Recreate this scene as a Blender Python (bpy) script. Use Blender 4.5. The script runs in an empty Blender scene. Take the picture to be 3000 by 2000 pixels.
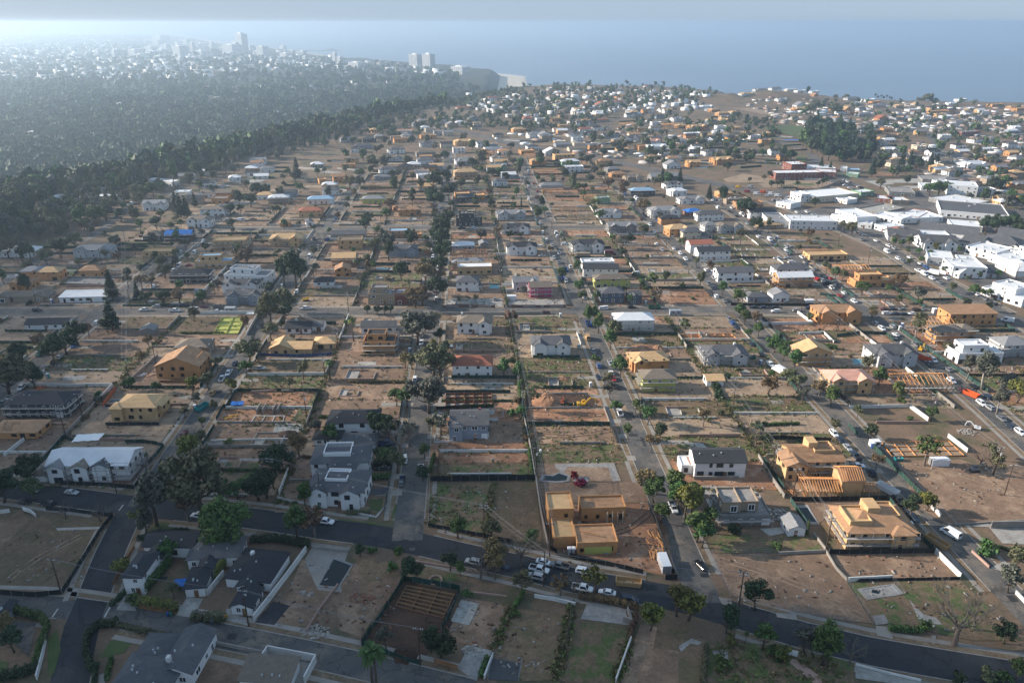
import bpy, math, random
import numpy as np
from mathutils import Vector, Matrix
R = math.radians
random.seed(7)
rng = np.random.default_rng(11)
S = bpy.context.scene
COL = S.collection

# ------------------------------------------------------------------ camera, sky, sun, exposure
FPX, HZ, CAMH = 2200.0, 66.0, 140.0              # focal length and horizon row of a 3000 x 2000 frame; camera height
PITCH = math.atan((1000 - HZ) / FPX)
cam = bpy.data.cameras.new('camera'); camo = bpy.data.objects.new('camera', cam); COL.objects.link(camo)
camo.location = (0, 0, CAMH); camo.rotation_euler = (math.pi / 2 - PITCH, 0, 0)
cam.sensor_width = 36; cam.lens = 36 * FPX / 3000; cam.clip_start = 1; cam.clip_end = 90000
S.camera = camo
SUN_EL, SUN_LEFT = 22.0, 80.0                    # elevation; degrees to the left of the view direction
world = bpy.data.worlds.new('World'); S.world = world; world.use_nodes = True
wn = world.node_tree.nodes; wl = world.node_tree.links
sky = wn.new('ShaderNodeTexSky'); sky.sky_type = 'NISHITA'; sky.sun_disc = False
sky.sun_elevation = R(SUN_EL); sky.sun_rotation = R(-SUN_LEFT); sky.altitude = 200; sky.air_density = 1.0; sky.dust_density = 0.3; sky.ozone_density = 2.0
wn['Background'].inputs['Strength'].default_value = 0.066
hz = wn.new('ShaderNodeMix'); hz.data_type = 'RGBA'; hz.inputs[0].default_value = .8; hz.inputs[7].default_value = (3.0, 4.2, 5.9, 1)    # thin even veil over the whole sky
wl.new(sky.outputs[0], hz.inputs[6]); wl.new(hz.outputs[2], wn['Background'].inputs['Color'])
sd = Vector((-math.sin(R(SUN_LEFT)) * math.cos(R(SUN_EL)), math.cos(R(SUN_LEFT)) * math.cos(R(SUN_EL)), math.sin(R(SUN_EL))))
sl = bpy.data.lights.new('sun', 'SUN'); sl.energy = 5.0; sl.angle = R(0.55); sl.color = (1.0, 0.89, 0.76)
slo = bpy.data.objects.new('sun', sl); COL.objects.link(slo); slo.rotation_euler = sd.to_track_quat('Z', 'Y').to_euler()
S.view_settings.view_transform = 'Standard'; S.view_settings.look = 'None'; S.view_settings.gamma = 1
S.view_settings.exposure = 0.95; S.view_settings.use_curve_mapping = False
S.render.engine = 'CYCLES'
cy = S.cycles
cy.use_denoising = True; cy.max_bounces = 4; cy.diffuse_bounces = 2; cy.glossy_bounces = 2; cy.transmission_bounces = 2
cy.volume_bounces = 1; cy.transparent_max_bounces = 4; cy.sample_clamp_indirect = 4; cy.caustics_reflective = False; cy.caustics_refractive = False
try: cy.denoiser = 'OPENIMAGEDENOISE'; cy.denoising_prefilter = 'ACCURATE'
except Exception: pass

# ------------------------------------------------------------------ where a point of the survey picture stands on the ground
CROPS = dict(a=(0,1400),b=(1000,1400),c=(2000,1400),d=(0,900),e=(1000,900),f=(2000,900),g=(0,450),h=(1000,450),i=(2000,450),j=(0,0),k=(1000,0),l=(2000,0))
def src(c, x, y):
    if c == 'z': return x * 3000 / 2352, y * 3000 / 2352
    if c == 's': return x, y
    o = CROPS[c]; return o[0] + x / 2.352, o[1] + y / 2.352
def un(c, x, y, z=0.0):
    x, y = src(c, x, y)
    a = (x - 1500) / FPX; b = (y - 1000) / FPX
    dz = -math.sin(PITCH) - b * math.cos(PITCH); dy = math.cos(PITCH) - b * math.sin(PITCH)
    t = (z - CAMH) / dz
    return (a * t, dy * t)
def gw(v, Y): return (v - 0.06 * (Y - 200), Y)      # the street grid runs slightly to one side
def gv(X, Y): return X + 0.06 * (Y - 200)
GA = math.atan(-0.06)

# ------------------------------------------------------------------ materials
MATS = {}
def lin(c): return tuple(c) + (1.0,)
def mat(name, col, rough=.85, col2=None, scale=.3, var=.0, bump=0., isl=0., metal=0., detail=4, spec=.3, third=None, s3=.03, t3=.5, w3=.1, bscale=None, speck=0., crack=0.):
    """procedural surface: two tones mixed by noise, a third tone in larger patches, per-object and per-island tone shifts"""
    m = bpy.data.materials.new(name); MATS[name] = m; m.use_nodes = True
    n = m.node_tree.nodes; l = m.node_tree.links; b = n['Principled BSDF']
    b.inputs['Roughness'].default_value = rough; b.inputs['Metallic'].default_value = metal
    b.inputs['Specular IOR Level'].default_value = spec
    geo = n.new('ShaderNodeNewGeometry')
    out = None
    if col2 is not None:
        t = n.new('ShaderNodeTexNoise'); t.inputs['Scale'].default_value = scale; t.inputs['Detail'].default_value = detail; t.inputs['Roughness'].default_value = .65
        l.new(geo.outputs['Position'], t.inputs['Vector'])
        r = n.new('ShaderNodeMapRange'); r.inputs[1].default_value = .33; r.inputs[2].default_value = .67; l.new(t.outputs[0], r.inputs[0])
        x = n.new('ShaderNodeMix'); x.data_type = 'RGBA'; l.new(r.outputs[0], x.inputs[0]); x.inputs[6].default_value = lin(col); x.inputs[7].default_value = lin(col2)
        out = x.outputs[2]
        if third is not None:
            t2 = n.new('ShaderNodeTexNoise'); t2.inputs['Scale'].default_value = s3; t2.inputs['Detail'].default_value = 6; t2.inputs['Roughness'].default_value = .7
            l.new(geo.outputs['Position'], t2.inputs['Vector'])
            r2 = n.new('ShaderNodeMapRange'); r2.inputs[1].default_value = t3 - w3; r2.inputs[2].default_value = t3 + w3; l.new(t2.outputs[0], r2.inputs[0])
            y = n.new('ShaderNodeMix'); y.data_type = 'RGBA'; l.new(r2.outputs[0], y.inputs[0]); l.new(out, y.inputs[6]); y.inputs[7].default_value = lin(third)
            out = y.outputs[2]
    else:
        c = n.new('ShaderNodeRGB'); c.outputs[0].default_value = lin(col); out = c.outputs[0]
    if speck:
        t5 = n.new('ShaderNodeTexNoise'); t5.inputs['Scale'].default_value = 1.1; t5.inputs['Detail'].default_value = 6; t5.inputs['Roughness'].default_value = .8; l.new(geo.outputs['Position'], t5.inputs['Vector'])
        r5 = n.new('ShaderNodeMapRange'); r5.inputs[1].default_value = .36; r5.inputs[2].default_value = .64; r5.inputs[3].default_value = 1-speck; r5.inputs[4].default_value = 1+speck; l.new(t5.outputs[0], r5.inputs[0])
        h5 = n.new('ShaderNodeHueSaturation'); l.new(out, h5.inputs['Color']); l.new(r5.outputs[0], h5.inputs['Value']); out = h5.outputs[0]
    if crack:
        w5 = n.new('ShaderNodeTexNoise'); w5.inputs['Scale'].default_value = .35; w5.inputs['Detail'].default_value = 4; l.new(geo.outputs['Position'], w5.inputs['Vector'])
        v5 = n.new('ShaderNodeVectorMath'); v5.operation = 'MULTIPLY_ADD'; l.new(w5.outputs['Color'], v5.inputs[0]); v5.inputs[1].default_value = (5,5,0); l.new(geo.outputs['Position'], v5.inputs[2])
        k5 = n.new('ShaderNodeTexVoronoi'); k5.feature = 'DISTANCE_TO_EDGE'; k5.inputs['Scale'].default_value = .14; l.new(v5.outputs[0], k5.inputs['Vector'])
        r6 = n.new('ShaderNodeMapRange'); r6.inputs[1].default_value = .004; r6.inputs[2].default_value = .03; r6.inputs[3].default_value = 1-crack; r6.inputs[4].default_value = 1; l.new(k5.outputs['Distance'], r6.inputs[0])
        h6 = n.new('ShaderNodeHueSaturation'); l.new(out, h6.inputs['Color']); l.new(r6.outputs[0], h6.inputs['Value']); out = h6.outputs[0]
    if var or isl:
        hv = n.new('ShaderNodeHueSaturation'); l.new(out, hv.inputs['Color'])
        o = n.new('ShaderNodeObjectInfo'); v = None
        if var:
            a = n.new('ShaderNodeMapRange'); a.inputs[3].default_value = 1 - var; a.inputs[4].default_value = 1 + var; l.new(o.outputs['Random'], a.inputs[0]); v = a.outputs[0]
        if isl:
            a2 = n.new('ShaderNodeMapRange'); a2.inputs[3].default_value = 1 - isl; a2.inputs[4].default_value = 1 + isl; l.new(geo.outputs['Random Per Island'], a2.inputs[0])
            if v is not None:
                mu = n.new('ShaderNodeMath'); mu.operation = 'MULTIPLY'; l.new(v, mu.inputs[0]); l.new(a2.outputs[0], mu.inputs[1]); v = mu.outputs[0]
            else: v = a2.outputs[0]
        l.new(v, hv.inputs['Value']); out = hv.outputs[0]
        if var > .15:
            a3 = n.new('ShaderNodeMapRange'); a3.inputs[3].default_value = .47; a3.inputs[4].default_value = .53; l.new(o.outputs['Random'], a3.inputs[0]); l.new(a3.outputs[0], hv.inputs['Hue'])
    l.new(out, b.inputs['Base Color'])
    if bump:
        tb = n.new('ShaderNodeTexNoise'); tb.inputs['Scale'].default_value = bscale or scale * 4; tb.inputs['Detail'].default_value = 5
        l.new(geo.outputs['Position'], tb.inputs['Vector'])
        bp = n.new('ShaderNodeBump'); bp.inputs['Strength'].default_value = .6; bp.inputs['Distance'].default_value = bump
        l.new(tb.outputs[0], bp.inputs['Height']); l.new(bp.outputs[0], b.inputs['Normal'])
    return m
M = MATS
# ground
mat('ground', (.200,.130,.085), col2=(.125,.090,.060), scale=.10, third=(.085,.082,.042), s3=.06, t3=.55, w3=.07, bump=.14, bscale=.8, speck=.22)
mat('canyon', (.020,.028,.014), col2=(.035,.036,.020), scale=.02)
mat('dirt_red', (.300,.155,.085), col2=(.190,.100,.060), scale=.18, third=(.36,.225,.150), s3=.10, t3=.57, w3=.06, var=.12, bump=.14, bscale=1.1, speck=.20)
mat('dirt_brown', (.225,.145,.095), col2=(.145,.096,.064), scale=.20, third=(.285,.195,.130), s3=.09, t3=.56, w3=.06, var=.14, bump=.14, bscale=1.2, speck=.22)
mat('dirt_pale', (.320,.235,.160), col2=(.225,.160,.108), scale=.25, third=(.16,.115,.078), s3=.09, t3=.57, w3=.06, var=.12, bump=.12, bscale=1.2, speck=.18)
mat('dirt_dark', (.085,.046,.028), col2=(.050,.030,.021), scale=.3, bump=.18, bscale=1.0, var=.15, speck=.25)
mat('dry_grass', (.190,.130,.080), col2=(.118,.082,.050), scale=.35, third=(.112,.092,.046), s3=.14, t3=.55, w3=.07, var=.14, bump=.16, bscale=2.2, speck=.28)
mat('weedy', (.195,.130,.082), col2=(.120,.088,.053), scale=.30, third=(.080,.105,.034), s3=.20, t3=.52, w3=.045, var=.12, bump=.2, bscale=1.6, speck=.28)
mat('lawn', (.060,.095,.028), col2=(.090,.105,.040), scale=.3, bump=.08, bscale=4)
mat('asphalt', (.040,.042,.047), col2=(.030,.032,.036), scale=.10, third=(.054,.054,.056), s3=.05, t3=.58, w3=.05, rough=.9, bump=.01, bscale=8, crack=.4, speck=.10)
mat('asphalt_old', (.110,.105,.100), col2=(.078,.077,.076), scale=.12, third=(.185,.155,.125), s3=.09, t3=.56, w3=.08, rough=.9, bump=.01, bscale=8, crack=.4, speck=.10)
mat('tar', (.03,.031,.034), rough=.7)
mat('sidewalk', (.300,.275,.245), col2=(.235,.212,.185), scale=.3, var=.10)
mat('kerb', (.33,.31,.28), col2=(.24,.22,.20), scale=.6)
mat('parkway', (.190,.125,.078), col2=(.125,.090,.055), scale=.35, third=(.22,.17,.11), s3=.2, t3=.55, speck=.25)
mat('concrete', (.34,.325,.30), col2=(.23,.215,.195), scale=.35, var=.16, bump=.02, speck=.18)
mat('sand', (.58,.50,.38), col2=(.50,.43,.33), scale=.01)
mat('road_paint', (.55,.54,.50), col2=(.35,.34,.32), scale=1.5)
# building
mat('white_stucco', (.74,.74,.73), col2=(.66,.66,.65), scale=.3, var=.05)
mat('cream', (.55,.49,.38), col2=(.49,.43,.33), scale=.3, var=.08)
mat('light_grey', (.46,.475,.49), col2=(.40,.415,.43), scale=.3, var=.06)
mat('blue_grey', (.27,.31,.36), col2=(.24,.27,.315), scale=.4, var=.05)
mat('slate_blue', (.095,.12,.16), col2=(.08,.10,.135), scale=.4)
mat('grey_wall', (.235,.23,.22), col2=(.18,.175,.17), scale=.3, var=.12)
mat('dark_wall', (.055,.055,.06), col2=(.04,.04,.045), scale=.3, var=.15)
mat('tan_wall', (.33,.26,.185), col2=(.27,.21,.15), scale=.3, var=.1)
mat('green_wrap', (.20,.33,.22), col2=(.15,.27,.17), scale=.2)
mat('yellow_wrap', (.50,.50,.13), col2=(.40,.41,.11), scale=.3, var=.1)
mat('pink_wrap', (.55,.05,.19), col2=(.46,.04,.15), scale=.2)
mat('red_brick', (.24,.085,.060), col2=(.18,.065,.045), scale=.5, var=.1)
mat('orange_board', (.62,.16,.06), col2=(.5,.13,.05), scale=.3)
mat('osb', (.52,.275,.120), col2=(.42,.210,.085), scale=.5, var=.12, isl=.10, detail=6)
mat('osb_pale', (.57,.375,.195), col2=(.47,.30,.15), scale=.5, var=.08, isl=.08, detail=6)
mat('osb_roof', (.40,.235,.130), col2=(.31,.175,.098), scale=.5, var=.15, isl=.13, detail=6)
mat('plywood_pink', (.66,.36,.27), col2=(.58,.30,.22), scale=.4, isl=.1)
mat('lumber', (.55,.28,.115), col2=(.44,.21,.085), scale=.8, var=.15)
mat('lumber_old', (.25,.135,.075), col2=(.18,.10,.06), scale=.8, var=.2)
mat('roof_dark', (.098,.100,.108), col2=(.072,.074,.080), scale=1.2, var=.18, third=(.125,.122,.118), s3=.3, t3=.6)
mat('roof_black', (.042,.044,.050), col2=(.030,.032,.037), scale=1.2, var=.15)
mat('roof_grey', (.235,.235,.24), col2=(.185,.185,.19), scale=.8, var=.15)
mat('roof_brown', (.20,.165,.130), col2=(.150,.122,.096), scale=.8, var=.15)
mat('roof_red', (.36,.135,.080), col2=(.26,.095,.060), scale=1.5, var=.12)
mat('roof_white', (.70,.71,.72), col2=(.60,.61,.62), scale=.3, var=.06)
mat('roof_blue', (.28,.42,.56), col2=(.22,.35,.48), scale=.3)
mat('tarp_blue', (.03,.17,.52), col2=(.02,.13,.42), scale=.5, rough=.5)
mat('glass_dark', (.018,.022,.028), rough=.12, spec=.6)
mat('opening_shade', (.025,.018,.013), rough=.95)  # near-black colour stands in for the unlit inside of unglazed windows
mat('trim_white', (.78,.78,.77), rough=.6)
mat('wood_door', (.20,.10,.05), rough=.6, var=.2)
mat('scaffold_plank', (.44,.41,.37), col2=(.33,.31,.28), scale=.8, var=.2)
mat('steel', (.33,.34,.36), rough=.5, metal=.5)
mat('rust', (.18,.07,.035), col2=(.12,.05,.03), scale=1)
# fences
mat('fence_green', (.022,.060,.046), col2=(.016,.045,.036), scale=.4, var=.25)
mat('fence_black', (.014,.016,.018), col2=(.022,.025,.026), scale=.4, var=.2)
mat('fence_blue', (.03,.06,.16), col2=(.025,.05,.12), scale=.4)
mat('wall_white', (.66,.65,.62), col2=(.54,.53,.50), scale=.35, var=.08)
mat('wall_grey', (.31,.285,.255), col2=(.225,.205,.185), scale=.35, var=.15)
mat('wall_pink', (.40,.27,.22), col2=(.32,.21,.17), scale=.35, var=.12)
mat('wood_fence', (.30,.15,.075), col2=(.22,.11,.055), scale=.7, var=.12)
mat('brown_banner', (.17,.10,.085), col2=(.145,.085,.07), scale=.3)
mat('rubble', (.36,.335,.30), col2=(.22,.20,.175), scale=.9, isl=.3)
mat('pole_wood', (.080,.052,.036), col2=(.055,.038,.028), scale=1)
mat('wire', (.20,.20,.21), rough=.5)
# vehicles
mat('paint_white', (.72,.73,.74), rough=.28, spec=.5)
mat('paint_black', (.012,.013,.015), rough=.22, spec=.6)
mat('paint_grey', (.15,.155,.165), rough=.28, spec=.5)
mat('paint_silver', (.42,.43,.44), rough=.28, metal=.4)
mat('paint_red', (.30,.022,.018), rough=.28, spec=.5)
mat('paint_maroon', (.11,.018,.025), rough=.28, spec=.5)
mat('paint_blue', (.020,.075,.25), rough=.28, spec=.5)
mat('paint_navy', (.016,.028,.055), rough=.25, spec=.5)
mat('paint_green', (.03,.12,.08), rough=.4)
mat('paint_teal', (.02,.22,.24), rough=.45)
mat('paint_yellow', (.58,.33,.03), rough=.4)
mat('paint_orange', (.62,.10,.025), rough=.4)
mat('paint_tan', (.42,.27,.13), rough=.5, var=.1)
mat('tyre', (.016,.016,.017), rough=.8)
mat('rim', (.38,.39,.40), rough=.4, metal=.5)
mat('lamp_red', (.35,.015,.012), rough=.3)
mat('lamp_clear', (.62,.62,.60), rough=.2)
mat('water_pool', (.005,.013,.014), rough=.08, spec=.3)
mat('water_blue', (.05,.20,.26), rough=.06, spec=.5)
mat('hi_vis', (.65,.30,.02)); mat('denim', (.03,.045,.08)); mat('skin', (.42,.24,.16))
# foliage
def leafm(name, c, c2, isl=.45, var=.18): return mat(name, c, col2=c2, scale=.35, var=var, isl=isl, rough=.7, spec=.25, detail=2)
leafm('leaf_green', (0.075,0.128,0.035), (0.049,0.084,0.026))
leafm('leaf_bright', (.085,.135,.034), (.055,.090,.026))
leafm('leaf_dark', (0.041,0.067,0.029), (0.026,0.043,0.020))
leafm('leaf_olive', (0.131,0.133,0.067), (0.087,0.093,0.046))
leafm('leaf_grey', (.105,.110,.082), (.070,.076,.058))
leafm('leaf_yellow', (.155,.150,.030), (.100,.105,.028))
leafm('leaf_brown', (0.174,0.116,0.058), (0.116,0.081,0.043))
leafm('leaf_conifer', (0.032,0.058,0.032), (0.023,0.041,0.023))
leafm('leaf_far', (.056,.074,.036), (.034,.048,.026), isl=.35, var=.3)
leafm('leaf_weed', (.090,.140,.034), (.130,.130,.050), isl=.5)
leafm('leaf_straw', (.210,.165,.085), (.150,.115,.060), isl=.4)
leafm('flower', (.22,.012,.045), (.15,.01,.03))
mat('bark', (.115,.090,.070), col2=(.075,.058,.045), scale=1.5, var=.2)
mat('bark_pale', (.30,.27,.235), col2=(.20,.18,.16), scale=1.2, var=.15)
mat('twig', (.155,.128,.108), col2=(.105,.086,.072), scale=1.5, var=.2)
mat('sm_white', (.80,.80,.79), isl=.15); mat('sm_roof', (.35,.33,.31), isl=.4)

# ------------------------------------------------------------------ mesh and object helpers
class MB:
    def __init__(s): s.v = []; s.f = []; s.m = []; s.mats = []
    def mi(s, m):
        if m not in s.mats: s.mats.append(m)
        return s.mats.index(m)
    def add(s, vs, fs, m):
        o = len(s.v); k = s.mi(m); s.v += [tuple(p) for p in vs]
        for f in fs: s.f.append(tuple(i + o for i in f)); s.m.append(k)
    def box(s, x0, x1, y0, y1, z0, z1, m, skip=''):
        vs = [(x0,y0,z0),(x1,y0,z0),(x1,y1,z0),(x0,y1,z0),(x0,y0,z1),(x1,y0,z1),(x1,y1,z1),(x0,y1,z1)]
        fs = []
        if 'b' not in skip: fs.append((3,2,1,0))
        if 't' not in skip: fs.append((4,5,6,7))
        fs += [(0,1,5,4),(1,2,6,5),(2,3,7,6),(3,0,4,7)]
        s.add(vs, fs, m)
    def bar(s, a, b, w, h, m):
        a = Vector(a); b = Vector(b); d = (b - a).normalized(); u = Vector((0,0,1)) if abs(d.z) < .95 else Vector((1,0,0))
        r = d.cross(u).normalized() * w / 2; t = r.cross(d).normalized() * h / 2
        vs = [a-r-t, a+r-t, a+r+t, a-r+t, b-r-t, b+r-t, b+r+t, b-r+t]
        s.add(vs, [(3,2,1,0),(4,5,6,7),(0,1,5,4),(1,2,6,5),(2,3,7,6),(3,0,4,7)], m)
    def tube(s, pts, rads, n, m, cap=True):
        pts = [Vector(p) for p in pts]; o = len(s.v); k = s.mi(m)
        for i, p in enumerate(pts):
            d = (pts[min(i+1, len(pts)-1)] - pts[max(i-1, 0)]).normalized(); u = Vector((0,0,1)) if abs(d.z) < .9 else Vector((1,0,0))
            a = d.cross(u).normalized(); b = d.cross(a)
            for j in range(n):
                q = 2 * math.pi * j / n; w = p + (a * math.cos(q) + b * math.sin(q)) * rads[i]; s.v.append(tuple(w))
        for i in range(len(pts) - 1):
            for j in range(n):
                s.f.append((o+i*n+j, o+i*n+(j+1) % n, o+(i+1)*n+(j+1) % n, o+(i+1)*n+j)); s.m.append(k)
        if cap:
            s.f.append(tuple(o+(len(pts)-1)*n+j for j in range(n))); s.m.append(k)
            s.f.append(tuple(o+j for j in reversed(range(n)))); s.m.append(k)
    def mesh(s, name='mesh', smooth=False):
        me = bpy.data.meshes.new(name); me.from_pydata(s.v, [], s.f)
        for m in s.mats: me.materials.append(MATS[m])
        me.polygons.foreach_set('material_index', s.m)
        if smooth: me.polygons.foreach_set('use_smooth', [True] * len(s.f))
        me.update(); return me
CACHE = {}
def unit(mtl, kind='box'):
    """shared unit meshes: box centred in x and y, standing on z = 0"""
    k = (mtl, kind)
    if k not in CACHE:
        b = MB()
        if kind == 'box': b.box(-.5,.5,-.5,.5,0,1, mtl)
        elif kind == 'cyl': b.tube([(0,0,0),(0,0,1)], [.5,.5], 8, mtl)
        elif kind == 'win':      # frame with a pane set back inside it, facing -y
            b.box(-.5,.5,-.5,.5,0,.09,mtl); b.box(-.5,.5,-.5,.5,.91,1,mtl); b.box(-.5,-.4,-.5,.5,.09,.91,mtl); b.box(.4,.5,-.5,.5,.09,.91,mtl)
            b.box(-.4,.4,-.1,.4,.09,.91,'glass_dark')
        elif kind == 'frame':
            b.box(-.5,.5,-.5,.5,0,.09,mtl); b.box(-.5,.5,-.5,.5,.91,1,mtl); b.box(-.5,-.4,-.5,.5,.09,.91,mtl); b.box(.4,.5,-.5,.5,.09,.91,mtl); b.box(-.03,.03,-.4,.4,.09,.91,mtl)
        CACHE[k] = b.mesh(kind)
    return CACHE[k]
# blocks of objects made ready in name order (Blender keeps its list sorted, so this is much faster); unused ones are dropped at the end
_dummy = bpy.data.meshes.new('unused'); POOL = {}
_need = dict(window=3480, trunk=1730, crown=1700, wheel=1530, post=1340, window_opening_shade=1120, panel=920, roof=840, wall=820, headlight=760, side_window=760, tail_light=760, stud=590, body=480, insulator=450, rafter=440, door=440, rib=430, coping=420, scaffold_post=410, wall_panel=410, windscreen=385, rear_window=380, lot=375, window_band=345, pier=340, wall_stub=320, far_lot=300, frame=205, roof_unit=195, driveway=190, rail=180, plate=170, parapet=155, plank=155, power_line=152, scaffold_deck=145)
for _k in sorted(_need): POOL[_k] = [bpy.data.objects.new(_k, _dummy) for _ in range(_need[_k])][::-1]
def drop_unused(): bpy.data.batch_remove([o for L in POOL.values() for o in L])
def O(name, me, parent=None, loc=(0,0,0), rot=0.0, scale=(1,1,1)):
    if me is not None and POOL.get(name): o = POOL[name].pop(); o.data = me
    else: o = bpy.data.objects.new(name, me)
    COL.objects.link(o)
    if parent is not None: o.parent = parent
    o.location = loc
    if isinstance(rot, (int, float)): o.rotation_euler = (0, 0, rot)
    else: o.rotation_euler = rot
    o.scale = scale
    return o
def pbox(name, parent, mtl, x0, x1, y0, y1, z0, z1, kind='box', rot=0.0):
    return O(name, unit(mtl, kind), parent, ((x0+x1)/2, (y0+y1)/2, z0), rot, (max(x1-x0,.01), max(y1-y0,.01), max(z1-z0,.01)))
THINGS = []
def thing(name, look, cat, x, y, z=0.0, rot=0.0, group=None, me=None, place=True):
    """an Empty (or one mesh) at the thing's base; the label gets its whereabouts at the end"""
    o = O(name, me, None, (x, y, z), rot)
    o['category'] = cat
    if group: o['group'] = group
    THINGS.append((o, look, place))
    return o
def copy_tree(src_o, x, y, z, rot, look, sc=1.0, group=None, place=True):
    c = src_o.copy(); COL.objects.link(c); c.location = (x, y, z); c.rotation_euler = (0, 0, rot); c.scale = (sc, sc, sc) if not isinstance(sc, tuple) else sc
    if group: c['group'] = group
    for ch in src_o.children:
        d = ch.copy(); COL.objects.link(d); d.parent = c
        for g in ch.children:
            e = g.copy(); COL.objects.link(e); e.parent = d
    THINGS.append((c, look, place)); return c
def struct(name, me, kind='structure'):
    o = O(name, me); o['kind'] = kind; return o
_zl = [0]
def sheet(name, pts, z, mtl, kind='structure', label=None):
    """flat polygon laid on the ground"""
    b = MB(); b.add([(p[0], p[1], z) for p in pts], [tuple(range(len(pts)))], mtl); me = b.mesh(name)
    if me.polygons[0].normal.z < 0: me.flip_normals()
    o = struct(name, me, kind)
    if label: o['label'] = label
    return o
def strip_pts(pts, off0, off1):
    L = []; Rr = []
    for i, p in enumerate(pts):
        q = pts[min(i+1, len(pts)-1)]; o = pts[max(i-1, 0)]
        d = Vector((q[0]-o[0], q[1]-o[1])).normalized(); n = Vector((d.y, -d.x))
        L.append((p[0]+n.x*off0, p[1]+n.y*off0)); Rr.append((p[0]+n.x*off1, p[1]+n.y*off1))
    return L, Rr
def strip(name, pts, off0, off1, z, mtl, h=0.0, zf=None):
    L, Rr = strip_pts(pts, off0, off1); b = MB(); n = len(pts)
    zz = (lambda p: z) if zf is None else (lambda p: zf(p[0], p[1]) + z)
    vs = [(p[0], p[1], zz(p)+h) for p in L] + [(p[0], p[1], zz(p)+h) for p in Rr]
    fs = [(i, n+i, n+i+1, i+1) for i in range(n-1)]
    if h:
        vs += [(p[0], p[1], zz(p)-.05) for p in L] + [(p[0], p[1], zz(p)-.05) for p in Rr]
        fs += [(2*n+i, i, i+1, 2*n+i+1) for i in range(n-1)] + [(n+i, 3*n+i, 3*n+i+1, n+i+1) for i in range(n-1)] + [(0, 2*n, 3*n, n), (2*n-1, 4*n-1, 3*n-1, n-1)]
    b.add(vs, fs, mtl); me = b.mesh(name)
    if me.polygons[0].normal.z < 0: me.flip_normals()
    return struct(name, me)
def smooth_line(pts, step=8.0):
    out = []
    P = [Vector(p) for p in pts]
    for i in range(len(P)-1):
        p0 = P[max(i-1,0)]; p1 = P[i]; p2 = P[i+1]; p3 = P[min(i+2,len(P)-1)]
        n = max(1, int((p2-p1).length/step))
        for k in range(n):
            t = k/n; out.append(tuple(.5*((2*p1)+(-p0+p2)*t+(2*p0-5*p1+4*p2-p3)*t*t+(-p0+3*p1-3*p2+p3)*t**3)))
    out.append(tuple(P[-1])); return out

# ------------------------------------------------------------------ terrain: plateau, canyon, the lower city, beach and sea
def pl(c, pts, z=0.0): return [un(c, x, y, z) for x, y in pts]
canyon_edge = [(-420, 60), (-420, 300)] + pl('s', [(-60,725),(50,690),(110,620),(140,580),(340,560),(440,530),(560,503),(800,440),(960,395),(1150,345),(1300,312),(1460,290)])
bluff = pl('s', [(1560,252),(1640,247),(1800,250),(1990,256),(2110,268),(2150,300),(2200,306),(2255,270),(2330,268),(2450,285),(2600,293),(3000,300),(3300,305)])
plateau = np.array(canyon_edge + bluff + [(1600, -200), (-420, -200)])
surf = pl('s', [(380,92),(504,101),(574,115),(700,134),(829,150),(944,165),(1120,188),(1371,209),(1450,217),(1535,226)], -90)
land = np.array([(-30000, surf[0][1])] + surf + [(bluff[0][0], bluff[0][1]+160)] + [(p[0]+20, p[1]+120) for p in bluff[1:]] + [(5000, -500), (-30000, -500)])
def sdist(px, py, poly):
    """signed distance, positive inside"""
    n = len(poly); d = np.full(px.shape, 1e18); ins = np.zeros(px.shape, bool)
    for i in range(n):
        a = poly[i]; b = poly[(i+1) % n]; ab = b - a; L = max(ab @ ab, 1e-9)
        t = np.clip(((px-a[0])*ab[0] + (py-a[1])*ab[1]) / L, 0, 1)
        d = np.minimum(d, (px-a[0]-t*ab[0])**2 + (py-a[1]-t*ab[1])**2)
        c = (a[1] > py) != (b[1] > py)
        xi = (b[0]-a[0])*(py-a[1])/(b[1]-a[1]+1e-9) + a[0]
        ins ^= c & (px < xi)
    d = np.sqrt(d); return np.where(ins, d, -d)
def ss(x, a, b): t = np.clip((x-a)/(b-a), 0, 1); return t*t*(3-2*t)
def hgt(px, py):
    px = np.asarray(px, float); py = np.asarray(py, float)
    dl = sdist(px, py, land); dp = sdist(px, py, plateau)
    base = -95 + 7*ss(dl, -30, 5) + 2*ss(dl, 5, 90) + 30*ss(dl, 95, 150)
    base = base + np.where(dl > 150, 5*np.sin(px*.006+1)*np.sin(py*.0043) + 3*np.sin(px*.017)*np.cos(py*.013), 0)
    slope = np.where((px < 350) & (py < 1900), -ss(-dp, 0, 330)*72, -ss(-dp, 0, 110)*130)
    out = np.maximum(base, np.where(dp >= 0, 0, slope))
    # sunlit knoll above the sea and the ridge beside the gap
    k1 = un('l', 640, 690); out = out + np.where(dp > -60, 16*np.exp(-(((px-k1[0])/75)**2 + ((py-k1[1]+20)/70)**2)), 0)
    k2 = un('l', 240, 690); out = out + np.where(dp > -60, 12*np.exp(-(((px-k2[0])/95)**2 + ((py-k2[1]+30)/60)**2)), 0)
    return out
def h1(x, y):
    if y < 650 and -190 < gv(x, y) < 300: return 0.0
    return float(hgt(np.array([x]), np.array([y]))[0])
xs = np.concatenate([np.arange(-9000,-900,180), np.arange(-900,1300,16), np.arange(1300,5001,150)]); ys = np.concatenate([np.arange(-120,2000,16), np.arange(2000,5200,45), np.arange(5200,14001,350)])
GX, GY = np.meshgrid(xs, ys); GZ = hgt(GX, GY)
nx, ny = len(xs), len(ys)
co = np.stack([GX, GY, GZ], -1).reshape(-1, 3)
idx = np.arange(nx*ny).reshape(ny, nx)
fc = np.stack([idx[:-1,:-1], idx[:-1,1:], idx[1:,1:], idx[1:,:-1]], -1).reshape(-1, 4)
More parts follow.
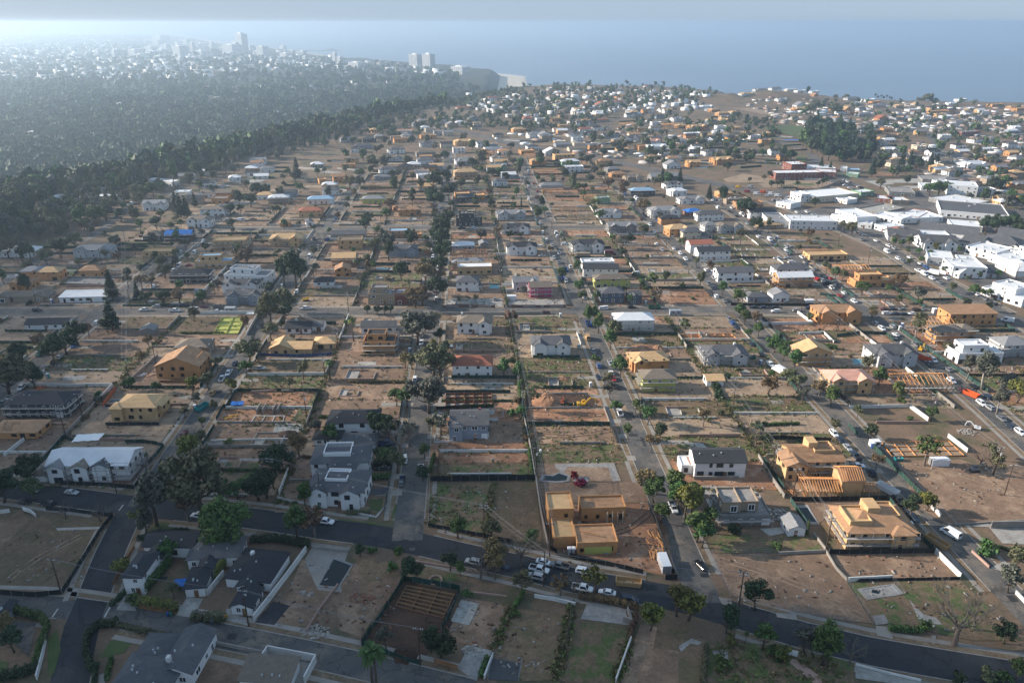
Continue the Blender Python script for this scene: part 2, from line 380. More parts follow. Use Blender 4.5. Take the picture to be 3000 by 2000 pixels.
def npmesh(name, co, quads, mats, mi=None):
    me = bpy.data.meshes.new(name); me.vertices.add(len(co)); me.vertices.foreach_set('co', np.ascontiguousarray(co, dtype=np.float32).ravel())
    k = quads.shape[1]; me.loops.add(quads.size); me.loops.foreach_set('vertex_index', np.ascontiguousarray(quads, dtype=np.int32).ravel())
    me.polygons.add(len(quads)); me.polygons.foreach_set('loop_start', np.arange(0, quads.size, k, dtype=np.int32))
    for m in mats: me.materials.append(MATS[m])
    if mi is not None: me.polygons.foreach_set('material_index', np.ascontiguousarray(mi, dtype=np.int32))
    me.update(calc_edges=True); me.validate(); return me
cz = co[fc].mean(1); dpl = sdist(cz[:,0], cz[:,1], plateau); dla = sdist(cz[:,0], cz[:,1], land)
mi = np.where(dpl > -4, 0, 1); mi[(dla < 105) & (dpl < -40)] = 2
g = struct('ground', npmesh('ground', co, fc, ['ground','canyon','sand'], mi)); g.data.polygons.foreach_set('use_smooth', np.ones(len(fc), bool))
b = MB(); n = 96
mat('sea', (.085,.135,.195), col2=(.125,.180,.240), scale=.0016, rough=.30, spec=.5, detail=7)
ring = [(27000*math.cos(2*math.pi*i/n), 27000*math.sin(2*math.pi*i/n), -90) for i in range(n)]
b.add(ring, [tuple(range(n))], 'sea'); struct('sea', b.mesh('sea'))
# white surf along the beach
strip('surf_line', smooth_line(surf[3:], 60), -14, 0, -89.6+.0, 'trim_white')
strip('surf_line', smooth_line(surf[6:], 60), -34, -26, -89.6, 'trim_white')

# ------------------------------------------------------------------ roads, kerbs, parkways, pavements
roadz = [0.03]
def road(name, pts, width, mtl, kerbs=True, gaps=(), side=(1, 1), zf=None, label=None):
    """asphalt, then on each side kerb, planted strip and pavement, left open where another road comes in"""
    roadz[0] += .004
    pts = smooth_line(pts); w = width/2
    o = strip(name, pts, -w, w, roadz[0], mtl, zf=zf); o['label'] = label or 'street surface'
    if not kerbs: return pts
    def free(p): return not any((p[0]-g[0])**2 + (p[1]-g[1])**2 < g[2]**2 for g in gaps)
    for sgn in (-1, 1):
        if not side[0 if sgn < 0 else 1]: continue
        run = []
        edge = strip_pts(pts, sgn*w, sgn*w)[0]
        runs = []
        for p, e in zip(pts, edge):
            if free(e): run.append(p)
            elif len(run) > 1: runs.append(run); run = []
            else: run = []
        if len(run) > 1: runs.append(run)
        for r in runs:
            strip('kerb', r, sgn*w, sgn*(w+.28), .02, 'kerb', h=.13, zf=zf)
            strip('planting_strip', r, sgn*(w+.28), sgn*(w+1.9), .10, 'parkway', zf=zf)
            strip('pavement', r, sgn*(w+1.9), sgn*(w+3.3), .105, 'sidewalk', zf=zf)
    return pts
ST = dict(J=-206, D=-117, E=-32, F=48, G=130)
roadA = pl('z', [(-60,1112),(0,1120),(300,1160),(580,1190),(750,1215),(900,1235),(1060,1272),(1200,1302),(1330,1335),(1480,1360),(1580,1380),(1700,1415),(1850,1460),(2000,1495),(2200,1530),(2352,1555),(2460,1572)])
roadB = pl('z', [(-120,1385),(0,1388),(150,1395),(300,1420),(430,1445),(600,1478),(750,1510),(900,1545),(1080,1590)])
roadC = pl('z', [(150,1640),(160,1568),(190,1430),(215,1370),(255,1265),(300,1172)])
YM, YN = 370.0, 544.0
def gs(v, y0, y1): return [gw(v, y0 + (y1-y0)*i/6) for i in range(7)]
def roadAy(x):
    for p, q in zip(roadA, roadA[1:]):
        if p[0] <= x <= q[0]: return p[1] + (q[1]-p[1])*(x-p[0])/(q[0]-p[0])
    return 150
gA = [(gw(v, 200)[0], roadAy(v), 9) for v in (ST['D'], ST['E'], ST['F'])]
xM = [gw(v, YM) for v in ST.values()] + [(186, 366), (257, 358)]
gM = [(p[0], p[1], 7.5) for p in xM]
road('road_near', roadA, 9.6, 'asphalt', gaps=[(g[0], g[1], 7.5) for g in gA] + [(roadC[-1][0], roadC[-1][1], 8)], label='near curving dark asphalt road')
road('road_bottom', roadB, 7.6, 'asphalt_old', gaps=[(roadC[2][0], roadC[2][1]-6, 9)], label='narrow asphalt road along the bottom')
road('road_link', roadC, 8.4, 'asphalt', gaps=[(roadC[2][0], roadC[2][1]-6, 9), (roadC[-1][0], roadC[-1][1], 9)], label='short asphalt road joining two roads')
gN = [(gw(v, YN)[0], YN, 7) for v in ST.values()]
for k, y1 in (('J', 650), ('D', 760), ('E', 900), ('F', 860), ('G', 690)):
    v = ST[k]; y0 = roadAy(gw(v, 200)[0]) if k != 'G' else 132
    if k == 'J': y0 = 205
    road('street', gs(v, y0, y1), 8.6 if k != 'E' else 9.0, 'asphalt_old', gaps=gM + gN + [(gw(v, 200)[0], roadAy(gw(v, 200)[0]), 8.5)], label='residential street running away from the camera')
stH = [(184,200),(186,237),(188,276),(187,321),(186,366),(185,442),(180,562),(172,660)]
stI = [(268,250),(262,320),(257,358),(255,387),(252,442),(252,490),(238,560),(222,640)]
road('street', stH, 8.6, 'asphalt_old', gaps=gM + gN, label='car-lined street near the shops')
road('street', stI, 11, 'asphalt_old', gaps=gM, label='wide shopping street')
road('cross_street', [(-330,370),(-268,369),(-200,370),(-132,370),(-40,370),(35,371),(120,372),(186,366),(261,357),(420,338)], 9.2, 'asphalt_old', gaps=gM, label='long cross street')
road('cross_street', [(-232,541),(-152,542),(23,546),(100,546),(181,548)], 7.6, 'asphalt_old', gaps=gN+[(181,548,7)], label='second cross street further off')
sunset = pl('s', [(1120,338),(1238,361),(1404,397),(1502,422),(1629,445),(1780,470),(1880,490),(2000,518),(2128,545),(2255,566),(2400,585),(2560,592)])
road('boulevard', sunset, 17, 'asphalt_old', kerbs=False, label='wide diagonal boulevard far off')
road('far_street', pl('s', [(2255,566),(2480,520),(2600,545),(2760,610),(2900,700),(3060,800)]), 10, 'asphalt_old', kerbs=False)
road('far_street', pl('s', [(2220,400),(2330,430),(2390,470),(2360,505),(2480,545),(2560,575)]), 12, 'asphalt_old', kerbs=False)
road('far_street', pl('s', [(2590,300),(2700,370),(2760,450),(2830,520),(2960,600)]), 10, 'asphalt_old', kerbs=False)
road('far_street', pl('s', [(1500,422),(1640,390),(1760,360),(1900,330)]), 9, 'asphalt_old', kerbs=False)
road('far_street', pl('s', [(1780,470),(1900,430),(2020,400),(2130,380),(2220,400)]), 9, 'asphalt_old', kerbs=False)
road('far_street', pl('g', [(-40,920),(100,850),(300,700),(430,600)]), 7, 'asphalt_old', kerbs=False)
road('far_street', pl('g', [(580,610),(690,530),(790,450),(900,350),(1060,290)]), 7, 'asphalt_old', kerbs=False)
road('far_street', pl('g', [(1150,290),(1330,220),(1480,190)]), 8, 'asphalt_old', kerbs=False)
# tar patches and utility covers on the near roads
for c, x, y, w, d in (('a',1120,690,2.6,1.2),('a',1600,1090,2.2,1.8),('a',1860,1100,1.6,2.2),('a',1960,1150,1.6,2.4),('a',2300,1200,1.8,1.8),('b',490,490,1.6,1.2),('b',440,430,2,.8),('b',1460,1,2,2),('c',150,670,2.2,1.6),('c',210,950,2,1),('c',2270,830,2,2.4),('e',430,1100,1.4,4),('e',2010,880,3,1.6),('e',1980,770,2.4,2)):
    p = un(c, x, y); o = sheet('road_patch', [(p[0]-w/2,p[1]-d/2),(p[0]+w/2,p[1]-d/2),(p[0]+w/2,p[1]+d/2),(p[0]-w/2,p[1]+d/2)], roadz[0]+.01, 'tar' if w > 1.9 else 'asphalt_old')
for c, p0, p1 in (('a',(720,960),(758,890)),('a',(360,960),(400,900)),('a',(820,225),(850,185)),('i',(1440,1095),(1445,1060)),('e',(560,30),(640,30))):
    p = [un(c, *p0), un(c, *p1)]; strip('stop_line', p, -.2, .2, roadz[0]+.014, 'road_paint')

rp_ = random.Random(29)
for k, v in ST.items():
    for j in range(9):
        Y = rp_.uniform(200,660); off = rp_.uniform(-2.8,2.2); w, d = rp_.uniform(.8,2.6), rp_.uniform(1.2,7); q = [gw(v+off,Y), gw(v+off+w,Y), gw(v+off+w,Y+d), gw(v+off,Y+d)]
        if Y > roadAy(q[0][0])+6: sheet('road_patch', q, roadz[0]+.02+.001*j, rp_.choice(['tar','asphalt','dirt_pale','asphalt']))

# ------------------------------------------------------------------ plants
def leaves(lobes, n, leaf, shell=.55, seed=0, up=.3, squash=1.0):
    """n leaf sprays spread through the lobes (cx, cy, cz, rx, ry, rz); returns vertices and quads"""
    r = np.random.default_rng(seed); L = np.array(lobes, float)
    w = (L[:,3]*L[:,4]*L[:,5])**.67; k = r.choice(len(L), n, p=w/w.sum()); L = L[k]
    d = r.normal(size=(n,3)); d /= np.linalg.norm(d, axis=1)[:,None]
    rad = shell + (1-shell)*r.random(n)**.6; rad = np.where(r.random(n) < .18, r.random(n)*shell, rad)
    c = L[:,:3] + d*L[:,3:]*rad[:,None]
    nn = d + r.normal(size=(n,3))*.55 + np.array([0,0,up]); nn /= np.linalg.norm(nn, axis=1)[:,None]
    a = np.cross(nn, r.normal(size=(n,3))); a /= np.linalg.norm(a, axis=1)[:,None]; b = np.cross(nn, a)
    s = leaf*(.6+.8*r.random(n))[:,None]; b = b*s*.62*squash; a = a*s
    V = np.stack([c-a, c-b, c+a, c+b], 1).reshape(-1,3); Q = np.arange(n*4).reshape(-1,4)
    return V, Q
def clump_lobes(R0, H0, cz, n, rl, seed, flat=.8):
    r = np.random.default_rng(seed); out = []
    for i in range(n):
        q = r.random()*6.283; e = math.asin(r.uniform(-.55,1)); f = r.uniform(.55,.95)
        out.append((R0*f*math.cos(e)*math.cos(q), R0*f*math.cos(e)*math.sin(q), cz+H0*f*math.sin(e), *(rl*r.uniform(.7,1.25)*np.array([1,1,flat]))))
    out.append((0,0,cz,R0*.6,R0*.6,H0*.6)); return out
TREE = {}
def limb_mesh(b, base, top, r0, mtl, nb, spread, seed, lift=.55):
    r = random.Random(seed); base = Vector(base); top = Vector(top)
    mid = (base+top)/2 + Vector((r.uniform(-.3,.3), r.uniform(-.3,.3), 0)); b.tube([base, mid, top], [r0, r0*.75, r0*.55], 7, mtl)
    for i in range(nb):
        q = i*2.4+r.random(); t = r.uniform(.55,1); s = base.lerp(top, t); l = spread*r.uniform(.6,1)
        e = s + Vector((math.cos(q)*l, math.sin(q)*l, l*lift*r.uniform(.7,1.5))); b.tube([s, s.lerp(e,.5)+Vector((0,0,-.1*l)), e], [r0*.45, r0*.32, r0*.16], 5, mtl)
def bare_mesh(b, base, d, ln, r0, depth, rnd, mtl):
    base = Vector(base); end = base + d*ln; m = base.lerp(end,.5) + Vector((rnd.uniform(-1,1), rnd.uniform(-1,1), 0))*ln*.06
    b.tube([base, m, end], [r0, r0*.8, r0*.6], 5 if depth > 1 else 3, mtl, cap=False)
    if depth <= 0: return
    for i in range(3 if depth > 1 else 4):
        dd = (d + Vector((rnd.uniform(-1,1), rnd.uniform(-1,1), rnd.uniform(-.25,.75)))*.75).normalized()
        bare_mesh(b, base.lerp(end, rnd.uniform(.55,1)), dd, ln*rnd.uniform(.55,.8), r0*.55, depth-1, rnd, mtl)
def tree_mesh(kind, mtl, var):
    k = (kind, mtl, var)
    if k in TREE: return TREE[k]
    sd_ = abs(hash(kind)) % 1 + sum(map(ord, kind+mtl))*7 + var*101; tb = MB(); lb = None; bark = 'bark'
    if kind == 'ficus':
        limb_mesh(tb, (0,0,0), (0,0,3.2), .55, bark, 6, 2.5, sd_)
        lb = leaves(clump_lobes(4.9, 4.4, 6.2, 46, 1.35, sd_, .9), 5200, .30, .7, sd_)
    elif kind == 'round':
        limb_mesh(tb, (0,0,0), (0,0,2.0), .22, bark, 5, 1.2, sd_)
        lb = leaves(clump_lobes(1.9, 1.9, 3.5, 16, .75, sd_), 1300, .24, .6, sd_)
    elif kind == 'street':
        limb_mesh(tb, (0,0,0), (.3,.2,3.4), .26, bark, 7, 2.0, sd_)
        lb = leaves(clump_lobes(2.7, 2.3, 5.2, 13, 1.15, sd_), 1500, .30, .5, sd_)
    elif kind == 'oak':
        limb_mesh(tb, (0,0,0), (.4,-.2,4.2), .5, bark, 9, 3.6, sd_)
        lb = leaves(clump_lobes(5.0, 3.6, 7.2, 22, 1.75, sd_), 3000, .40, .5, sd_)
    elif kind == 'euc':
        limb_mesh(tb, (0,0,0), (.8,.3,9.5), .5, 'bark_pale', 10, 3.2, sd_, 1.0)
        lb = leaves(clump_lobes(3.6, 5.6, 12.0, 20, 1.5, sd_, 1.1), 2400, .42, .45, sd_)
    elif kind == 'tall':
        limb_mesh(tb, (0,0,0), (.3,.3,8), .42, bark, 10, 2.4, sd_, 1.0)
        lb = leaves(clump_lobes(3.0, 5.6, 8.6, 22, 1.35, sd_, 1.2), 2600, .38, .5, sd_)
    elif kind == 'cypress':
        limb_mesh(tb, (0,0,0), (0,0,2), .2, bark, 3, .4, sd_)
        lb = leaves([(0,0,1.2+i*.85,.95-.05*i,.95-.05*i,.75) for i in range(10)], 1500, .26, .7, sd_)
    elif kind == 'conifer':
        limb_mesh(tb, (0,0,0), (0,0,12), .35, bark, 4, 1.0, sd_)
        rr = random.Random(sd_); lobes = []
        for i in range(11):
            z = 2.4+i*1.15; rad = 3.4*(1-i/12.5)
            for j in range(5): q = j*1.257+i*.7; lobes.append((math.cos(q)*rad*.6, math.sin(q)*rad*.6, z+rr.uniform(-.3,.3), rad*.55, rad*.55, .5))
        lb = leaves(lobes, 2400, .36, .5, sd_)
    elif kind == 'shrub':
        limb_mesh(tb, (0,0,0), (0,0,.5), .1, bark, 5, .5, sd_)
        lb = leaves(clump_lobes(1.1,.8,.8,8,.5,sd_,.8), 420, .20, .4, sd_)
    elif kind == 'palm':
        pts = [(0,0,0),(.15,.05,4),(.1,.1,8.5)]; tb.tube(pts, [.28,.2,.17], 8, bark)
        V = []; Q = []; rr = random.Random(sd_)
        for i in range(34):
            q = i*2.399; el = rr.uniform(-.6,1.1); ln = rr.uniform(1.6,2.3); o = len(V); c = Vector((.1,.1,8.6))
            d = Vector((math.cos(q)*math.cos(el), math.sin(q)*math.cos(el), math.sin(el))); s = Vector((-math.sin(q), math.cos(q), 0))
            p1 = c + d*ln*.55; p2 = c + d*ln + Vector((0,0,-.5*ln*abs(math.cos(el))))
            V += [tuple(c+s*.08), tuple(c-s*.08), tuple(p1-s*.34), tuple(p1+s*.34), tuple(p2-s*.05), tuple(p2+s*.05)]; Q += [(o,o+1,o+2,o+3),(o+3,o+2,o+4,o+5)]
        lb = np.array(V), np.array(Q)
    elif kind == 'bare':
        rnd = random.Random(sd_); bark = 'twig'; tb.tube([(0,0,0),(.1,.1,1.6),(.2,0,2.8)], [.30,.25,.2], 7, bark)
        cb = MB()
        for i in range(6):
            q = i*1.05+rnd.random()*.5; bare_mesh(cb, (.15,.05,2.0+rnd.random()*.7), Vector((math.cos(q)*.8, math.sin(q)*.8, .75)).normalized(), 2.4, .13, 3, rnd, bark)
        TREE[k] = (tb.mesh('trunk'), cb.mesh('branches')); return TREE[k]
    elif kind == 'thin':      # half-burnt: branches with few leaves
        rnd = random.Random(sd_); cb = MB(); tb.tube([(0,0,0),(.1,.1,2),(.2,0,3.4)], [.24,.2,.16], 7, 'twig')
        for i in range(5):
            q = i*1.25+rnd.random()*.5; bare_mesh(cb, (.15,.05,2.6+rnd.random()*.7), Vector((math.cos(q)*.7, math.sin(q)*.7, .85)).normalized(), 1.9, .10, 2, rnd, 'twig')
        V, Q = leaves(clump_lobes(2.6,2.2,5.0,12,.9,sd_), 620, .30, .3, sd_)
        cb.add([tuple(v) for v in V], [tuple(int(i) for i in q) for q in Q], mtl)
        TREE[k] = (tb.mesh('trunk'), cb.mesh('crown')); return TREE[k]
    elif kind == 'far':
        tb.tube([(0,0,0),(.2,.1,4),(.2,.1,7)], [.4,.32,.2], 5, bark)
        rr = random.Random(sd_); lob = [(rr.uniform(-3.2,3.2), rr.uniform(-3.2,3.2), rr.uniform(5,11), rr.uniform(1.8,3.2), rr.uniform(1.8,3.2), rr.uniform(1.6,3.0)) for _ in range(9)]
        lb = leaves(lob, 620, .95, .6, sd_)
    TREE[k] = (tb.mesh('trunk', True), npmesh('crown', lb[0], lb[1], [mtl])); return TREE[k]
TNAME = dict(ficus='ficus_tree', round='clipped_tree', street='street_tree', oak='oak_tree', euc='eucalyptus_tree', tall='tall_tree', cypress='cypress_tree', conifer='conifer_tree', shrub='shrub', palm='palm_tree', bare='bare_tree', thin='burnt_tree', far='canyon_tree')
TLOOK = dict(leaf_green='green', leaf_bright='bright green', leaf_dark='dark green', leaf_olive='olive green', leaf_grey='grey green', leaf_yellow='yellow green', leaf_brown='brown leaved', leaf_conifer='blackish green', leaf_far='hazy green', flower='crimson flowering', leaf_weed='straggly green')
TWORD = dict(ficus='huge dome shaped tree', round='small round street tree', street='leafy street tree', oak='broad spreading tree', euc='tall loose crowned tree with pale trunk', tall='tall bushy tree', cypress='narrow columnar tree', conifer='dark conifer', shrub='shrub', palm='palm tree', bare='leafless bare tree', thin='sparse half burnt tree', far='canyon tree')
tcount = [0]
def tree(kind, mtl, x, y, sc=1.0, z=None, group=None, look=None):
    tcount[0] += 1; i = tcount[0]
    tm, cm = tree_mesh(kind, mtl, i % (3 if kind in ('street','oak','thin','far','shrub','tall') else 2))
    look = look or ((TLOOK[mtl]+' ' if kind != 'bare' else '') + TWORD[kind])
    if z is None: z = h1(x, y)
    t = thing(TNAME[kind], look, 'shrub' if kind == 'shrub' else 'tree', x, y, z, (i*2.399) % 6.283, group=group)
    q = sc*(.92+.16*((i*.618) % 1)); t.scale = (q*(.95+.1*((i*.37) % 1)), q, q*(.93+.14*((i*.77) % 1)))
    O('trunk', tm, t); O('branches' if kind == 'bare' else 'crown', cm, t)
    return t
def hedge(pts, h=1.8, w=1.2, mtl='leaf_dark', look=None):
    """clipped or ragged hedge along a line of ground points"""
    P = [Vector((p[0], p[1], 0)) for p in pts]; o = P[0]; lobes = []; ln = 0
    for a, b in zip(P, P[1:]):
        n = max(1, int((b-a).length/.8)); ln += (b-a).length
        for i in range(n+1):
            c = a.lerp(b, i/n) - o; hh = h*random.uniform(.85,1.1); lobes.append((c.x+random.uniform(-.15,.15), c.y+random.uniform(-.15,.15), hh*.5, .65, w*.55, hh*.52))
    V, Q = leaves(lobes, int(min(ln*150*(h/1.8)**.7, 9000)), .24, .75, int(o.x*7+o.y*3) & 0xffff)
    V[:,2] = np.maximum(V[:,2], .02)
    t = thing('hedge', look or TLOOK[mtl]+' hedge', 'hedge', o.x, o.y, 0, 0, 'hedges'); c = O('foliage', npmesh('foliage', V, Q, [mtl]), t)
    sb = MB()
    for a, b in zip(P, P[1:]): sb.bar(a-o+Vector((0,0,h*.3)), b-o+Vector((0,0,h*.3)), .15, h*.55, 'bark')
    O('stem', sb.mesh('stem'), t); return t

# ------------------------------------------------------------------ buildings
WALLS = dict(W='white_stucco', O='osb', Q='osb_pale', C='cream', G='light_grey', B='blue_grey', N='slate_blue', E='grey_wall', D='dark_wall', T='tan_wall', V='green_wrap', Y='yellow_wrap', P='pink_wrap', R='red_brick')
ROOFS = dict(d='roof_dark', k='roof_black', g='roof_grey', m='roof_brown', r='roof_red', w='roof_white', o='osb_roof', q='osb_pale', p='plywood_pink', b='tarp_blue', l='roof_blue', c='concrete')
WWORD = dict(W='white', O='orange plywood', Q='pale plywood', C='cream', G='light grey', B='pale blue grey', N='slate blue', E='grey', D='dark', T='tan', V='green wrapped', Y='yellow wrapped', P='magenta', R='red brick')
RWORD = dict(d='dark grey', k='black', g='grey', m='brown', r='red tile', w='white', o='bare board', q='bare board', p='pink board', b='blue tarp', l='pale blue', c='concrete')
def slab(b, quad, th, m, panels=None):
    """sloping slab with thickness; a quad may be split into boards that differ in tone"""
    q = [Vector(p) for p in quad]; n = len(q)
    nor = (q[1]-q[0]).cross(q[-1]-q[0]).normalized()
    if nor.z < 0: q.reverse(); nor = -nor
    dn = Vector((0,0,-th))
    if panels and n == 4:
        a = max(1, round(((q[1]-q[0]).length+(q[2]-q[3]).length)/2/2.4)); c = max(1, round(((q[3]-q[0]).length+(q[2]-q[1]).length)/2/1.3))
        for i in range(a):
            for j in range(c):
                f = lambda u, v: (q[0].lerp(q[1], u)).lerp(q[3].lerp(q[2], u), v)
                b.add([f(i/a,j/c), f((i+1)/a,j/c), f((i+1)/a,(j+1)/c), f(i/a,(j+1)/c)], [(0,1,2,3)], m)
    else: b.add(q, [tuple(range(n))], m)
    low = [p+dn for p in q]
    for i in range(n):
        j = (i+1) % n; b.add([q[i], low[i], low[j], q[j]], [(0,1,2,3)], m)
    b.add(low, [tuple(reversed(range(n)))], m)
def roof_faces(shape, x0, x1, y0, y1, z, pit, ov):
    X0, X1, Y0, Y1 = x0-ov, x1+ov, y0-ov, y1+ov; zb = z-ov*pit; L, D = X1-X0, Y1-Y0
    if shape == 'h':
        if L >= D:
            r = D/2*pit; xa, xb, ym = X0+D/2, X1-D/2, (Y0+Y1)/2
            if xb-xa < .05: xb = xa+.05
            A, B = (xa,ym,zb+r), (xb,ym,zb+r)
            return [[(X0,Y0,zb),(X1,Y0,zb),B,A], [(X1,Y1,zb),(X0,Y1,zb),A,B], [(X0,Y1,zb),(X0,Y0,zb),A], [(X1,Y0,zb),(X1,Y1,zb),B]]
        r = L/2*pit; ya, yb, xm = Y0+L/2, Y1-L/2, (X0+X1)/2; A, B = (xm,ya,zb+r), (xm,yb,zb+r)
        return [[(X0,Y0,zb),(X1,Y0,zb),A], [(X1,Y0,zb),(X1,Y1,zb),B,A], [(X1,Y1,zb),(X0,Y1,zb),B], [(X0,Y1,zb),(X0,Y0,zb),A,B]]
    if shape == 'g':
        r = D/2*pit; ym = (Y0+Y1)/2; A, B = (X0,ym,zb+r), (X1,ym,zb+r)
        return [[(X0,Y0,zb),(X1,Y0,zb),B,A], [(X1,Y1,zb),(X0,Y1,zb),A,B]]
    if shape == 'y':
        r = L/2*pit; xm = (X0+X1)/2; A, B = (xm,Y0,zb+r), (xm,Y1,zb+r)
        return [[(X0,Y1,zb),(X0,Y0,zb),A,B], [(X1,Y0,zb),(X1,Y1,zb),B,A]]
    if shape == 't': return [[(X0,Y0,zb+.4),(X1,Y0,zb+.4),(X1,Y1,zb+L*.0+1.3),(X0,Y1,zb+1.3)]]
    return []
def wall_mesh(x0, x1, y0, y1, z0, z1, shape, pit, m):
    b = MB(); sheetw = 1.22 if m in ('osb','osb_pale') else None
    b.box(x0,x1,y0,y1,z0,z1,m,'bt') if not sheetw else None
    if sheetw:
        def face(p, q):
            ln = math.hypot(q[0]-p[0], q[1]-p[1]); n = max(1, round(ln/sheetw)); k = max(1, round((z1-z0)/2.6))
            for i in range(n):
                for j in range(k):
                    a = (p[0]+(q[0]-p[0])*i/n, p[1]+(q[1]-p[1])*i/n); c = (p[0]+(q[0]-p[0])*(i+1)/n, p[1]+(q[1]-p[1])*(i+1)/n); za, zc = z0+(z1-z0)*j/k, z0+(z1-z0)*(j+1)/k
                    b.add([(*a,za),(*c,za),(*c,zc),(*a,zc)], [(0,1,2,3)], m)
        face((x0,y0),(x1,y0)); face((x1,y0),(x1,y1)); face((x1,y1),(x0,y1)); face((x0,y1),(x0,y0))
    if shape == 'g':
        r = (y1-y0)/2*pit; ym = (y0+y1)/2
        for x in (x0, x1): b.add([(x,y0,z1),(x,y1,z1),(x,ym,z1+r-.02)], [(0,1,2)], m)
    elif shape == 'y':
        r = (x1-x0)/2*pit; xm = (x0+x1)/2
        for y in (y0, y1): b.add([(x0,y,z1),(x1,y,z1),(xm,y,z1+r-.02)], [(0,1,2)], m)
    elif shape == 't':
        b.add([(x0,y0,z1),(x1,y0,z1),(x1,y1,z1+1),(x0,y1,z1+1)], [(0,1,2,3)], m)
    return b.mesh('wall')
def windows(par, p, q, z0, st, sth, bare, frame, near, rnd, dens=1.0):
    d = Vector((q[0]-p[0], q[1]-p[1])); ln = d.length
    if ln < 2: return
    d /= ln; nrm = Vector((d.y, -d.x)); ang = math.atan2(d.y, d.x)
    n = max(1, int(ln/(3.3 if near else 4.0)*dens))
    for s in range(st):
        big = rnd.random() < .5
        for i in range(n):
            if rnd.random() < .16: continue
            t = (i+.5+rnd.uniform(-.15,.15))/n*ln; w = rnd.choice((.9,1.1,1.1,1.5,2.0 if big else 1.1)); hh = rnd.choice((1.2,1.4,1.5)); zz = z0+s*sth+.95
            if s == 0 and rnd.random() < .18: zz = z0+.1; hh = 2.1; w = rnd.choice((1.0,1.8,2.6))
            w = min(w, ln/n*.8); c = Vector(p) + d*t + nrm*.03
            if bare: O('window_opening_shade', unit('opening_shade'), par, (c.x,c.y,zz), ang, (w,.08,hh))  # solid dark box on the wall, interior shade put into its colour
            elif near:
                o = O('window', unit('glass_dark'), par, (c.x,c.y,zz), ang, (w,.10,hh)); O('frame', unit(frame,'frame'), o, (0,0,-.06), 0, (1.16,1.7,1.12))
            else: O('window', unit(frame,'win'), par, (c.x,c.y,zz), ang, (w*1.1,.14,hh*1.05))
def scaffold(par, x0, x1, y0, y1, h, left):
    L = x1-x0; yf = y0-1.3; n = max(3, int(L/3))
    lv = [2.0] + ([4.4] if h > 4.5 else []) + ([6.3] if h > 6.5 else [])
    for i in range(n+1): pbox('scaffold_post', par, 'steel', x0+L*i/n-.05, x0+L*i/n+.05, yf-.05, yf+.05, 0, h+.6)
    for z in lv:
        pbox('scaffold_deck', par, 'scaffold_plank', x0-.6, x1+.6, yf-.05, yf+.85, z, z+.14)
        pbox('scaffold_rail', par, 'steel', x0-.6, x1+.6, yf-.11, yf-.05, z+1.0, z+1.06)
    xs_ = (x0-1.3, x0-.35) if left else (x1+.35, x1+1.3)
    for z in lv: pbox('scaffold_deck', par, 'scaffold_plank', xs_[0], xs_[1], y0-.5, y1, z+.05, z+.19)
    xo = xs_[0]-.02 if left else xs_[1]+.02
    for i in range(4): yy = y0+(y1-y0)*i/3; pbox('scaffold_post', par, 'steel', xo-.05, xo+.05, yy-.05, yy+.05, 0, h+.6)
def block(par, x0, x1, y0, y1, z0, st, shape, wm, rm, near, rnd, left, pit=.42, hst=3.05, wins=True, ov=.5, panels=None, dens=1.0):
    h = st*hst; z1 = z0+h; wall = WALLS[wm]; roof = ROOFS[rm]; bare = wm in 'OQ'; frame = 'trim_white' if wm not in 'W' or rnd.random() < .4 else 'dark_wall'
    if shape == 'f':
        O('wall', wall_mesh(x0,x1,y0,y1,z0,z1+.55,'f',pit,wall), par)
        b = MB(); slab(b, [(x0+.25,y0+.25,z1),(x1-.25,y0+.25,z1),(x1-.25,y1-.25,z1),(x0+.25,y1-.25,z1)], .2, roof, 'o' in rm or rm == 'q'); rf = O('roof', b.mesh('roof'), par)
        b = MB(); zt = z1+.6
        for X in ((x0-.03,x1+.03,y0-.03,y0+.24),(x0-.03,x1+.03,y1-.24,y1+.03),(x0-.03,x0+.24,y0+.24,y1-.24),(x1-.24,x1+.03,y0+.24,y1-.24)): b.box(*X, z1-.1, zt, 'trim_white' if wm == 'W' else wall)
        O('parapet', b.mesh('parapet'), rf)
        if not bare and (x1-x0) > 9:
            for i in range(rnd.randint(1,3)):
                px_, py_ = rnd.uniform(x0+1.5,x1-3), rnd.uniform(y0+1,max(y1-2.5,y0+1.2)); pbox('roof_unit', rf, 'light_grey', px_, px_+1.4, py_, py_+1.1, z1+.01, z1+.9)
    else:
        O('wall', wall_mesh(x0,x1,y0,y1,z0,z1,shape,pit,wall), par)
        b = MB(); fs = roof_faces(shape, x0, x1, y0, y1, z1, pit, ov)
        bd = rm in 'oqp'
        for f in fs: slab(b, f, .18, roof, bd)
        rf = O('roof', b.mesh('roof'), par)
        if not bare and rm in 'dkgm' and near:
            for i in range(3):
                vx = rnd.uniform(x0+1.5,x1-1.5); vy = rnd.uniform(y0+1,(y0+y1)/2-1); pbox('roof_vent', rf, 'light_grey', vx,vx+.35,vy,vy+.35, z1+(vy-y0)*pit-.1, z1+(vy-y0)*pit+.45)
    if wins:
        windows(par, (x0,y0), (x1,y0), z0, int(st+.4), hst, bare, frame, near, rnd, dens)
        if left: windows(par, (x0,y1), (x0,y0), z0, int(st+.4), hst, bare, frame, near, rnd, dens)
        else: windows(par, (x1,y0), (x1,y1), z0, int(st+.4), hst, bare, frame, near, rnd, dens)
    return rf
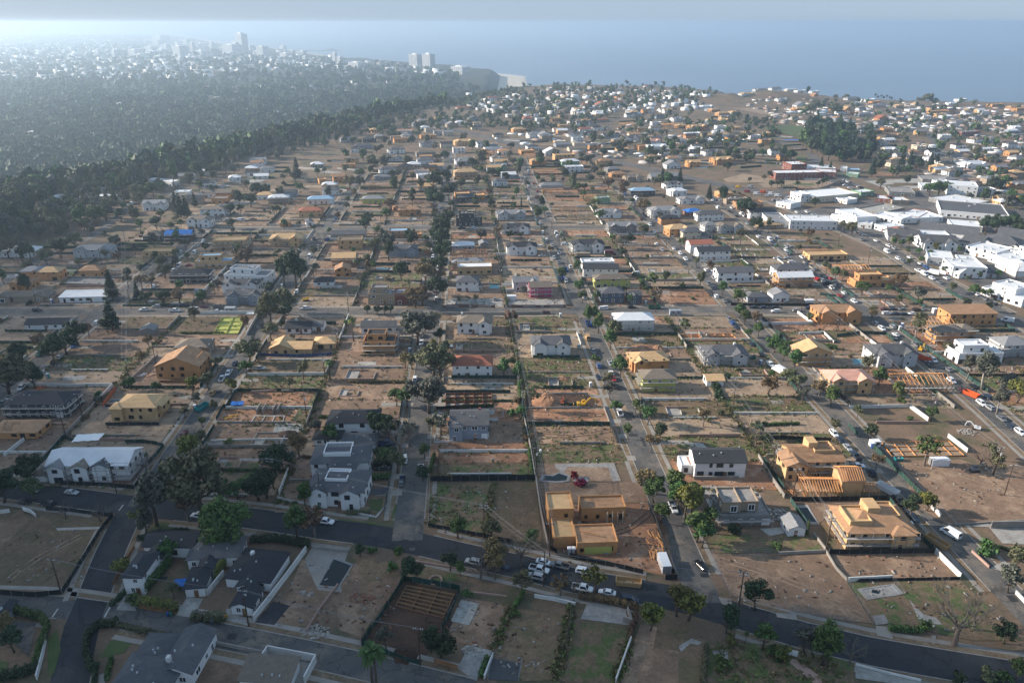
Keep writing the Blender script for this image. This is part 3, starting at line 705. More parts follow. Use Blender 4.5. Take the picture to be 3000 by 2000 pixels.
def rafters(par, x0, x1, y0, y1, z, pit, mtl, step, shape='g'):
    """open roof: one piece for each rafter"""
    ov = .4; ym = (y0+y1)/2; r = (y1-y0)/2*pit; n = int((x1-x0)/step)
    for i in range(n+1):
        x = x0+(x1-x0)*i/n
        for s in (0, 1):
            b = MB(); b.bar((x, y0-ov if s == 0 else y1+ov, z-ov*pit), (x, ym, z+r), .11, .24, mtl); O('rafter', b.mesh('rafter'), par)
    pbox('ridge_beam', par, mtl, x0, x1, ym-.06, ym+.06, z+r-.02, z+r+.2)
def studs(par, p, q, z0, h, mtl, step):
    d = Vector((q[0]-p[0], q[1]-p[1])); ln = d.length; d /= ln; n = max(2, int(ln/step)); a = math.atan2(d.y, d.x)
    for i in range(n+1): c = Vector(p)+d*ln*i/n; O('stud', unit(mtl), par, (c.x,c.y,z0), a, (.13,.13,h))
    c = (Vector(p)+Vector(q))/2
    for z in (z0, z0+h-.02): O('plate', unit(mtl), par, (c.x,c.y,z), a, (ln,.15,.13))
HOUSES = []
hcount = [0]
def house(c, x0, y0, x1, y1, dep, st, wm, rm, shape, flags='', look=None, cat='house', name=None, rot=None, extra=(), place=True, group=None):
    """a house from the foot of its camera-facing wall; flags: S scaffold, C chimney, D dormer, W side wing, N no windows"""
    hcount[0] += 1; rnd = random.Random(hcount[0]*13+5)
    P, Q = Vector(un(c, x0, y0)), Vector(un(c, x1, y1)); d = Q-P; L = d.length; ang = math.atan2(d.y, d.x)
    mid = (P+Q)/2; left = mid.x > -5; near = P.y < 262; dist = P.length
    if look is None:
        look = WWORD[wm]+(' two storey ' if st >= 2 else ' single storey ')+('frame ' if wm in 'OQ' else '')+'house with '+RWORD[rm]+{'h':' hip roof','g':' ridge roof','y':' gable roof','f':' flat roof','x':' cross gabled roof','s':' open rafters','t':' slanting roof'}[shape]
        if 'S' in flags: look += ' and scaffolding'
    t = thing(name or ('house' if wm not in 'OQ' else 'framed_house'), look, cat, P.x, P.y, h1(P.x, P.y) if dist > 500 else 0, ang, group, place=place)
    HOUSES.append((P.x, P.y, L, dep, ang, t))
    z0 = 0.0; h = st*3.05; W = 'N' not in flags
    if shape == 's':
        m = 'lumber'; step = 1.1 if near else 2.2
        for k in range(int(st)):
            for p, q in (((0,0),(L,0)),((L,0),(L,dep)),((L,dep),(0,dep)),((0,dep),(0,0)),((L*.4,0),(L*.4,dep))): studs(t, p, q, k*3.05, 2.95, m, step)
            if k: pbox('floor_deck', t, 'osb_pale', .1, L-.1, .1, dep-.1, k*3.05-.15, k*3.05-.05)
        rafters(t, 0, L, 0, dep, h, .4, m, .8 if near else 1.8)
    elif shape == 'x':
        block(t, 0, L, 0, dep, z0, st, 'h' if rnd.random() < .6 else 'g', wm, rm, near, rnd, left, wins=W)
        w = min(max(L*.32, 4), 7); pos = rnd.choice((0, 1)) ; xa = .06*L if pos == 0 else .94*L-w
        block(t, xa, xa+w, -1.7, dep*.45, z0, st, 'y', wm, rm, near, rnd, left, pit=.55, ov=.35, wins=W)
        if L > 17:
            xb = .94*L-w*.9 if pos == 0 else .06*L; block(t, xb, xb+w*.9, -1.0, dep*.4, z0, st, 'y', wm, rm, near, rnd, left, pit=.55, ov=.35, wins=W)
    else: block(t, 0, L, 0, dep, z0, st, shape, wm, rm, near, rnd, left, wins=W)
    if 'W' in flags:      # lower wing beside the main block on the camera side
        w = L*.42; xa = 0 if rnd.random() < .5 else L-w; block(t, xa, xa+w, -3.4, -.02, z0, max(1, st-1), 'h' if shape != 'f' else 'f', wm, rm, near, rnd, left, ov=.4)
    if 'U' in flags:      # smaller upper storey set back
        block(t, L*.12, L*.7, dep*.2, dep*.9, z0+h+(.02 if shape == 'f' else 0), 1, 'f', wm, rm, near, rnd, left)
    if 'C' in flags:
        cx = L*rnd.choice((.1,.3,.75)); pbox('chimney', t, 'wall_white' if wm in 'WG' else 'red_brick', cx, cx+.9, dep*.6, dep*.6+1.1, 0, h+2.6)
    if 'D' in flags:      # flat roof deck with tower
        zz = h+dep*.5*.42*.55
        pbox('stair_tower', t, WALLS[wm], L*.38, L*.56, dep*.45, dep*.85, h-.5, h+4.0)
    if 'S' in flags: scaffold(t, 0, L, 0 if 'W' not in flags else -3.4, dep, h, left)
    if W and wm not in 'OQ' and shape != 's':
        dx = L*rnd.uniform(.3,.7); pbox('door', t, 'wood_door', dx, dx+1.1, -.09, 0.02, .05, 2.2)
        if L > 12 and near: gx = L*.82; pbox('garage_door', t, 'trim_white', gx, min(gx+2.6, L-.2), -.07, .02, .02, 2.3)
    for e in extra:       # further blocks in the house's own metres: x0,x1,y0,y1,z0,storeys,shape,wall,roof
        block(t, *e[:5], e[5], e[6], e[7], e[8], near, rnd, left, wins=len(e) < 10 or e[9])
    return t

# ------------------------------------------------------------------ fences and walls
FMAT = dict(green='fence_green', black='fence_black', white='wall_white', grey='wall_grey', pink='wall_pink', wood='wood_fence', blue='fence_blue', brown='brown_banner', orange='orange_board')
FLOOK = dict(green='green screened fence', black='black screened fence', white='white garden wall', grey='grey block wall', pink='pinkish block wall', wood='wooden board fence', blue='dark blue screened fence', brown='brown printed fence', orange='orange board fence', chain='bare chain link fence', picket='white picket fence')
FARF = []
def fence(kind, pts, h=1.9, step=None, look=None):
    P = [Vector((p[0], p[1], 0)) for p in pts]; o = P[0]; far = o.y > 370
    solid = kind in ('white','grey','pink')
    if o.y > 548:      # too far off to tell the panels apart
        for a, b in zip(P, P[1:]): FARF.append((a, b, h, {'white':0,'grey':1,'pink':1}.get(kind, 2)))
        return None
    t = thing('wall' if solid else 'fence', look or FLOOK[kind], 'wall' if solid else 'fence', o.x, o.y, 0, 0, 'fences and walls round the lots')
    t.name = 'garden_wall' if solid else 'fence'
    step = step or (3.0 if not far else 8.0)
    for a, b in zip(P, P[1:]):
        d = b-a; ln = d.length
        if ln < .3: continue
        ang = math.atan2(d.y, d.x); n = max(1, round(ln/step))
        if solid:
            n = max(1, round(ln/12)) if not far else 1
            for i in range(n):
                c = a.lerp(b, (i+.5)/n)-o; hh = h*(1 if n == 1 else random.uniform(.92,1.06))
                O('wall_panel', unit(FMAT[kind]), t, c, ang, (ln/n-.004, .22, hh)); O('coping', unit(FMAT[kind]), t, (c.x,c.y,hh+.002), ang, (ln/n-.01, .32, .08))
            continue
        for i in range(n):
            c = a.lerp(b, (i+.5)/n)-o; lean = random.uniform(-.05,.05)
            if kind == 'chain':
                for z in (.1, h*.5, h-.05): O('rail', unit('steel'), t, (c.x,c.y,z), ang, (ln/n, .03, .03))
            elif kind == 'picket':
                for z in (.3, h-.25): O('rail', unit('trim_white'), t, (c.x,c.y,z), ang, (ln/n, .05, .1))
                if not far:
                    for k in range(6): cc = a.lerp(b, (i+(k+.5)/6)/n)-o; O('picket', unit('trim_white'), t, (cc.x,cc.y,.02), ang, (.16,.04,h))
            else: O('panel', unit(FMAT[kind]), t, (c.x,c.y,.03), (lean, 0, ang), (ln/n-.02, .05, h*random.uniform(.93,1.03)))
        for i in range(n+1):
            c = a.lerp(b, i/n)-o; O('post', unit('steel' if kind != 'wood' else 'wood_fence'), t, (c.x,c.y,0), ang, (.08,.09,h+.08))
    return t
def fpx(kind, c, pts, h=1.9, look=None): return fence(kind, [un(c, x, y) for x, y in pts], h, look=look)

# ------------------------------------------------------------------ vehicles (length along x, front at +x)
CARS = {}
def loft(b, stations, m):
    """stations: x, zlow, zhigh, half width"""
    ring = lambda x, zl, zh, w: [(x,-w*.9,zl),(x,-w,zl+.18),(x,-w,zh-.16),(x,-w*.86,zh),(x,w*.86,zh),(x,w,zh-.16),(x,w,zl+.18),(x,w*.9,zl)]
    o = len(b.v); k = b.mi(m)
    for s in stations: b.v += ring(*s)
    for i in range(len(stations)-1):
        for j in range(8): b.f.append((o+i*8+j, o+i*8+(j+1) % 8, o+i*8+8+(j+1) % 8, o+i*8+8+j)); b.m.append(k)
    b.f.append(tuple(o+j for j in reversed(range(8)))); b.m.append(k); b.f.append(tuple(o+(len(stations)-1)*8+j for j in range(8))); b.m.append(k)
SPEC = dict(   # body stations; cabin base x0,x1,z ; top x0,x1,z ; half widths ; wheelbase
 sedan=([(-2.35,.42,.80,.80),(-2.2,.28,.98,.88),(-.9,.24,1.0,.91),(.9,.24,.98,.91),(2.0,.28,.80,.87),(2.3,.42,.62,.74)], (-1.75,1.15,.95),(-1.0,.35,1.45),(.82,.64),(-1.4,1.4)),
 suv=([(-2.35,.45,1.0,.84),(-2.25,.32,1.12,.93),(-.5,.30,1.14,.95),(1.1,.30,1.10,.95),(2.15,.34,.98,.92),(2.4,.48,.80,.82)], (-2.2,1.3,1.08),(-1.95,.55,1.74),(.88,.72),(-1.42,1.45)),
 pickup=([(-2.85,.50,1.0,.88),(-2.75,.42,1.06,.97),(-.6,.40,1.08,.98),(1.4,.40,1.12,.98),(2.7,.44,1.04,.95),(2.9,.56,.84,.85)], (-.75,1.65,1.06),(-.55,.95,1.82),(.90,.74),(-1.75,1.8)),
 van=([(-2.85,.45,1.3,.92),(-2.75,.34,1.35,1.0),(.5,.32,1.35,1.0),(1.9,.34,1.28,1.0),(2.75,.38,1.05,.94),(2.95,.5,.85,.84)], (-2.8,2.3,1.3),(-2.72,1.35,2.45),(.97,.84),(-1.75,1.85)),
)
def tri_prism_quad(b, q, m, off):
    q = [Vector(p) for p in q]; n = (q[1]-q[0]).cross(q[3]-q[0]).normalized()
    c = sum(q, Vector())/4; q = [c+(p-c)*.84 + n*off for p in q]; back = [p - n*.06 for p in q]
    b.add(q+back, [(0,1,2,3),(0,4,5,1),(1,5,6,2),(2,6,7,3),(3,7,4,0)], m)
def car_meshes(typ, paint):
    k = (typ, paint)
    if k in CARS: return CARS[k]
    st, cb, ct, (wb, wt), wh = SPEC[typ]; out = []
    b = MB(); loft(b, st, paint)
    A = [(cb[0],-wb,cb[2]),(cb[1],-wb,cb[2]),(cb[1],wb,cb[2]),(cb[0],wb,cb[2])]; T = [(ct[0],-wt,ct[2]),(ct[1],-wt,ct[2]),(ct[1],wt,ct[2]),(ct[0],wt,ct[2])]
    b.add(A+T, [(4,5,6,7),(0,1,5,4),(1,2,6,5),(2,3,7,6),(3,0,4,7)], paint)
    if typ == 'pickup':      # cargo bed
        b.box(-2.68,-.85,-.80,.80,1.065,1.085,'tyre'); 
        for y in (-.92,.80): b.box(-2.75,-.78,y,y+.12,1.02,1.22,paint)
        b.box(-2.83,-2.72,-.9,.9,1.0,1.2,paint)
    out.append(('body', b.mesh('body')))
    for nm, q in (('windscreen',[A[1],A[2],T[2],T[1]]),('rear_window',[A[3],A[0],T[0],T[3]]),('side_window',[A[0],A[1],T[1],T[0]]),('side_window',[A[2],A[3],T[3],T[2]])):
        if typ == 'van' and nm == 'side_window':
            f = .62; q2 = [Vector(q[0]).lerp(Vector(q[1]), f), Vector(q[1]), Vector(q[2]), Vector(q[3]).lerp(Vector(q[2]), f)] if q[0][0] < q[1][0] else [Vector(q[0]), Vector(q[0]).lerp(Vector(q[1]), 1-f), Vector(q[3]).lerp(Vector(q[2]), 1-f), Vector(q[3])]
            q = q2
        b = MB(); tri_prism_quad(b, q, 'glass_dark', .012); out.append((nm, b.mesh(nm)))
    r = .34 if typ == 'sedan' else .40
    for x in wh:
        for y in (-1, 1):
            b = MB(); yy = y*(st[2][3]-.10); b.tube([(x,yy-.12,r),(x,yy+.12,r)], [r,r], 12, 'tyre'); b.tube([(x,yy+y*.10,r),(x,yy+y*.135,r)], [r*.6,r*.55], 10, 'rim'); out.append(('wheel', b.mesh('wheel')))
    zf = st[-1][2]-.08; zr = st[0][2]-.06
    for y in (-1, 1):
        b = MB(); b.box(st[-1][0]-.12, st[-1][0]+.015, y*.55-.15, y*.55+.15, zf-.1, zf+.05, 'lamp_clear'); out.append(('headlight', b.mesh('headlight')))
        b = MB(); b.box(st[0][0]-.015, st[0][0]+.1, y*.6-.14, y*.6+.14, zr-.14, zr+.02, 'lamp_red'); out.append(('tail_light', b.mesh('tail_light')))
    CARS[k] = out; return out
CNAME = dict(sedan='parked_car', suv='parked_suv', pickup='pickup_truck', van='delivery_van'); CWORD = dict(sedan='sedan', suv='sport utility car', pickup='pickup truck', van='van')
def car(typ, colr, x, y, heading, look=None, z=.045):
    t = thing(CNAME[typ], look or (colr+' '+CWORD[typ]), {'sedan':'car','suv':'car','pickup':'truck','van':'van'}[typ], x, y, z, heading, 'vehicles parked along the streets')
    for nm, me in car_meshes(typ, 'paint_'+colr): O(nm, me, t)
    return t
SH = math.pi/2 + GA*-1    # along the streets, away from the camera
SH = math.atan2(1, -0.06)

# ------------------------------------------------------------------ poles, wires and site equipment
POLES = []
def pole(c, x, y, h=11.5, arms=1, can=True, rot=0.0, xy=None):
    p = xy or un(c, x, y); t = thing('utility_pole', 'dark wooden utility pole'+(' with transformer' if can else '')+(' and double crossarm' if arms > 1 else ''), 'utility pole', p[0], p[1], 0, rot, 'utility poles')
    b = MB(); b.tube([(0,0,0),(0,0,h)], [.19,.13], 8, 'pole_wood'); O('post', b.mesh('post'), t)
    for k in range(arms):
        z = h-.35-.9*k; a = pbox('crossarm', t, 'roof_grey', -1.25, 1.25, -.2, -.06, z, z+.16)
        for xx in (-1.1,-.6,.6,1.1): pbox('insulator', t, 'trim_white', xx-.05, xx+.05, -.18, -.08, z+.16, z+.36)
    if can: pbox('transformer', t, 'light_grey', .1, .6, -.5, -.05, h-2.9, h-1.9, 'cyl')
    POLES.append((p[0], p[1], h, rot)); return len(POLES)-1
wcount = [0]
def wires(a, b, n=3, r=.028):
    A, B = POLES[a], POLES[b]
    for k in range(n):
        off = (-1.1,.6,1.1,-.6)[k]; wcount[0] += 1; pts = []
        for i in range(9):
            s = i/8; ca, cb2 = A[3], B[3]
            xa = A[0]+off*math.cos(ca); ya = A[1]+off*math.sin(ca); xb = B[0]+off*math.cos(cb2); yb = B[1]+off*math.sin(cb2)
            pts.append((xa+(xb-xa)*s-A[0], ya+(yb-ya)*s-A[1], (A[2]*(1-s)+B[2]*s)-.02 - 1.1*4*s*(1-s)*min(1, math.hypot(xb-xa, yb-ya)/45)))
        m = MB(); m.tube(pts, [r]*9, 4, 'wire')
        o = thing('power_line', 'thin overhead power line strung between poles', 'power line', A[0], A[1], 0, 0, 'power lines', m.mesh('power_line'))
def dumpster(c, x, y, paint, ang, L=6.0, w=2.4, h=1.7, look='open dumpster'):
    p = un(c, x, y); t = thing('dumpster', look, 'dumpster', p[0], p[1], .05, ang, 'dumpsters'); b = MB(); e = .1
    a = [(-L/2,-w/2,.25),(L/2,-w/2,.25),(L/2,w/2,.25),(-L/2,w/2,.25)]; q = [(-L/2-.25,-w/2,h),(L/2+.25,-w/2,h),(L/2+.25,w/2,h),(-L/2-.25,w/2,h)]
    i_ = [(-L/2-.12,-w/2+e,h),(L/2+.12,-w/2+e,h),(L/2+.12,w/2-e,h),(-L/2-.12,w/2-e,h)]; f = [(-L/2+.1,-w/2+e,.5),(L/2-.1,-w/2+e,.5),(L/2-.1,w/2-e,.5),(-L/2+.1,w/2-e,.5)]
    fs = [(0,1,5,4),(1,2,6,5),(2,3,7,6),(3,0,4,7),(3,2,1,0)] + [(4+i,4+(i+1) % 4,8+(i+1) % 4,8+i) for i in range(4)] + [(8+i,8+(i+1) % 4,12+(i+1) % 4,12+i) for i in range(4)] + [(12,13,14,15)]
    b.add(a+q+i_+f, fs, paint); O('body', b.mesh('body'), t)
    for i in range(9):
        xx = -L/2+L*(i+.5)/9
        for s in (-1, 1): pbox('rib', t, paint, xx-.06, xx+.06, s*w/2-.07, s*w/2+.07, .3, h-.05)
    for s in (-1, 1): pbox('skid', t, 'rust', -L/2, L/2, s*.6-.1, s*.6+.1, 0, .26)
    V, Q = leaves([(0,0,.7,L*.4,w*.35,.35)], 60, .35, .3, int(x)); O('debris', npmesh('debris', V, Q, ['rubble']), t)['kind'] = 'stuff'
    return t
def toilet(c, x, y, paint, word):
    p = un(c, x, y); t = thing('portable_toilet', word+' portable toilet', 'portable toilet', p[0], p[1], .02, random.uniform(-.2,.2), 'portable toilets')
    pbox('cabin', t, paint, -.58,.58,-.58,.58,.08,2.1); pbox('door', t, 'light_grey', -.4,.4,-.62,-.57,.15,1.95); b = MB()
    b.add([(-.64,-.64,2.1),(.64,-.64,2.1),(.64,.64,2.1),(-.64,.64,2.1),(-.4,-.4,2.35),(.4,-.4,2.35),(.4,.4,2.35),(-.4,.4,2.35)], [(0,1,5,4),(1,2,6,5),(2,3,7,6),(3,0,4,7),(4,5,6,7),(3,2,1,0)], 'trim_white'); O('roof', b.mesh('roof'), t)
def container(c, x, y, paint, ang, L=6.06, w=2.44, h=2.6, look='white shipping container', win=False, name='shipping_container'):
    p = un(c, x, y); t = thing(name, look, 'container', p[0], p[1], .1, ang); pbox('body', t, paint, -L/2,L/2,-w/2,w/2,0,h)
    n = int(L/.55)
    for i in range(n):
        xx = -L/2+L*(i+.5)/n
        if not win:
            for s in (-1, 1): pbox('rib', t, paint, xx-.1, xx+.1, s*w/2-.04, s*w/2+.04, .15, h-.15)
        if i % 2: pbox('roof_rib', t, paint, xx-.1, xx+.1, -w/2+.1, w/2-.1, h, h+.04)
    for s in (-1, 1): pbox('corner_post', t, 'light_grey', L/2-.1, L/2+.02, s*w/2-.08, s*w/2+.06, 0, h+.02)
    if win:
        for xx in (-L*.25, L*.2): pbox('window', t, 'glass_dark', xx-.5,xx+.5,-w/2-.03,-w/2+.02,1.0,1.9)
        pbox('door', t, 'roof_grey', -.3,.5,-w/2-.03,-w/2+.02,.1,2.1)
    else: pbox('door', t, 'roof_grey', -L/2-.03,-L/2+.01,-w/2+.1,w/2-.1,.1,h-.1)
    return t
def excavator(c, x, y, paint, ang, look, sc=1.0):
    p = un(c, x, y); t = thing('excavator', look, 'excavator', p[0], p[1], .03, ang); t.scale = (sc,)*3
    for s in (-1, 1):
        b = MB(); b.tube([(-1.6,s*1.05-.3,.45),(-1.6,s*1.05+.3,.45)], [.45,.45], 10, 'tyre'); b.tube([(1.6,s*1.05-.3,.45),(1.6,s*1.05+.3,.45)], [.45,.45], 10, 'tyre'); b.box(-1.6,1.6,s*1.05-.28,s*1.05+.28,.01,.89,'tyre'); O('track', b.mesh('track'), t)
    b = MB(); b.box(-2.3,1.2,-1.15,1.15,1.0,1.9,paint); b.box(-2.4,-1.2,-1.1,1.1,1.9,2.2,paint); O('body', b.mesh('body'), t)
    b = MB(); b.box(-.1,1.3,.25,1.15,1.9,3.0,paint); b.box(.0,1.34,.3,1.1,2.15,2.85,'glass_dark'); O('cab', b.mesh('cab'), t)
    b = MB(); b.bar((1.0,-.3,1.8),(3.6,-.3,4.3),.4,.55,paint); b.bar((3.6,-.3,4.3),(5.4,-.3,3.9),.36,.45,paint); O('boom', b.mesh('boom'), t)
    b = MB(); b.bar((5.4,-.3,4.1),(6.1,-.3,1.3),.3,.4,paint); O('stick', b.mesh('stick'), t)
    b = MB(); b.box(5.6,6.5,-.8,.2,.4,1.3,'steel'); O('bucket', b.mesh('bucket'), t); return t
def pile(c, x, y, r, h, mtl, look, name='dirt_pile', asp=1.0):
    p = un(c, x, y); b = MB(); n = 14; rr = random.Random(int(x*3+y)); rows = 5; vs = []
    for i in range(rows):
        f = 1-i/(rows-1)
        for j in range(n): q = 6.2832*j/n; k = r*f*rr.uniform(.85,1.15); vs.append((math.cos(q)*k*asp, math.sin(q)*k, h*(1-f)**.85*rr.uniform(.85,1.1) if i else -.05))
    fs = [(i*n+j, i*n+(j+1) % n, (i+1)*n+(j+1) % n, (i+1)*n+j) for i in range(rows-1) for j in range(n)]
    b.add(vs, fs, mtl); b.add([vs[(rows-1)*n+j] for j in range(n)], [tuple(range(n))], mtl)
    thing(name, look, 'dirt pile', p[0], p[1], 0, 0, None, b.mesh(name))
def rubble(c, x, y, r, n, mtl='rubble', look='heap of broken concrete'):
    """heap of broken pieces too many to count"""
    p = un(c, x, y); rr = random.Random(int(x+y)); b = MB()
    for i in range(n):
        q = rr.random()*6.283; d = r*math.sqrt(rr.random()); s = rr.uniform(.15,.6); X, Y = math.cos(q)*d, math.sin(q)*d*.7; a = rr.random()*3
        b.bar((X-math.cos(a)*s, Y-math.sin(a)*s, rr.uniform(.05,.3)), (X+math.cos(a)*s, Y+math.sin(a)*s, rr.uniform(.05,.4)), s, rr.uniform(.05,.2), mtl)
    o = struct('rubble', b.mesh('rubble'), 'stuff'); o.location = (p[0], p[1], 0); o['label'] = look
_pz = [0]
def patch(c, pts, mtl, z=.08, name='ground_patch', label=None): _pz[0] += 1; return sheet(name, [un(c, x, y) for x, y in pts], z + .0006*_pz[0], mtl, label=label)
def pool(c, pts, water='water_pool', rim=.55, look='rectangular swimming pool', empty=False):
    P = [Vector((*un(c, x, y), 0)) for x, y in pts]; o = P[0]; ce = sum(P, Vector())/len(P); n = len(P)
    t = thing('swimming_pool', look, 'pool', o.x, o.y, .1)
    out = [p+(p-ce).normalized()*rim*1.4-o for p in P]; inn = [p-o for p in P]; b = MB(); zt = .14; zb = .02
    for i in range(n):
        j = (i+1) % n; A, B, C, D = out[i], out[j], inn[j], inn[i]
        b.add([(*A[:2],zt),(*B[:2],zt),(*C[:2],zt),(*D[:2],zt)], [(0,1,2,3)], 'concrete'); b.add([(*A[:2],-.1),(*B[:2],-.1),(*B[:2],zt),(*A[:2],zt)], [(0,1,2,3)], 'concrete'); b.add([(*D[:2],zt),(*C[:2],zt),(*C[:2],zb),(*D[:2],zb)], [(0,1,2,3)], 'roof_blue')
    O('coping', b.mesh('coping'), t); b = MB(); b.add([(*p[:2],.04) for p in inn], [tuple(range(n))], water); w = O('water', b.mesh('water'), t)
    return t
def formwork(c, pts, nx_, ny_, mtl='lumber', h=.35, look='timber foundation forms', slab_m='dirt_brown'):
    """rows of form boards laid out over a foundation: P0 near left, P1 near right, P2 far right, P3 far left"""
    P = [Vector((*un(c, x, y), 0)) for x, y in pts]; o = P[0]; t = thing('foundation_form', look, 'foundation', o.x, o.y, .1)
    f = lambda u, v: P[0].lerp(P[1], u).lerp(P[3].lerp(P[2], u), v)-o
    b = MB(); b.add([tuple(f(0,0)),tuple(f(1,0)),tuple(f(1,1)),tuple(f(0,1))], [(0,1,2,3)], slab_m); O('slab', b.mesh('slab'), t)
    for i in range(nx_+1):
        b = MB(); b.bar(f(i/nx_,0)+Vector((0,0,h/2)), f(i/nx_,1)+Vector((0,0,h/2)), .14, h, mtl); O('form_board', b.mesh('board'), t)
    for j in range(ny_+1):
        b = MB(); b.bar(f(0,j/ny_)+Vector((0,0,h/2+.01)), f(1,j/ny_)+Vector((0,0,h/2+.01)), .16, h, mtl); O('form_board', b.mesh('board'), t)
    return t

# ------------------------------------------------------------------ the houses, near ones first
house('a',872,800,1002,802, 10, 2,'W','k','h', look='white corner house with black hip roofs by the road junction', extra=[(1,5.4,10.2,15,0,1.3,'y','W','k'),(-2,12,15.2,22,0,1.3,'g','W','k')], place=False)
house('a',1285,822,1420,812, 8, 1.1,'W','k','h', look='sprawling grey and black roofed house with a skylit garage wing', extra=[(1.5,5.5,7.5,11.5,0,1.1,'y','W','k'),(-2.5,11.5,11.5,20,0,1.2,'h','W','d')], place=False)
house('a',1565,748,1868,782, 12, 1.15,'W','k','h', 'C', look='long white house with black roof beside the white boundary wall', extra=[(4.5,9.5,-2.6,4,0,1.05,'y','W','k')], place=False)
house('a',1602,938,1742,948, 7, 1,'W','k','y','', look='small white garage with black gable roof', name='garage', cat='garage', place=False)
house('a',800,1500,1190,1520, 9, 1.25,'W','d','h', 'C', look='broad grey roofed house on the bottom road with round lawn', extra=[(5,12,-3,5,0,1.15,'y','W','d'),(8.8,16.2,4,17,0,1.3,'y','W','d'),(.6,8,6,15.5,0,1.15,'h','W','d')], place=False)
house('a',1660,1450,2000,1475, 6.5, .9,'W','m','t','N', look='roofless white ruin with a remnant of tiled roof', cat='ruin', name='ruined_house', place=False)
house('a',-40,1010,52,1008, 5, 1,'B','k','y','N', look='small shed roof behind the tall hedge', name='shed', cat='shed', place=False)
house('s',905,1481,1066,1486, 12, 2,'W','d','x','', look='large white shingle style house with grey roofs and black shutters', extra=[(3,12,12.1,17,0,2,'h','W','d'),(5,12,3,9,6.4,.45,'f','W','w',False)], place=False)
house('s',915,1400,1082,1396, 11, 2,'W','d','h','', look='white house with a railed roof deck behind the shingle style house', extra=[(4,13,2,9,6.6,.4,'f','W','g',False)], place=False)
house('s',962,1280,1108,1278, 10, 2,'W','k','h','', look='white house with black roof carrying air units', extra=[(-4,6,-6,-.1,0,1,'h','W','k')], place=False)
house('s',1000,1318,1100,1318, 7, 1,'G','d','h','', look='low grey roofed house tucked behind the white house', place=False)
house('e',757,912,1012,906, 12, 2,'B','d','g','C', look='pale blue grey two storey house with curved bay', extra=[(10.2,13.6,.8,7,0,1.1,'h','B','d'),(-.6,4.2,-1.2,3,0,2,'h','B','d')], place=False)
b1 = house('b',1622,526,1902,516, 8.5, 1.15,'O','o','f','', look='sprawling modern plywood house frame with square tower and yellow wrapped wall', extra=[(-6.2,-.05,3,12,0,1.15,'f','O','q'),(-7,.6,12.1,21,0,2.15,'f','O','q'),(3.4,17,15.5,22,0,1.35,'f','O','o')], place=False)
pbox('wrapped_wall', b1, 'yellow_wrap', 2.2, 10, -.12, -.03, .05, 2.4); pbox('ladder_beam', b1, 'lumber', 1, 7, 4, 4.3, 4.2, 4.4, rot=-.35)
for i in range(4): pbox('column', b1, 'scaffold_plank', 11+i*1.6, 11.2+i*1.6, 13.9, 14.1, 0, 4)
house('c',250,328,602,322, 11, 1.05,'E','c','f','S', look='unfinished grey concrete house with flat stepped roofs', extra=[(.8,6.5,1.5,9.5,3.8,1,'f','T','c'),(6.6,12,2.2,10,3.8,.9,'f','T','c')], place=False)
house('c',1118,492,1592,488, 13, 2,'Q','o','h','SD', look='large plywood house frame with roof deck and white scaffold decks', extra=[(1.2,7.5,2.2,10,6.2,.5,'f','Q','q',False),(10.4,17,5,12,6.2,.45,'f','Q','o',False),(12.5,18.6,-1.2,4,0,2,'h','Q','o')], place=False)
house('c',722,402,838,400, 6, 1,'W','g','y','', look='small white shed with half red half grey roof', name='shed', cat='shed', place=False)
house('f',748,1168,1092,1162, 11, 2,'Q','o','g','SD', look='plywood house frame with stair tower above the parked pickups', extra=[(8,15,3,9,6.3,.5,'f','Q','o',False),(-3.2,4,-2.5,6,0,2,'y','Q','o')], place=False)
f14 = house('f',850,1318,1090,1320, 8, 1,'Q','o','s','', look='half built house of bare rafters and studs', place=False)
block(f14, 11.2, 18, 1.5, 9, 0, 2, 'g', 'Q','o', True, random.Random(3), True, wins=False)
rafters(f14, 11.2, 18, 1.2, 9.2, 6.6, .5, 'lumber', .7); rafters(f14, 0, 6, 9, 14, 3.4, .45, 'lumber', .8); studs(f14, (0,14),(6,14),0,3.2,'lumber',1.2); studs(f14, (18,.5),(23,.5),0,2.8,'lumber',1.0); studs(f14, (18,5),(23,5),0,2.8,'lumber',1.0); rafters(f14, 18.2, 23, .5, 5, 2.9, .2, 'lumber', .8)
house('f',78,1172,425,1170, 9, 2,'W','k','g','', look='white two storey house with black ridge roof and pink board balcony', extra=[(-4,-.05,2,8,0,1,'f','W','p')], place=False)
house('d',345,1192,900,1190, 11, 2,'W','w','g','S', look='white wrapped house with scaffolding at the near crossroads', extra=[(1,6,-1.8,4,0,2,'y','W','g'),(9,14,-1.8,5,0,2,'y','W','m'),(15.5,21,-1.2,6,0,2,'y','W','d'),(-5,0,-1,9,0,1,'h','W','m')], place=False)
house('d',1085,492,1385,492, 13, 2,'O','o','y','', look='tall orange plywood house frame with wide gable', extra=[(13,18,1,9,0,1.2,'t','O','o'),(12,16,6,12,3.6,1.1,'f','O','o')], place=False)
house('d',1215,345,1440,340, 10, 1.6,'T','m','h','', look='brown roofed tan house behind the orange frame', place=False)
house('d',810,782,1090,782, 11, 2,'Q','q','h','', look='pale plywood house frame with hip roof and wing over the drive', extra=[(12.5,17,2,9,2.6,1,'y','Q','q'),(-1.2,3,-1.2,4,0,2,'h','Q','q')], place=False)
house('d',1868,327,2145,325, 9, 1,'Q','q','g','', look='long low plywood house frame behind a dark blue fence', extra=[(0,9,-.6,9.5,0,1.25,'y','Q','q')], place=False)
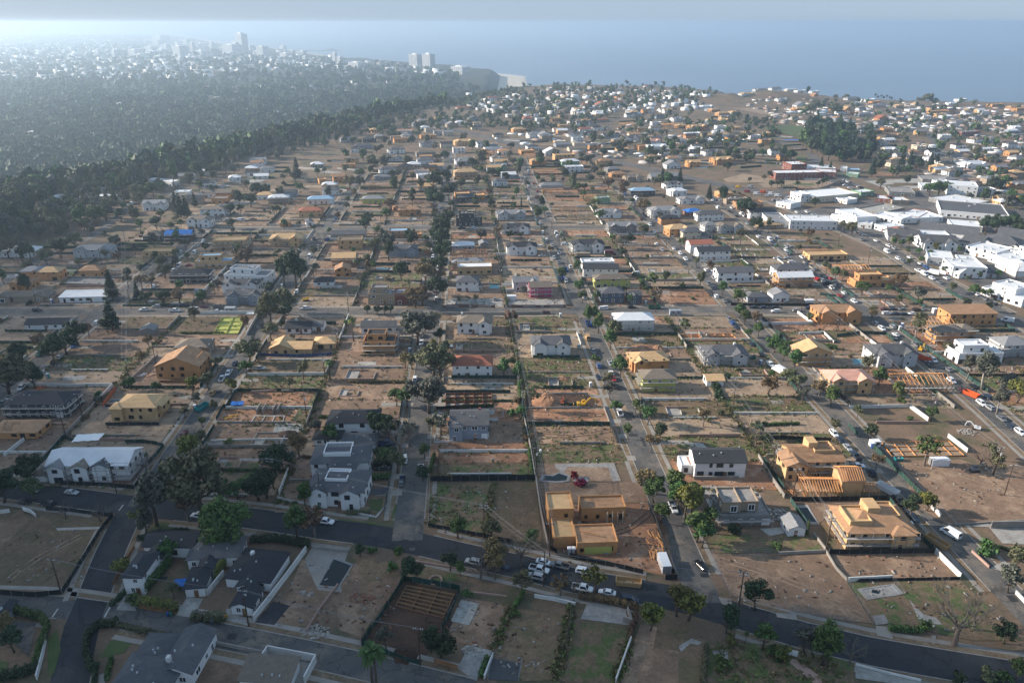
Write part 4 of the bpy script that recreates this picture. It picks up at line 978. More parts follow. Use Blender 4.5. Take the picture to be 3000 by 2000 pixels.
HD = '''d 2165 290 2312 285 8 1 Q q h -
d 180 157 470 150 8 1 W k g -
d 1970 182 2140 182 9 1 W k g C
d 2145 165 2228 165 7 1 W d g -
d 45 762 470 760 11 2 D k h S
d -60 908 262 905 9 1 O o h -
d 970 195 1068 190 6 .9 E g y N
e 140 182 375 178 8 1.2 W d g -
e 155 322 372 320 9 1.8 O k f SU
e 205 262 395 258 7 1.4 D d g -
e 800 184 1038 182 10 2 W m x C
e 1312 337 1578 335 10 2 W d x -
e 768 485 1038 483 10 2 W r h -
e 1885 167 2150 163 10 2 W w h S
e 2000 442 2250 432 10 1.6 O q x -
e 2072 582 2298 578 9 2 Y m h S
f 930 112 1225 108 11 2 O o x -
f 1650 172 1860 168 10 1.4 O p s -
f 1830 127 2150 122 11 2 O o t -
f 1735 252 1930 250 9 2 O m h S
f 1900 222 2010 218 8 1.6 O m h S
f 145 397 448 392 11 1.6 G d x SC
f 790 402 1018 398 9 2 Q q y S
f 1310 407 1608 402 11 2 G d x C
f 1890 392 2195 385 10 1.5 W w f U
f 2195 345 2380 338 10 2 G g h S
f 1000 592 1298 588 10 2 Q p x S
f 1492 582 1845 578 10 1.2 E g s S
f 165 547 280 545 6 1 W q g -
g -30 1022 330 1018 9 1 T m x -
g 415 1028 745 1020 9 1 W w t -
g 512 722 775 715 10 1.8 G g x -
g -80 718 255 712 9 1.5 W w x -
g 985 712 1185 708 9 1 Q q f -
g 990 607 1115 603 9 1.3 D m h -
g 1142 607 1322 602 10 1.6 D b g S
g 1292 510 1460 507 9 2 W m x C
g 1382 437 1550 433 9 2 W m h C
g 988 392 1140 388 10 1.8 W g x -
g 352 327 600 322 12 .9 W w f -
g 605 322 830 318 10 .9 W w f -
g 1022 212 1188 232 9 1.4 W w f -
g 1232 187 1350 183 10 1.4 W g x -
g 1342 152 1478 148 9 1.4 W w f -
g 1722 77 1835 73 10 1.5 W g x -
g 1792 132 1893 128 9 1.3 W g h -
g 1752 177 1850 173 8 1 W w g -
g 1577 192 1660 188 9 1.2 W w x -
g 605 275 720 268 9 1 G g x -
g 1468 667 1700 660 11 2 Q q f S
g 1862 642 2085 636 11 1.8 Q q x S
g 1348 792 1600 785 9 1.3 Q l f SU
g 1172 892 1440 886 10 1.6 D k h S
g 1552 905 1848 918 11 2 W g f U
g 1532 955 1785 950 8 1.6 W d x -
g 1562 1042 1818 1036 9 1.8 B d x S
g 2165 917 2300 913 8 1 W k h -
g 2062 442 2225 438 9 1.8 Q r h -
g 2032 392 2262 387 9 1.6 R m s -
g 2122 352 2300 347 9 1.5 W l h -
g 1907 302 2050 297 8 1.5 B d h -
g 1852 347 1990 342 9 1.7 T w h S
g 1932 507 2005 503 7 1.1 O o h -
g 2112 502 2160 498 7 1.2 W d y -
g 2222 287 2340 283 9 1.6 W d x -
g 2202 212 2250 208 8 1.3 O o f -
g 2300 205 2380 200 9 2 O o g -
h 395 432 550 428 9 1.7 O o h -
h 357 400 395 398 8 1.2 O o y -
h 147 347 297 343 9 1.4 Y g h -
h 190 258 330 254 9 1.6 O o s -
h 430 342 600 338 10 1.4 E m s S
h 327 592 467 588 9 1.8 O l f S
h 500 597 555 594 7 1.2 O o f -
h 322 712 525 708 9 1.8 B d x C
h -20 662 145 657 9 2 Q m f -
h -60 777 98 773 10 1.8 O q g S
h -70 592 165 588 9 1.2 E d g -
h -40 855 65 850 9 1.6 O o y -
h 187 1042 380 1038 9 1.8 T g f U
h 372 1040 455 1037 9 1.9 R g f -
h 792 952 945 950 10 2 W d h -
h 945 948 970 946 8 1.2 W d h -
h 800 837 1038 832 9 1.5 Q w f -
h 767 802 980 797 8 1.6 E g h -
h 767 722 1000 717 8 1 O o s -
h 767 667 915 663 8 1.1 B w h -
h 957 657 1010 654 7 1.2 E g y -
h 792 502 970 497 9 1.8 D m f U
h 785 312 885 308 8 1.3 O q f -
h 802 337 945 333 9 1.4 D d h -
h 945 322 990 319 8 1.3 O q f -
h 1077 457 1268 452 9 1.6 G g x S
h 1102 557 1300 552 9 1.7 W k x S
h 1142 702 1348 697 9 2 W k x C
h 1187 952 1360 946 9 1.9 G g x C
h 1302 992 1448 987 9 2 P m g S
h 1592 687 1810 681 10 2 W k x S
h 1667 857 1905 860 9 2 W k g C
h 1660 812 1880 806 8 1.8 W w f -
h 1747 927 1985 921 8 1.8 Y m h -
h 1792 1034 1948 1029 9 2 N d h -
h 1985 1037 2066 1033 8 1.6 N d x -
h 1842 557 2030 552 10 2 E g x S
h 1767 447 1930 442 9 1.6 W g x -
h 1467 427 1625 423 9 1.7 O o s -
h 1390 287 1530 283 9 1 O o s -
h 1375 252 1530 248 9 1.4 G g h S
h 1662 347 1760 343 9 1.6 O o s -
h 1762 352 1850 348 8 1.7 V g f -
h 1997 292 2160 288 9 1.5 D l h S
h 2132 447 2335 441 11 2 W g x S
h 2202 492 2330 487 8 1.6 O k h -
h 300 57 410 53 9 1.5 G m x -
h 262 142 375 137 9 1.6 W d x -
h 527 77 635 73 9 1.5 W d h -
h 527 177 625 172 8 1.2 W w f -
h 232 182 335 178 8 1 B g h -
h 797 87 915 82 10 1.6 B g h -
h 782 167 940 161 10 1.8 Q q h S
h 1042 52 1110 49 9 1.5 W d y -
h 1032 117 1140 112 9 1.5 V g x -
h 1312 82 1410 77 9 1.6 O q h -
h 1312 162 1490 156 10 1.6 O o s -
h 1472 52 1610 46 10 2 Q q f -
h 1547 132 1668 128 9 1.8 W w f -
h 1520 95 1640 90 9 2 V w h -
h 1777 87 1870 82 10 1.7 Q o h -
h 1835 135 1920 130 9 1.3 E g h -
h 1862 167 1965 162 9 1.2 O o h -
h 1962 197 2040 192 9 1.4 T m x -
h 2035 195 2085 191 8 1.5 C m h -
h 2137 197 2330 190 12 1.7 E g g -
h 2240 107 2335 101 9 1.5 W g y -
h 2232 247 2352 241 9 1.6 W d x -
h 2270 295 2380 288 9 1.5 W w x -
h 2260 575 2400 565 10 1.9 O q x -
h 0 107 100 103 9 1.4 O o f -
h -20 205 50 200 9 1.7 O o h -
i 655 922 892 916 9 2 O w g S
i 640 862 862 855 9 1.9 W d h -
i 240 887 482 880 9 2 W d g -
i 50 687 205 681 9 2 W r g -
i 105 737 325 731 9 2 W k g -
i 447 1027 585 1022 7 1.1 B d h -
i 617 1027 730 1022 7 1.5 W g y -
i 1185 922 1455 915 9 1.1 O q f U
i 1000 837 1290 830 9 1 O o s -
i 872 737 1135 730 10 1 Q q f -
i 0 592 125 588 9 1.8 C d h -
i 130 592 205 588 8 1 B d h -
i 242 552 410 546 9 1.9 G m x S
i 150 545 240 541 9 1.8 W g h S
i 100 467 282 461 9 1.8 W d h -
i 462 452 640 446 9 1.8 W k g -
i 372 387 552 380 9 1.6 O o f S
i 300 352 450 346 9 1.3 T m f -
i 32 432 135 427 9 1.1 R b h -
i 522 522 700 512 9 1 T q h -
i -20 350 150 343 9 1.4 W g x -
i 250 305 345 300 9 1.3 O q h -
'''
for ln in HD.strip().splitlines():
    p = ln.split(); house(p[0], *(float(q) for q in p[1:5]), float(p[5]), float(p[6]), p[7], p[8], p[9], p[10].replace('-', ''))
# houses further off, on the plateau beyond the boulevard
FD = '''k 1185 915 1270 911 10 1.5 O q h
k 1290 955 1365 951 10 1.8 W g x
k 1365 958 1455 953 10 1.6 W g y
k 1502 895 1605 890 10 1.9 Q q f
k 1565 945 1680 940 10 1.2 W d x
k 1642 915 1725 911 10 1.5 W r h
k 1365 865 1430 861 9 1.5 B d x
k 1575 860 1640 856 9 1.7 W m x
k 1625 868 1715 863 9 1.5 W k x
k 1760 845 1845 841 9 1.3 T r h
k 1927 885 2025 880 10 1.8 O o s
k 2212 890 2305 885 10 1.7 R o s
k 1945 977 2050 971 10 1.5 W d x
k 2095 1005 2200 998 10 1.7 W p x
k 2050 1040 2120 1034 9 1.7 O o f
k 2118 1045 2240 1038 10 1.8 W w x
k 1810 950 1915 944 10 1.2 B k x
k 1285 1038 1360 1034 9 1.6 W d h
k 1405 1075 1510 1070 10 1.5 W w y
k 1572 1045 1690 1040 10 1.1 C m g
k 1480 1015 1580 1010 10 1 B g g
k 1240 1065 1330 1060 10 1.2 O q f
k 1270 1105 1400 1098 10 1.5 O o s
k 990 1050 1110 1045 9 1.4 W g f
k 970 1068 1020 1064 8 1.4 O o y
k 1015 1090 1120 1084 10 1.6 O o s
k 1040 1118 1110 1114 9 1.6 W m x
k 785 1005 915 999 10 1.7 Q q x
k 940 1018 1005 1013 9 1.7 W g x
k 550 962 655 957 9 1.5 O q f
k 545 1015 660 1010 9 1.6 G d x
k 365 985 470 980 9 1.5 O o f
k 385 930 490 925 9 1.4 G q f
k 325 1062 440 1056 9 1.6 W d x
k 520 1085 650 1079 9 1.7 E m h
k 300 1115 410 1109 10 1.6 C m x
k 415 1112 475 1108 8 1 W g g
k 530 1128 635 1122 9 1.5 W d h
k 790 1140 915 1134 10 1.7 G g x
k 95 1030 215 1025 9 1.4 B d h
k 165 985 240 980 9 1.6 D d h
k 0 985 90 980 9 1.5 G g x
k 210 915 270 911 9 1.3 O q h
k 395 920 500 916 9 1.3 O p f
k 730 880 805 876 10 1.5 T g y
k 555 898 610 894 9 1.3 W w h
k 1045 780 1100 776 10 2 W g x
k 1170 760 1235 756 10 1.5 B d h
k 1365 745 1450 741 10 1.6 B m x
k 1482 742 1540 738 10 1.6 Y g h
k 1660 740 1735 736 10 1.4 C r h
k 1755 745 1830 741 10 1.7 C r y
k 1885 718 1960 714 10 1.4 W r h
k 1910 745 1965 741 10 1.3 W g h
k 2010 725 2060 721 10 1.4 W r h
k 2200 775 2270 770 10 1.6 W g x
k 2170 820 2235 815 10 1.4 B d h
k 2290 840 2352 835 10 1.5 W g x
k 1195 815 1250 811 10 1.5 C m h
k 1255 830 1330 826 10 1.2 T r x
k 1465 840 1520 836 9 1.6 O q h
k 1645 780 1720 775 10 1.5 W k x
k 800 760 905 755 10 1.3 C r h
k 770 830 840 826 9 1.4 G m h
k 890 835 950 831 10 1.5 B d y
k 1015 690 1085 686 10 1.4 W r h
k 1120 720 1180 716 10 1.5 C d x
k 1495 665 1560 661 10 1.4 W r h
k 1590 700 1660 696 10 1.5 W g h
k 1905 672 1970 668 10 1.4 O q h
k 2100 605 2160 601 10 1.2 W r h
k 2270 640 2330 636 10 1.4 W m h
l 50 905 165 898 11 2 O q x
l 32 950 125 945 10 1.7 W w f
l 155 1075 265 1068 10 1.6 W d x
l 218 1138 340 1130 11 1.8 O q x
l 70 1050 150 1044 10 1.2 G w x
l 200 775 260 770 10 1.4 O q h
l 248 800 322 795 10 1.4 O q h
l 125 752 215 747 10 1.3 W w x
l 400 700 490 695 10 1.5 W q x
l 495 690 590 685 10 1.3 G g x
l 545 628 585 624 9 1.3 W w f
l 585 612 620 608 8 1.3 O r y
l 720 632 790 627 10 1.3 C w h
l 790 640 850 636 10 1.3 W w f
l 890 645 940 641 9 1.3 W w f
l 655 725 720 720 10 1.5 W g x
l 770 765 880 760 11 1.2 O q x
l 785 745 850 740 10 1.4 W g y
l 605 695 670 690 9 1.3 W g h
l 900 695 930 692 8 1.2 O o y
l 1120 768 1160 763 9 1.2 O q y
l 1215 805 1300 800 10 1.3 B g h
l 1135 695 1220 690 11 1.3 G g h
l 1260 705 1330 700 11 1.3 W w f
l 1310 718 1365 713 10 1.3 O q f
l 1310 745 1400 740 11 1.3 C g h
l 1180 730 1225 725 9 1.4 C w h
l 1350 835 1410 830 10 1.4 O r y
l 1450 820 1535 815 11 1.3 B d x
l 1560 770 1640 765 10 1 W w f
l 1715 785 1815 780 11 1.3 O q f
l 1800 820 1860 815 11 1.2 W w f
l 1880 862 1965 857 11 1.3 W g h
l 1830 730 1900 725 10 1.3 W w x
l 1690 840 1780 835 11 1.2 E d f
l 2130 740 2215 735 11 1.5 O q f
l 2045 690 2075 687 9 1.3 Y g h
l 2260 755 2310 750 10 1.3 O q h
l 2300 770 2380 764 10 1.6 O q f
l 2130 820 2200 815 11 1.2 E m x
l 1900 700 1960 695 10 1.1 W w f
l 1920 940 2050 932 12 1.7 R g f
l 1898 930 1955 925 9 1.2 W w f
l 2005 990 2140 980 11 1.6 W m x
l 1515 910 1615 902 12 1 G g f
l 1310 1010 1415 1000 11 1.6 G d x
l 1620 1032 1690 1026 10 1.5 C g f
l 1355 975 1405 970 9 1.3 O q h
l 1175 1010 1240 1005 10 1.2 T r h
l 1430 1150 1490 1143 10 1.5 C m h
l 1940 1165 2100 1155 12 1.5 W w x
l 1745 1185 1805 1180 10 1.6 O q h
l 2295 1110 2340 1105 10 1.3 W g h
l 1690 1115 1730 1110 8 1.2 W w f
l 2050 1045 2170 1038 10 .8 W w f
'''
for ln in FD.strip().splitlines():
    p = ln.split(); house(p[0], *(float(q) for q in p[1:5]), float(p[5]), float(p[6]), p[7], p[8], p[9], '')
# shops, school and offices in the village
def shop(look, *a, **k):
    a = list(a); a[5] *= 1.3
    if a[8] == 'g': a[8] = 'w'
    house(*a, look=look, name='shop_building', cat='building', **k)
shop('long white and terracotta shop block facing the boulevard','i',735,522,1062,528,14,2,'W','w','f','',extra=[(-14,-.1,4,30,0,1.6,'f','W','g')])
shop('white corner bank building with cream awnings','i',893,342,1205,314,20,1.5,'C','w','f','',extra=[(-9,-.1,4,18,0,2.2,'f','W','w')])
shop('white arcade building with arched gable front','i',1045,440,1190,498,13,2,'W','w','f','')
shop('low white shop with flat grey roof','i',1200,510,1300,520,13,1,'W','g','f')
shop('low white shop with roof plant','i',1315,520,1400,545,13,1.1,'W','g','f')
shop('brick fronted shop row with white flat roof','i',1490,450,1620,470,22,1,'R','w','f')
shop('grey gabled shop with dormers at the village corner','i',1412,600,1630,615,12,1.3,'G','d','g','',extra=[(2,7,-1.5,4,0,1.4,'y','T','d'),(12,18,-1.5,4,0,1.4,'y','T','d')])
shop('white and stone village shop with cross gables','i',1642,660,1890,668,12,1.7,'W','d','x')
shop('long white shop terrace with grey pitched roof','i',1620,560,2020,610,14,1.5,'W','d','g')
shop('glass fronted flat roofed village shop','i',1682,762,1860,780,15,1.4,'G','g','f')
shop('two storey white village building with big windows','i',1850,850,2085,862,14,2,'W','g','f')
shop('white gabled cafe beside the shopping street','i',1765,822,1900,862,10,1.2,'W','g','g')
shop('white village block with roof plant','i',1940,690,2150,740,16,1.6,'W','g','f')
shop('white and grey hip roofed village block','i',2030,650,2330,700,16,1.6,'W','d','x')
shop('white flat roofed block at the village edge','i',2050,970,2330,1060,15,1.3,'W','w','f','U')
shop('white gallery building with octagon roof','i',2150,780,2290,850,12,1.3,'W','g','h')
shop('grey roofed shed by the shopping street','i',2080,850,2160,858,8,1,'G','d','h')
shop('long red brick school wing with white roof','i',638,182,958,176,12,2,'R','w','f')
shop('red brick school tower block','i',745,128,850,124,14,2.4,'R','g','f')
shop('brick and white school annexe','i',905,160,1056,168,14,1.6,'R','w','f')
shop('white school hall with flat roof','i',850,125,1050,130,14,1.2,'W','w','f')
shop('green painted low shop','i',1120,160,1205,168,9,1,'V','g','f')
shop('blue roofed low shop','i',1130,135,1225,138,9,1,'B','l','f')
shop('white three storey bank block with brick side','i',1818,290,2020,305,17,3,'W','w','f')
shop('burnt out grey shop shell','i',1420,290,1600,300,20,1,'E','c','f')
shop('wide grey flat roofed market','i',1690,330,1930,385,24,1.1,'E','g','f')
shop('wide white walled supermarket with parking roof','i',1770,430,2240,470,32,1.4,'W','d','f')
shop('long white curved roof store','i',1850,530,2060,545,14,1.2,'W','g','f')
shop('green canopied filling station','i',1225,300,1315,290,9,1.2,'V','g','f')
shop('pale concrete lot building beside the office block','i',1650,195,1860,205,20,.7,'E','c','f')
shop('flat grey roofed car repair shop','i',1440,350,1560,352,12,1,'T','g','f')
shop('long white shop behind the arcade front','i',1192,500,1312,476,17,1.4,'W','w','f')
shop('wide white shop row with brick corner','i',1505,482,1790,470,16,1.1,'W','w','f')
shop('grey walled store with pale deck roof','i',1932,392,2110,382,16,.9,'E','w','f')
shop('white terrace facing the village green','i',1640,602,1830,612,9,1.5,'W','w','f')
shop('low grey roofed supermarket beside the arcade','i',1205,402,1350,434,26,.8,'E','c','f')
shop('long white terrace behind the arcade building','i',1310,455,1500,490,12,1.2,'W','w','f')
shop('grey roofed shop with skylights in the village','i',1905,640,2040,668,14,1.4,'G','d','g')
shop('white shop with deep eaves in the village','i',2100,740,2240,790,14,1.5,'W','w','f')
shop('white corner shop with roof terrace','i',2245,720,2400,770,16,1.6,'W','g','f','U')
shop('long low white market hall','i',2150,600,2400,640,16,1.3,'W','d','g')
shop('brick shop beside the filling station','i',1330,335,1440,345,12,1,'R','w','f')
shop('white clinic beside the office block','i',1640,255,1760,262,14,1.2,'W','w','f')
shop('grey roofed office behind the school','i',1085,130,1130,133,12,1.2,'G','g','f')
shop('white shop at the boulevard bend','i',1040,330,1130,350,10,1,'W','g','f')
shop('pale shop with parapet near the bank','i',640,365,740,385,12,1.3,'W','w','f')
shop('white annexe behind the two storey village building','i',1900,790,2030,800,10,1.5,'W','w','f')
shop('white tile roofed hall near the shopping street','i',1420,560,1520,572,9,1,'W','r','h')
def lotp(c, pts, m, label=None, z=.09): patch(c, pts, m, z, 'paved_lot', label)
lotp('i', [(700,410),(1050,360),(1700,240),(2352,330),(2352,1000),(1900,860),(1500,640),(1250,560)], 'asphalt_old', None, .03)
lotp('i', [(1200,380),(1400,340),(1530,375),(1340,425)], 'concrete'); lotp('i', [(1250,190),(1640,170),(1670,240),(1400,240)], 'concrete'); lotp('i', [(500,190),(940,180),(1080,210),(880,245),(560,235)], 'dirt_pale')
lotp('i', [(940,240),(1100,180),(1250,240),(1080,260)], 'asphalt'); lotp('i', [(280,175),(420,140),(600,165),(640,190),(470,200),(300,200)], 'dirt_pale')
lotp('l', [(570,880),(760,860),(960,890),(980,920),(800,945),(600,910)], 'lawn', 'green baseball field', .6); lotp('l', [(870,885),(980,875),(1040,895),(960,910)], 'dirt_pale', None, .7); lotp('l', [(780,1075),(850,1085),(850,1120),(790,1130)], 'lawn', None, .6)
lotp('l', [(150,705),(330,712),(560,760),(760,800),(760,815),(560,790),(330,745),(180,722)], 'dirt_pale', None, .3)
lotp('l', [(1100,860),(1330,860),(1400,890),(1260,915),(1130,900)], 'dry_grass', None, .3)

# more houses standing between those, too hazy to read their detail
def un_clear(x, y, d):
    for hx, hy, L, dep, a, t in HOUSES:
        if abs(x-hx-L/2) < L/2+d and abs(y-hy-dep/2) < dep/2+d: return False
    return True
rh = random.Random(91); nh = 0
FPOLY = [([(1000,425),(1480,425),(1560,560),(980,560)], 18), ([(1350,375),(1700,335),(2100,300),(2200,380),(1950,480),(1500,420)], 42), ([(420,590),(800,470),(1000,470),(960,560),(600,640)], 16), ([(2560,450),(3000,420),(3000,640),(2750,570)], 34), ([(980,400),(1300,345),(1420,390),(1200,420)], 12), ([(0,700),(250,650),(420,700),(200,880),(0,900)], 6), ([(2300,310),(3000,310),(3000,420),(2560,420)], 40), ([(1900,400),(2250,375),(2330,470),(2060,500),(1880,470)], 14), ([(1560,290),(2050,285),(2000,340),(1600,360)], 26)]
def inside(x, y, P):
    r = False
    for (xa, ya), (xb, yb) in zip(P, P[1:]+P[:1]):
        if (ya > y) != (yb > y) and x < (xb-xa)*(y-ya)/(yb-ya)+xa: r = not r
    return r
for P, cnt in FPOLY:
    k = tries = 0
    while k < cnt and tries < 900:
        tries += 1; x = rh.uniform(min(p[0] for p in P), max(p[0] for p in P)); y = rh.uniform(min(p[1] for p in P), max(p[1] for p in P))
        if not inside(x, y, P): continue
        g0 = un('s', x, y); v = gv(*g0)
        if not un_clear(g0[0]+7, g0[1]+5, 5) or any(abs(v-q) < 13 for q in (-206,-117,-32,48,130) if g0[1] < 880): continue
        g1 = un('s', x+14/math.hypot(*g0)*FPX, y); k += 1
        house('s', x, y, x+14/math.hypot(*g0)*FPX, y-1, 9, rh.choice((1.2,1.5,1.8)), rh.choice('WWWGOOCBQT'), rh.choice('dgmkoqw'), rh.choice('hxgxf'), '')

# ------------------------------------------------------------------ lots laid out between the streets, with their fences
def occupied(x0, x1, ya, yb):
    """front-to-back extents of the houses standing in a column of lots"""
    out = []
    for hx, hy, L, dep, a, t in HOUSES:
        cx = hx + L/2*math.cos(a)
        if x0-4 < cx < x1+4 and ya-15 < hy < yb+15: out.append((hy-1.8, hy+dep+1.6))
    return out
weed_pts = []
def weed_area(pts, n):
    xs_ = [p[0] for p in pts]; ys_ = [p[1] for p in pts]
    for _ in range(n): weed_pts.append((random.uniform(min(xs_), max(xs_)), random.uniform(min(ys_), max(ys_)), random.uniform(.5,1.25)))
def weed_line(a, b, n, w=.8):
    for _ in range(n): t = random.random(); weed_pts.append((a[0]+(b[0]-a[0])*t+random.uniform(-w,w), a[1]+(b[1]-a[1])*t+random.uniform(-w,w), random.uniform(.6,1.5)))
GL = random.Random(42); GPILE = []; DEB = []
LOTM = ['dirt_red','dirt_brown','dirt_pale','dirt_pale','dry_grass','weedy','weedy','weedy','dirt_red','dirt_brown']
def column(v0, v1, y0f, y1, front, row):
    y0 = y0f; ys_ = [y0]; y = y0 + GL.uniform(12,16)
    occ = occupied(gw((v0+v1)/2, (y0+y1)/2)[0]-abs(v1-v0)/2, gw((v0+v1)/2, (y0+y1)/2)[0]+abs(v1-v0)/2, y0, y1)
    while y < y1-8:
        for a, b in occ:
            if a < y < b: y = b if b-y < y-a+6 else a
        if y-ys_[-1] > 6: ys_.append(y)
        y = ys_[-1] + GL.uniform(13.5,16.5) if y <= ys_[-1]+6 else y + GL.uniform(13.5,16.5)
        if y < ys_[-1]+6: y = ys_[-1]+15
    ys_.append(y1)
    for i in range(len(ys_)-1):
        a, b = ys_[i]+.15, ys_[i+1]-.15; has = any(o[0]+1 > a-6 and o[1]-1 < b+6 and min(o[1],b)-max(o[0],a) > 5 for o in occ)
        m = GL.choice(LOTM) if not has else GL.choice(['dirt_brown','dirt_red','dirt_brown','dirt_pale'])
        if v0 < -60 and m == 'dirt_red': m = 'dirt_brown'
        q = [gw(v0+.2,a), gw(v1-.2,a), gw(v1-.2,b), gw(v0+.2,b)]
        sheet('lot', q, .06, m)
        if m == 'weedy': weed_area(q, 120 if row == 1 else 44)
        elif m == 'dry_grass': weed_area(q, 60)
        elif not has: weed_area(q, 22)
        if not has and GL.random() < .22:      # left-over slab or drive
            cv = GL.uniform(v0+3, v1-11); w, d = GL.uniform(4,9), GL.uniform(2.5,6); yy = GL.uniform(a+1, max(a+1.1, b-d-1)); sheet('old_slab', [gw(cv,yy), gw(cv+w,yy), gw(cv+w+GL.uniform(-1,1),yy+d), gw(cv,yy+d)], .075, 'concrete')
        if not has and GL.random() < .30 and row < 4:      # low walls left of a burnt house
            cv = GL.uniform(v0+3, max(v0+3.1, v1-16)); yy = GL.uniform(a+1.5, a+3); w, d = GL.uniform(7,13), min(b-yy-1.5, GL.uniform(5,9))
            if d > 3:
                P = gw(cv, yy); t = thing('foundation_remains', GL.choice(['pale','grey','broken'])+' foundation walls left of a burnt house', 'ruin', P[0], P[1], .07, GA*0)
                for X in ((0,w,-.15,.15),(0,w*.7,d-.15,d+.15),(-.15,.15,.15,d-.15),(w-.15,w+.15,.15,d*.8),(w*.4,w*.4+.25,.15,d*.6)): pbox('wall_stub', t, GL.choice(['wall_grey','concrete','wall_pink']), *X, 0, GL.uniform(.25,.9))
                pbox('slab', t, 'concrete', .15, w*.4, .15, d-.15, 0, .05)
        if GL.random() < .12 and row < 3 and not has: P = gw(GL.uniform(v0+4,v1-4), GL.uniform(a+3,b-3)); GPILE.append(P)
        DEB.append((v0,v1,a,b,10 if not has else 46,row))
        # drive from the street
        if GL.random() < .5:
            fv = v0 if front < 0 else v1; yy = GL.uniform(a+1, max(a+1.2, b-4)); ln = GL.uniform(5,12); q2 = sorted((fv-front*ln, fv+front*4.6)); sheet('driveway', [gw(q2[0],yy), gw(q2[1],yy), gw(q2[1],yy+3), gw(q2[0],yy+3)], .115, 'sidewalk')
        # fence on the near boundary
        r = GL.random(); p, e = gw(v0+.3, ys_[i]), gw(v1-.3, ys_[i])
        if i > 0 or GL.random() < .3:
            u0, u1 = (0, 1) if GL.random() < .4 else sorted((GL.uniform(0,.35), GL.uniform(.6,1))); p0, e0 = p, e
            p, e = [(p0[0]+(e0[0]-p0[0])*u, p0[1]+(e0[1]-p0[1])*u) for u in (u0, u1)]
            if r < .17: fence('green', [p,e], GL.uniform(1.2,1.8))
            elif r < .24: fence('black', [p,e], GL.uniform(1.0,1.7))
            elif r < .38: fence('white', [p,e], GL.uniform(.6,1.6))
            elif r < .60: fence('grey', [p,e], GL.uniform(.4,1.4))
            elif r < .70: fence('pink', [p,e], GL.uniform(.7,1.5))
            elif r < .76: hedge([p,e], GL.uniform(1,1.9), 1.1, GL.choice(['leaf_dark','leaf_green','leaf_olive','leaf_brown']))
            weed_line(p, e, 30 if row == 1 else 14)
        mv = v1 if front < 0 else v0; A, B = gw(mv, a), gw(mv, b)
        weed_line(A, B, 22 if row == 1 else 10, 1.4)
        if front < 0:
            r = GL.random()
            if r < .3: fence('grey', [A,B], 1.6)
            elif r < .5: fence('green', [A,B], 1.8)
            elif r < .6: hedge([A,B], 1.8, 1.4, GL.choice(['leaf_dark','leaf_olive','leaf_green']))
            elif r < .68: fence('white', [A,B], 1.7)
        fv = v0+.1 if front < 0 else v1-.1; r = GL.random(); A, B = gw(fv, a+.3), gw(fv, b-.3)
        if r < .30: fence('green', [A,B], 1.7)
        elif r < .36: fence('white', [A,B], 1.0)
        elif r < .42: fence('black', [A,B], 1.7)
        elif r < .50: fence('grey', [A,B], .8)
        elif r < .60: weed_line(A, B, 16)
blocks = [('J','D',205,1),('D','E',0,1),('E','F',0,1),('F','G',0,1)]
for r, (ya, yb) in enumerate(((0,362.5),(377.5,537.5),(551.5,700),(704,850))):
    for va, vb in ((-206,-117),(-117,-32),(-32,48),(48,130)):
        if r == 3 and va == -206: continue
        if r == 2 and va == -206: yb2 = 610
        else: yb2 = yb
        m = (va+vb)/2
        if r == 0:
            yl, yr = roadAy(va+20)+9, roadAy(vb-20)+9
            if va == -206: yl, yr = 214, 208
            if va == -32: yl, yr = 214, 222      # the corner lots are laid out by hand
            if va == 48: yl, yr = 206, 205
        else: yl = yr = ya
        column(va+7.9, m-.2, yl, yb2, -1, r+1); column(m+.2, vb-7.9, yr, yb2, 1, r+1)
column(138, 178, 262, 360, -1, 1)
column(138, 161, 380, 538, -1, 2); column(161.5, 186, 380, 538, 1, 2)
column(200, 228, 215, 352, -1, 1); column(228.5, 256, 260, 350, 1, 1)
column(200, 230, 375, 520, -1, 2); column(230.5, 258, 372, 470, 1, 2)
column(-292, -250, 300, 362, 1, 1); column(-249.5, -214, 225, 362, 1, 1); column(-249, -214, 378, 560, 1, 2); column(-305, -250, 378, 500, 1, 2)

# ------------------------------------------------------------------ the near lots, drawn one by one
patch('a', [(0,790),(0,320),(250,240),(762,268),(640,440),(520,640),(430,800)], 'dry_grass', label='fenced bare brown corner lot'); patch('a', [(-60,350),(150,215),(200,285),(-10,500),(-60,560)], 'dirt_brown', .085)
patch('a', [(385,345),(690,335),(690,352),(400,362)], 'concrete', .09)
fpx('black','a',[(-40,800),(0,802),(250,818),(432,800),(500,690),(600,530),(690,378),(782,262)],1.7, look='black screened fence round the brown corner lot')
fpx('black','a',[(318,222),(480,232),(600,248),(775,268)],1.5); fpx('white','a',[(160,222),(215,240),(250,270)],1.2); fpx('white','a',[(-40,250),(70,235)],1.2)
patch('a', [(80,980),(250,1000),(200,1230),(60,1110)], 'asphalt_old', .1); patch('a', [(-40,1250),(60,1270),(20,1420),(-60,1420)], 'lawn', .09); patch('a', [(330,1100),(395,1040),(420,1180),(370,1350),(330,1360)], 'lawn', .13)
hedge([un('a',x,y) for x,y in ((-40,900),(120,930),(300,985),(330,1040))], 2.8, 2.0, 'leaf_green', 'tall clipped hedge round the paved yard at the bottom corner')
hedge([un('a',x,y) for x,y in ((325,1070),(290,1170),(255,1290))], 3.0, 2.2, 'leaf_bright', 'tall bright hedge beside the link road pavement')
hedge([un('a',x,y) for x,y in ((250,1330),(120,1370),(-20,1395))], 3.0, 2.6, 'leaf_dark', 'dark bulky hedge in the bottom corner')
fpx('white','a',[(332,1040),(305,1200),(255,1390)],1.4, look='white wall behind the bright hedge')
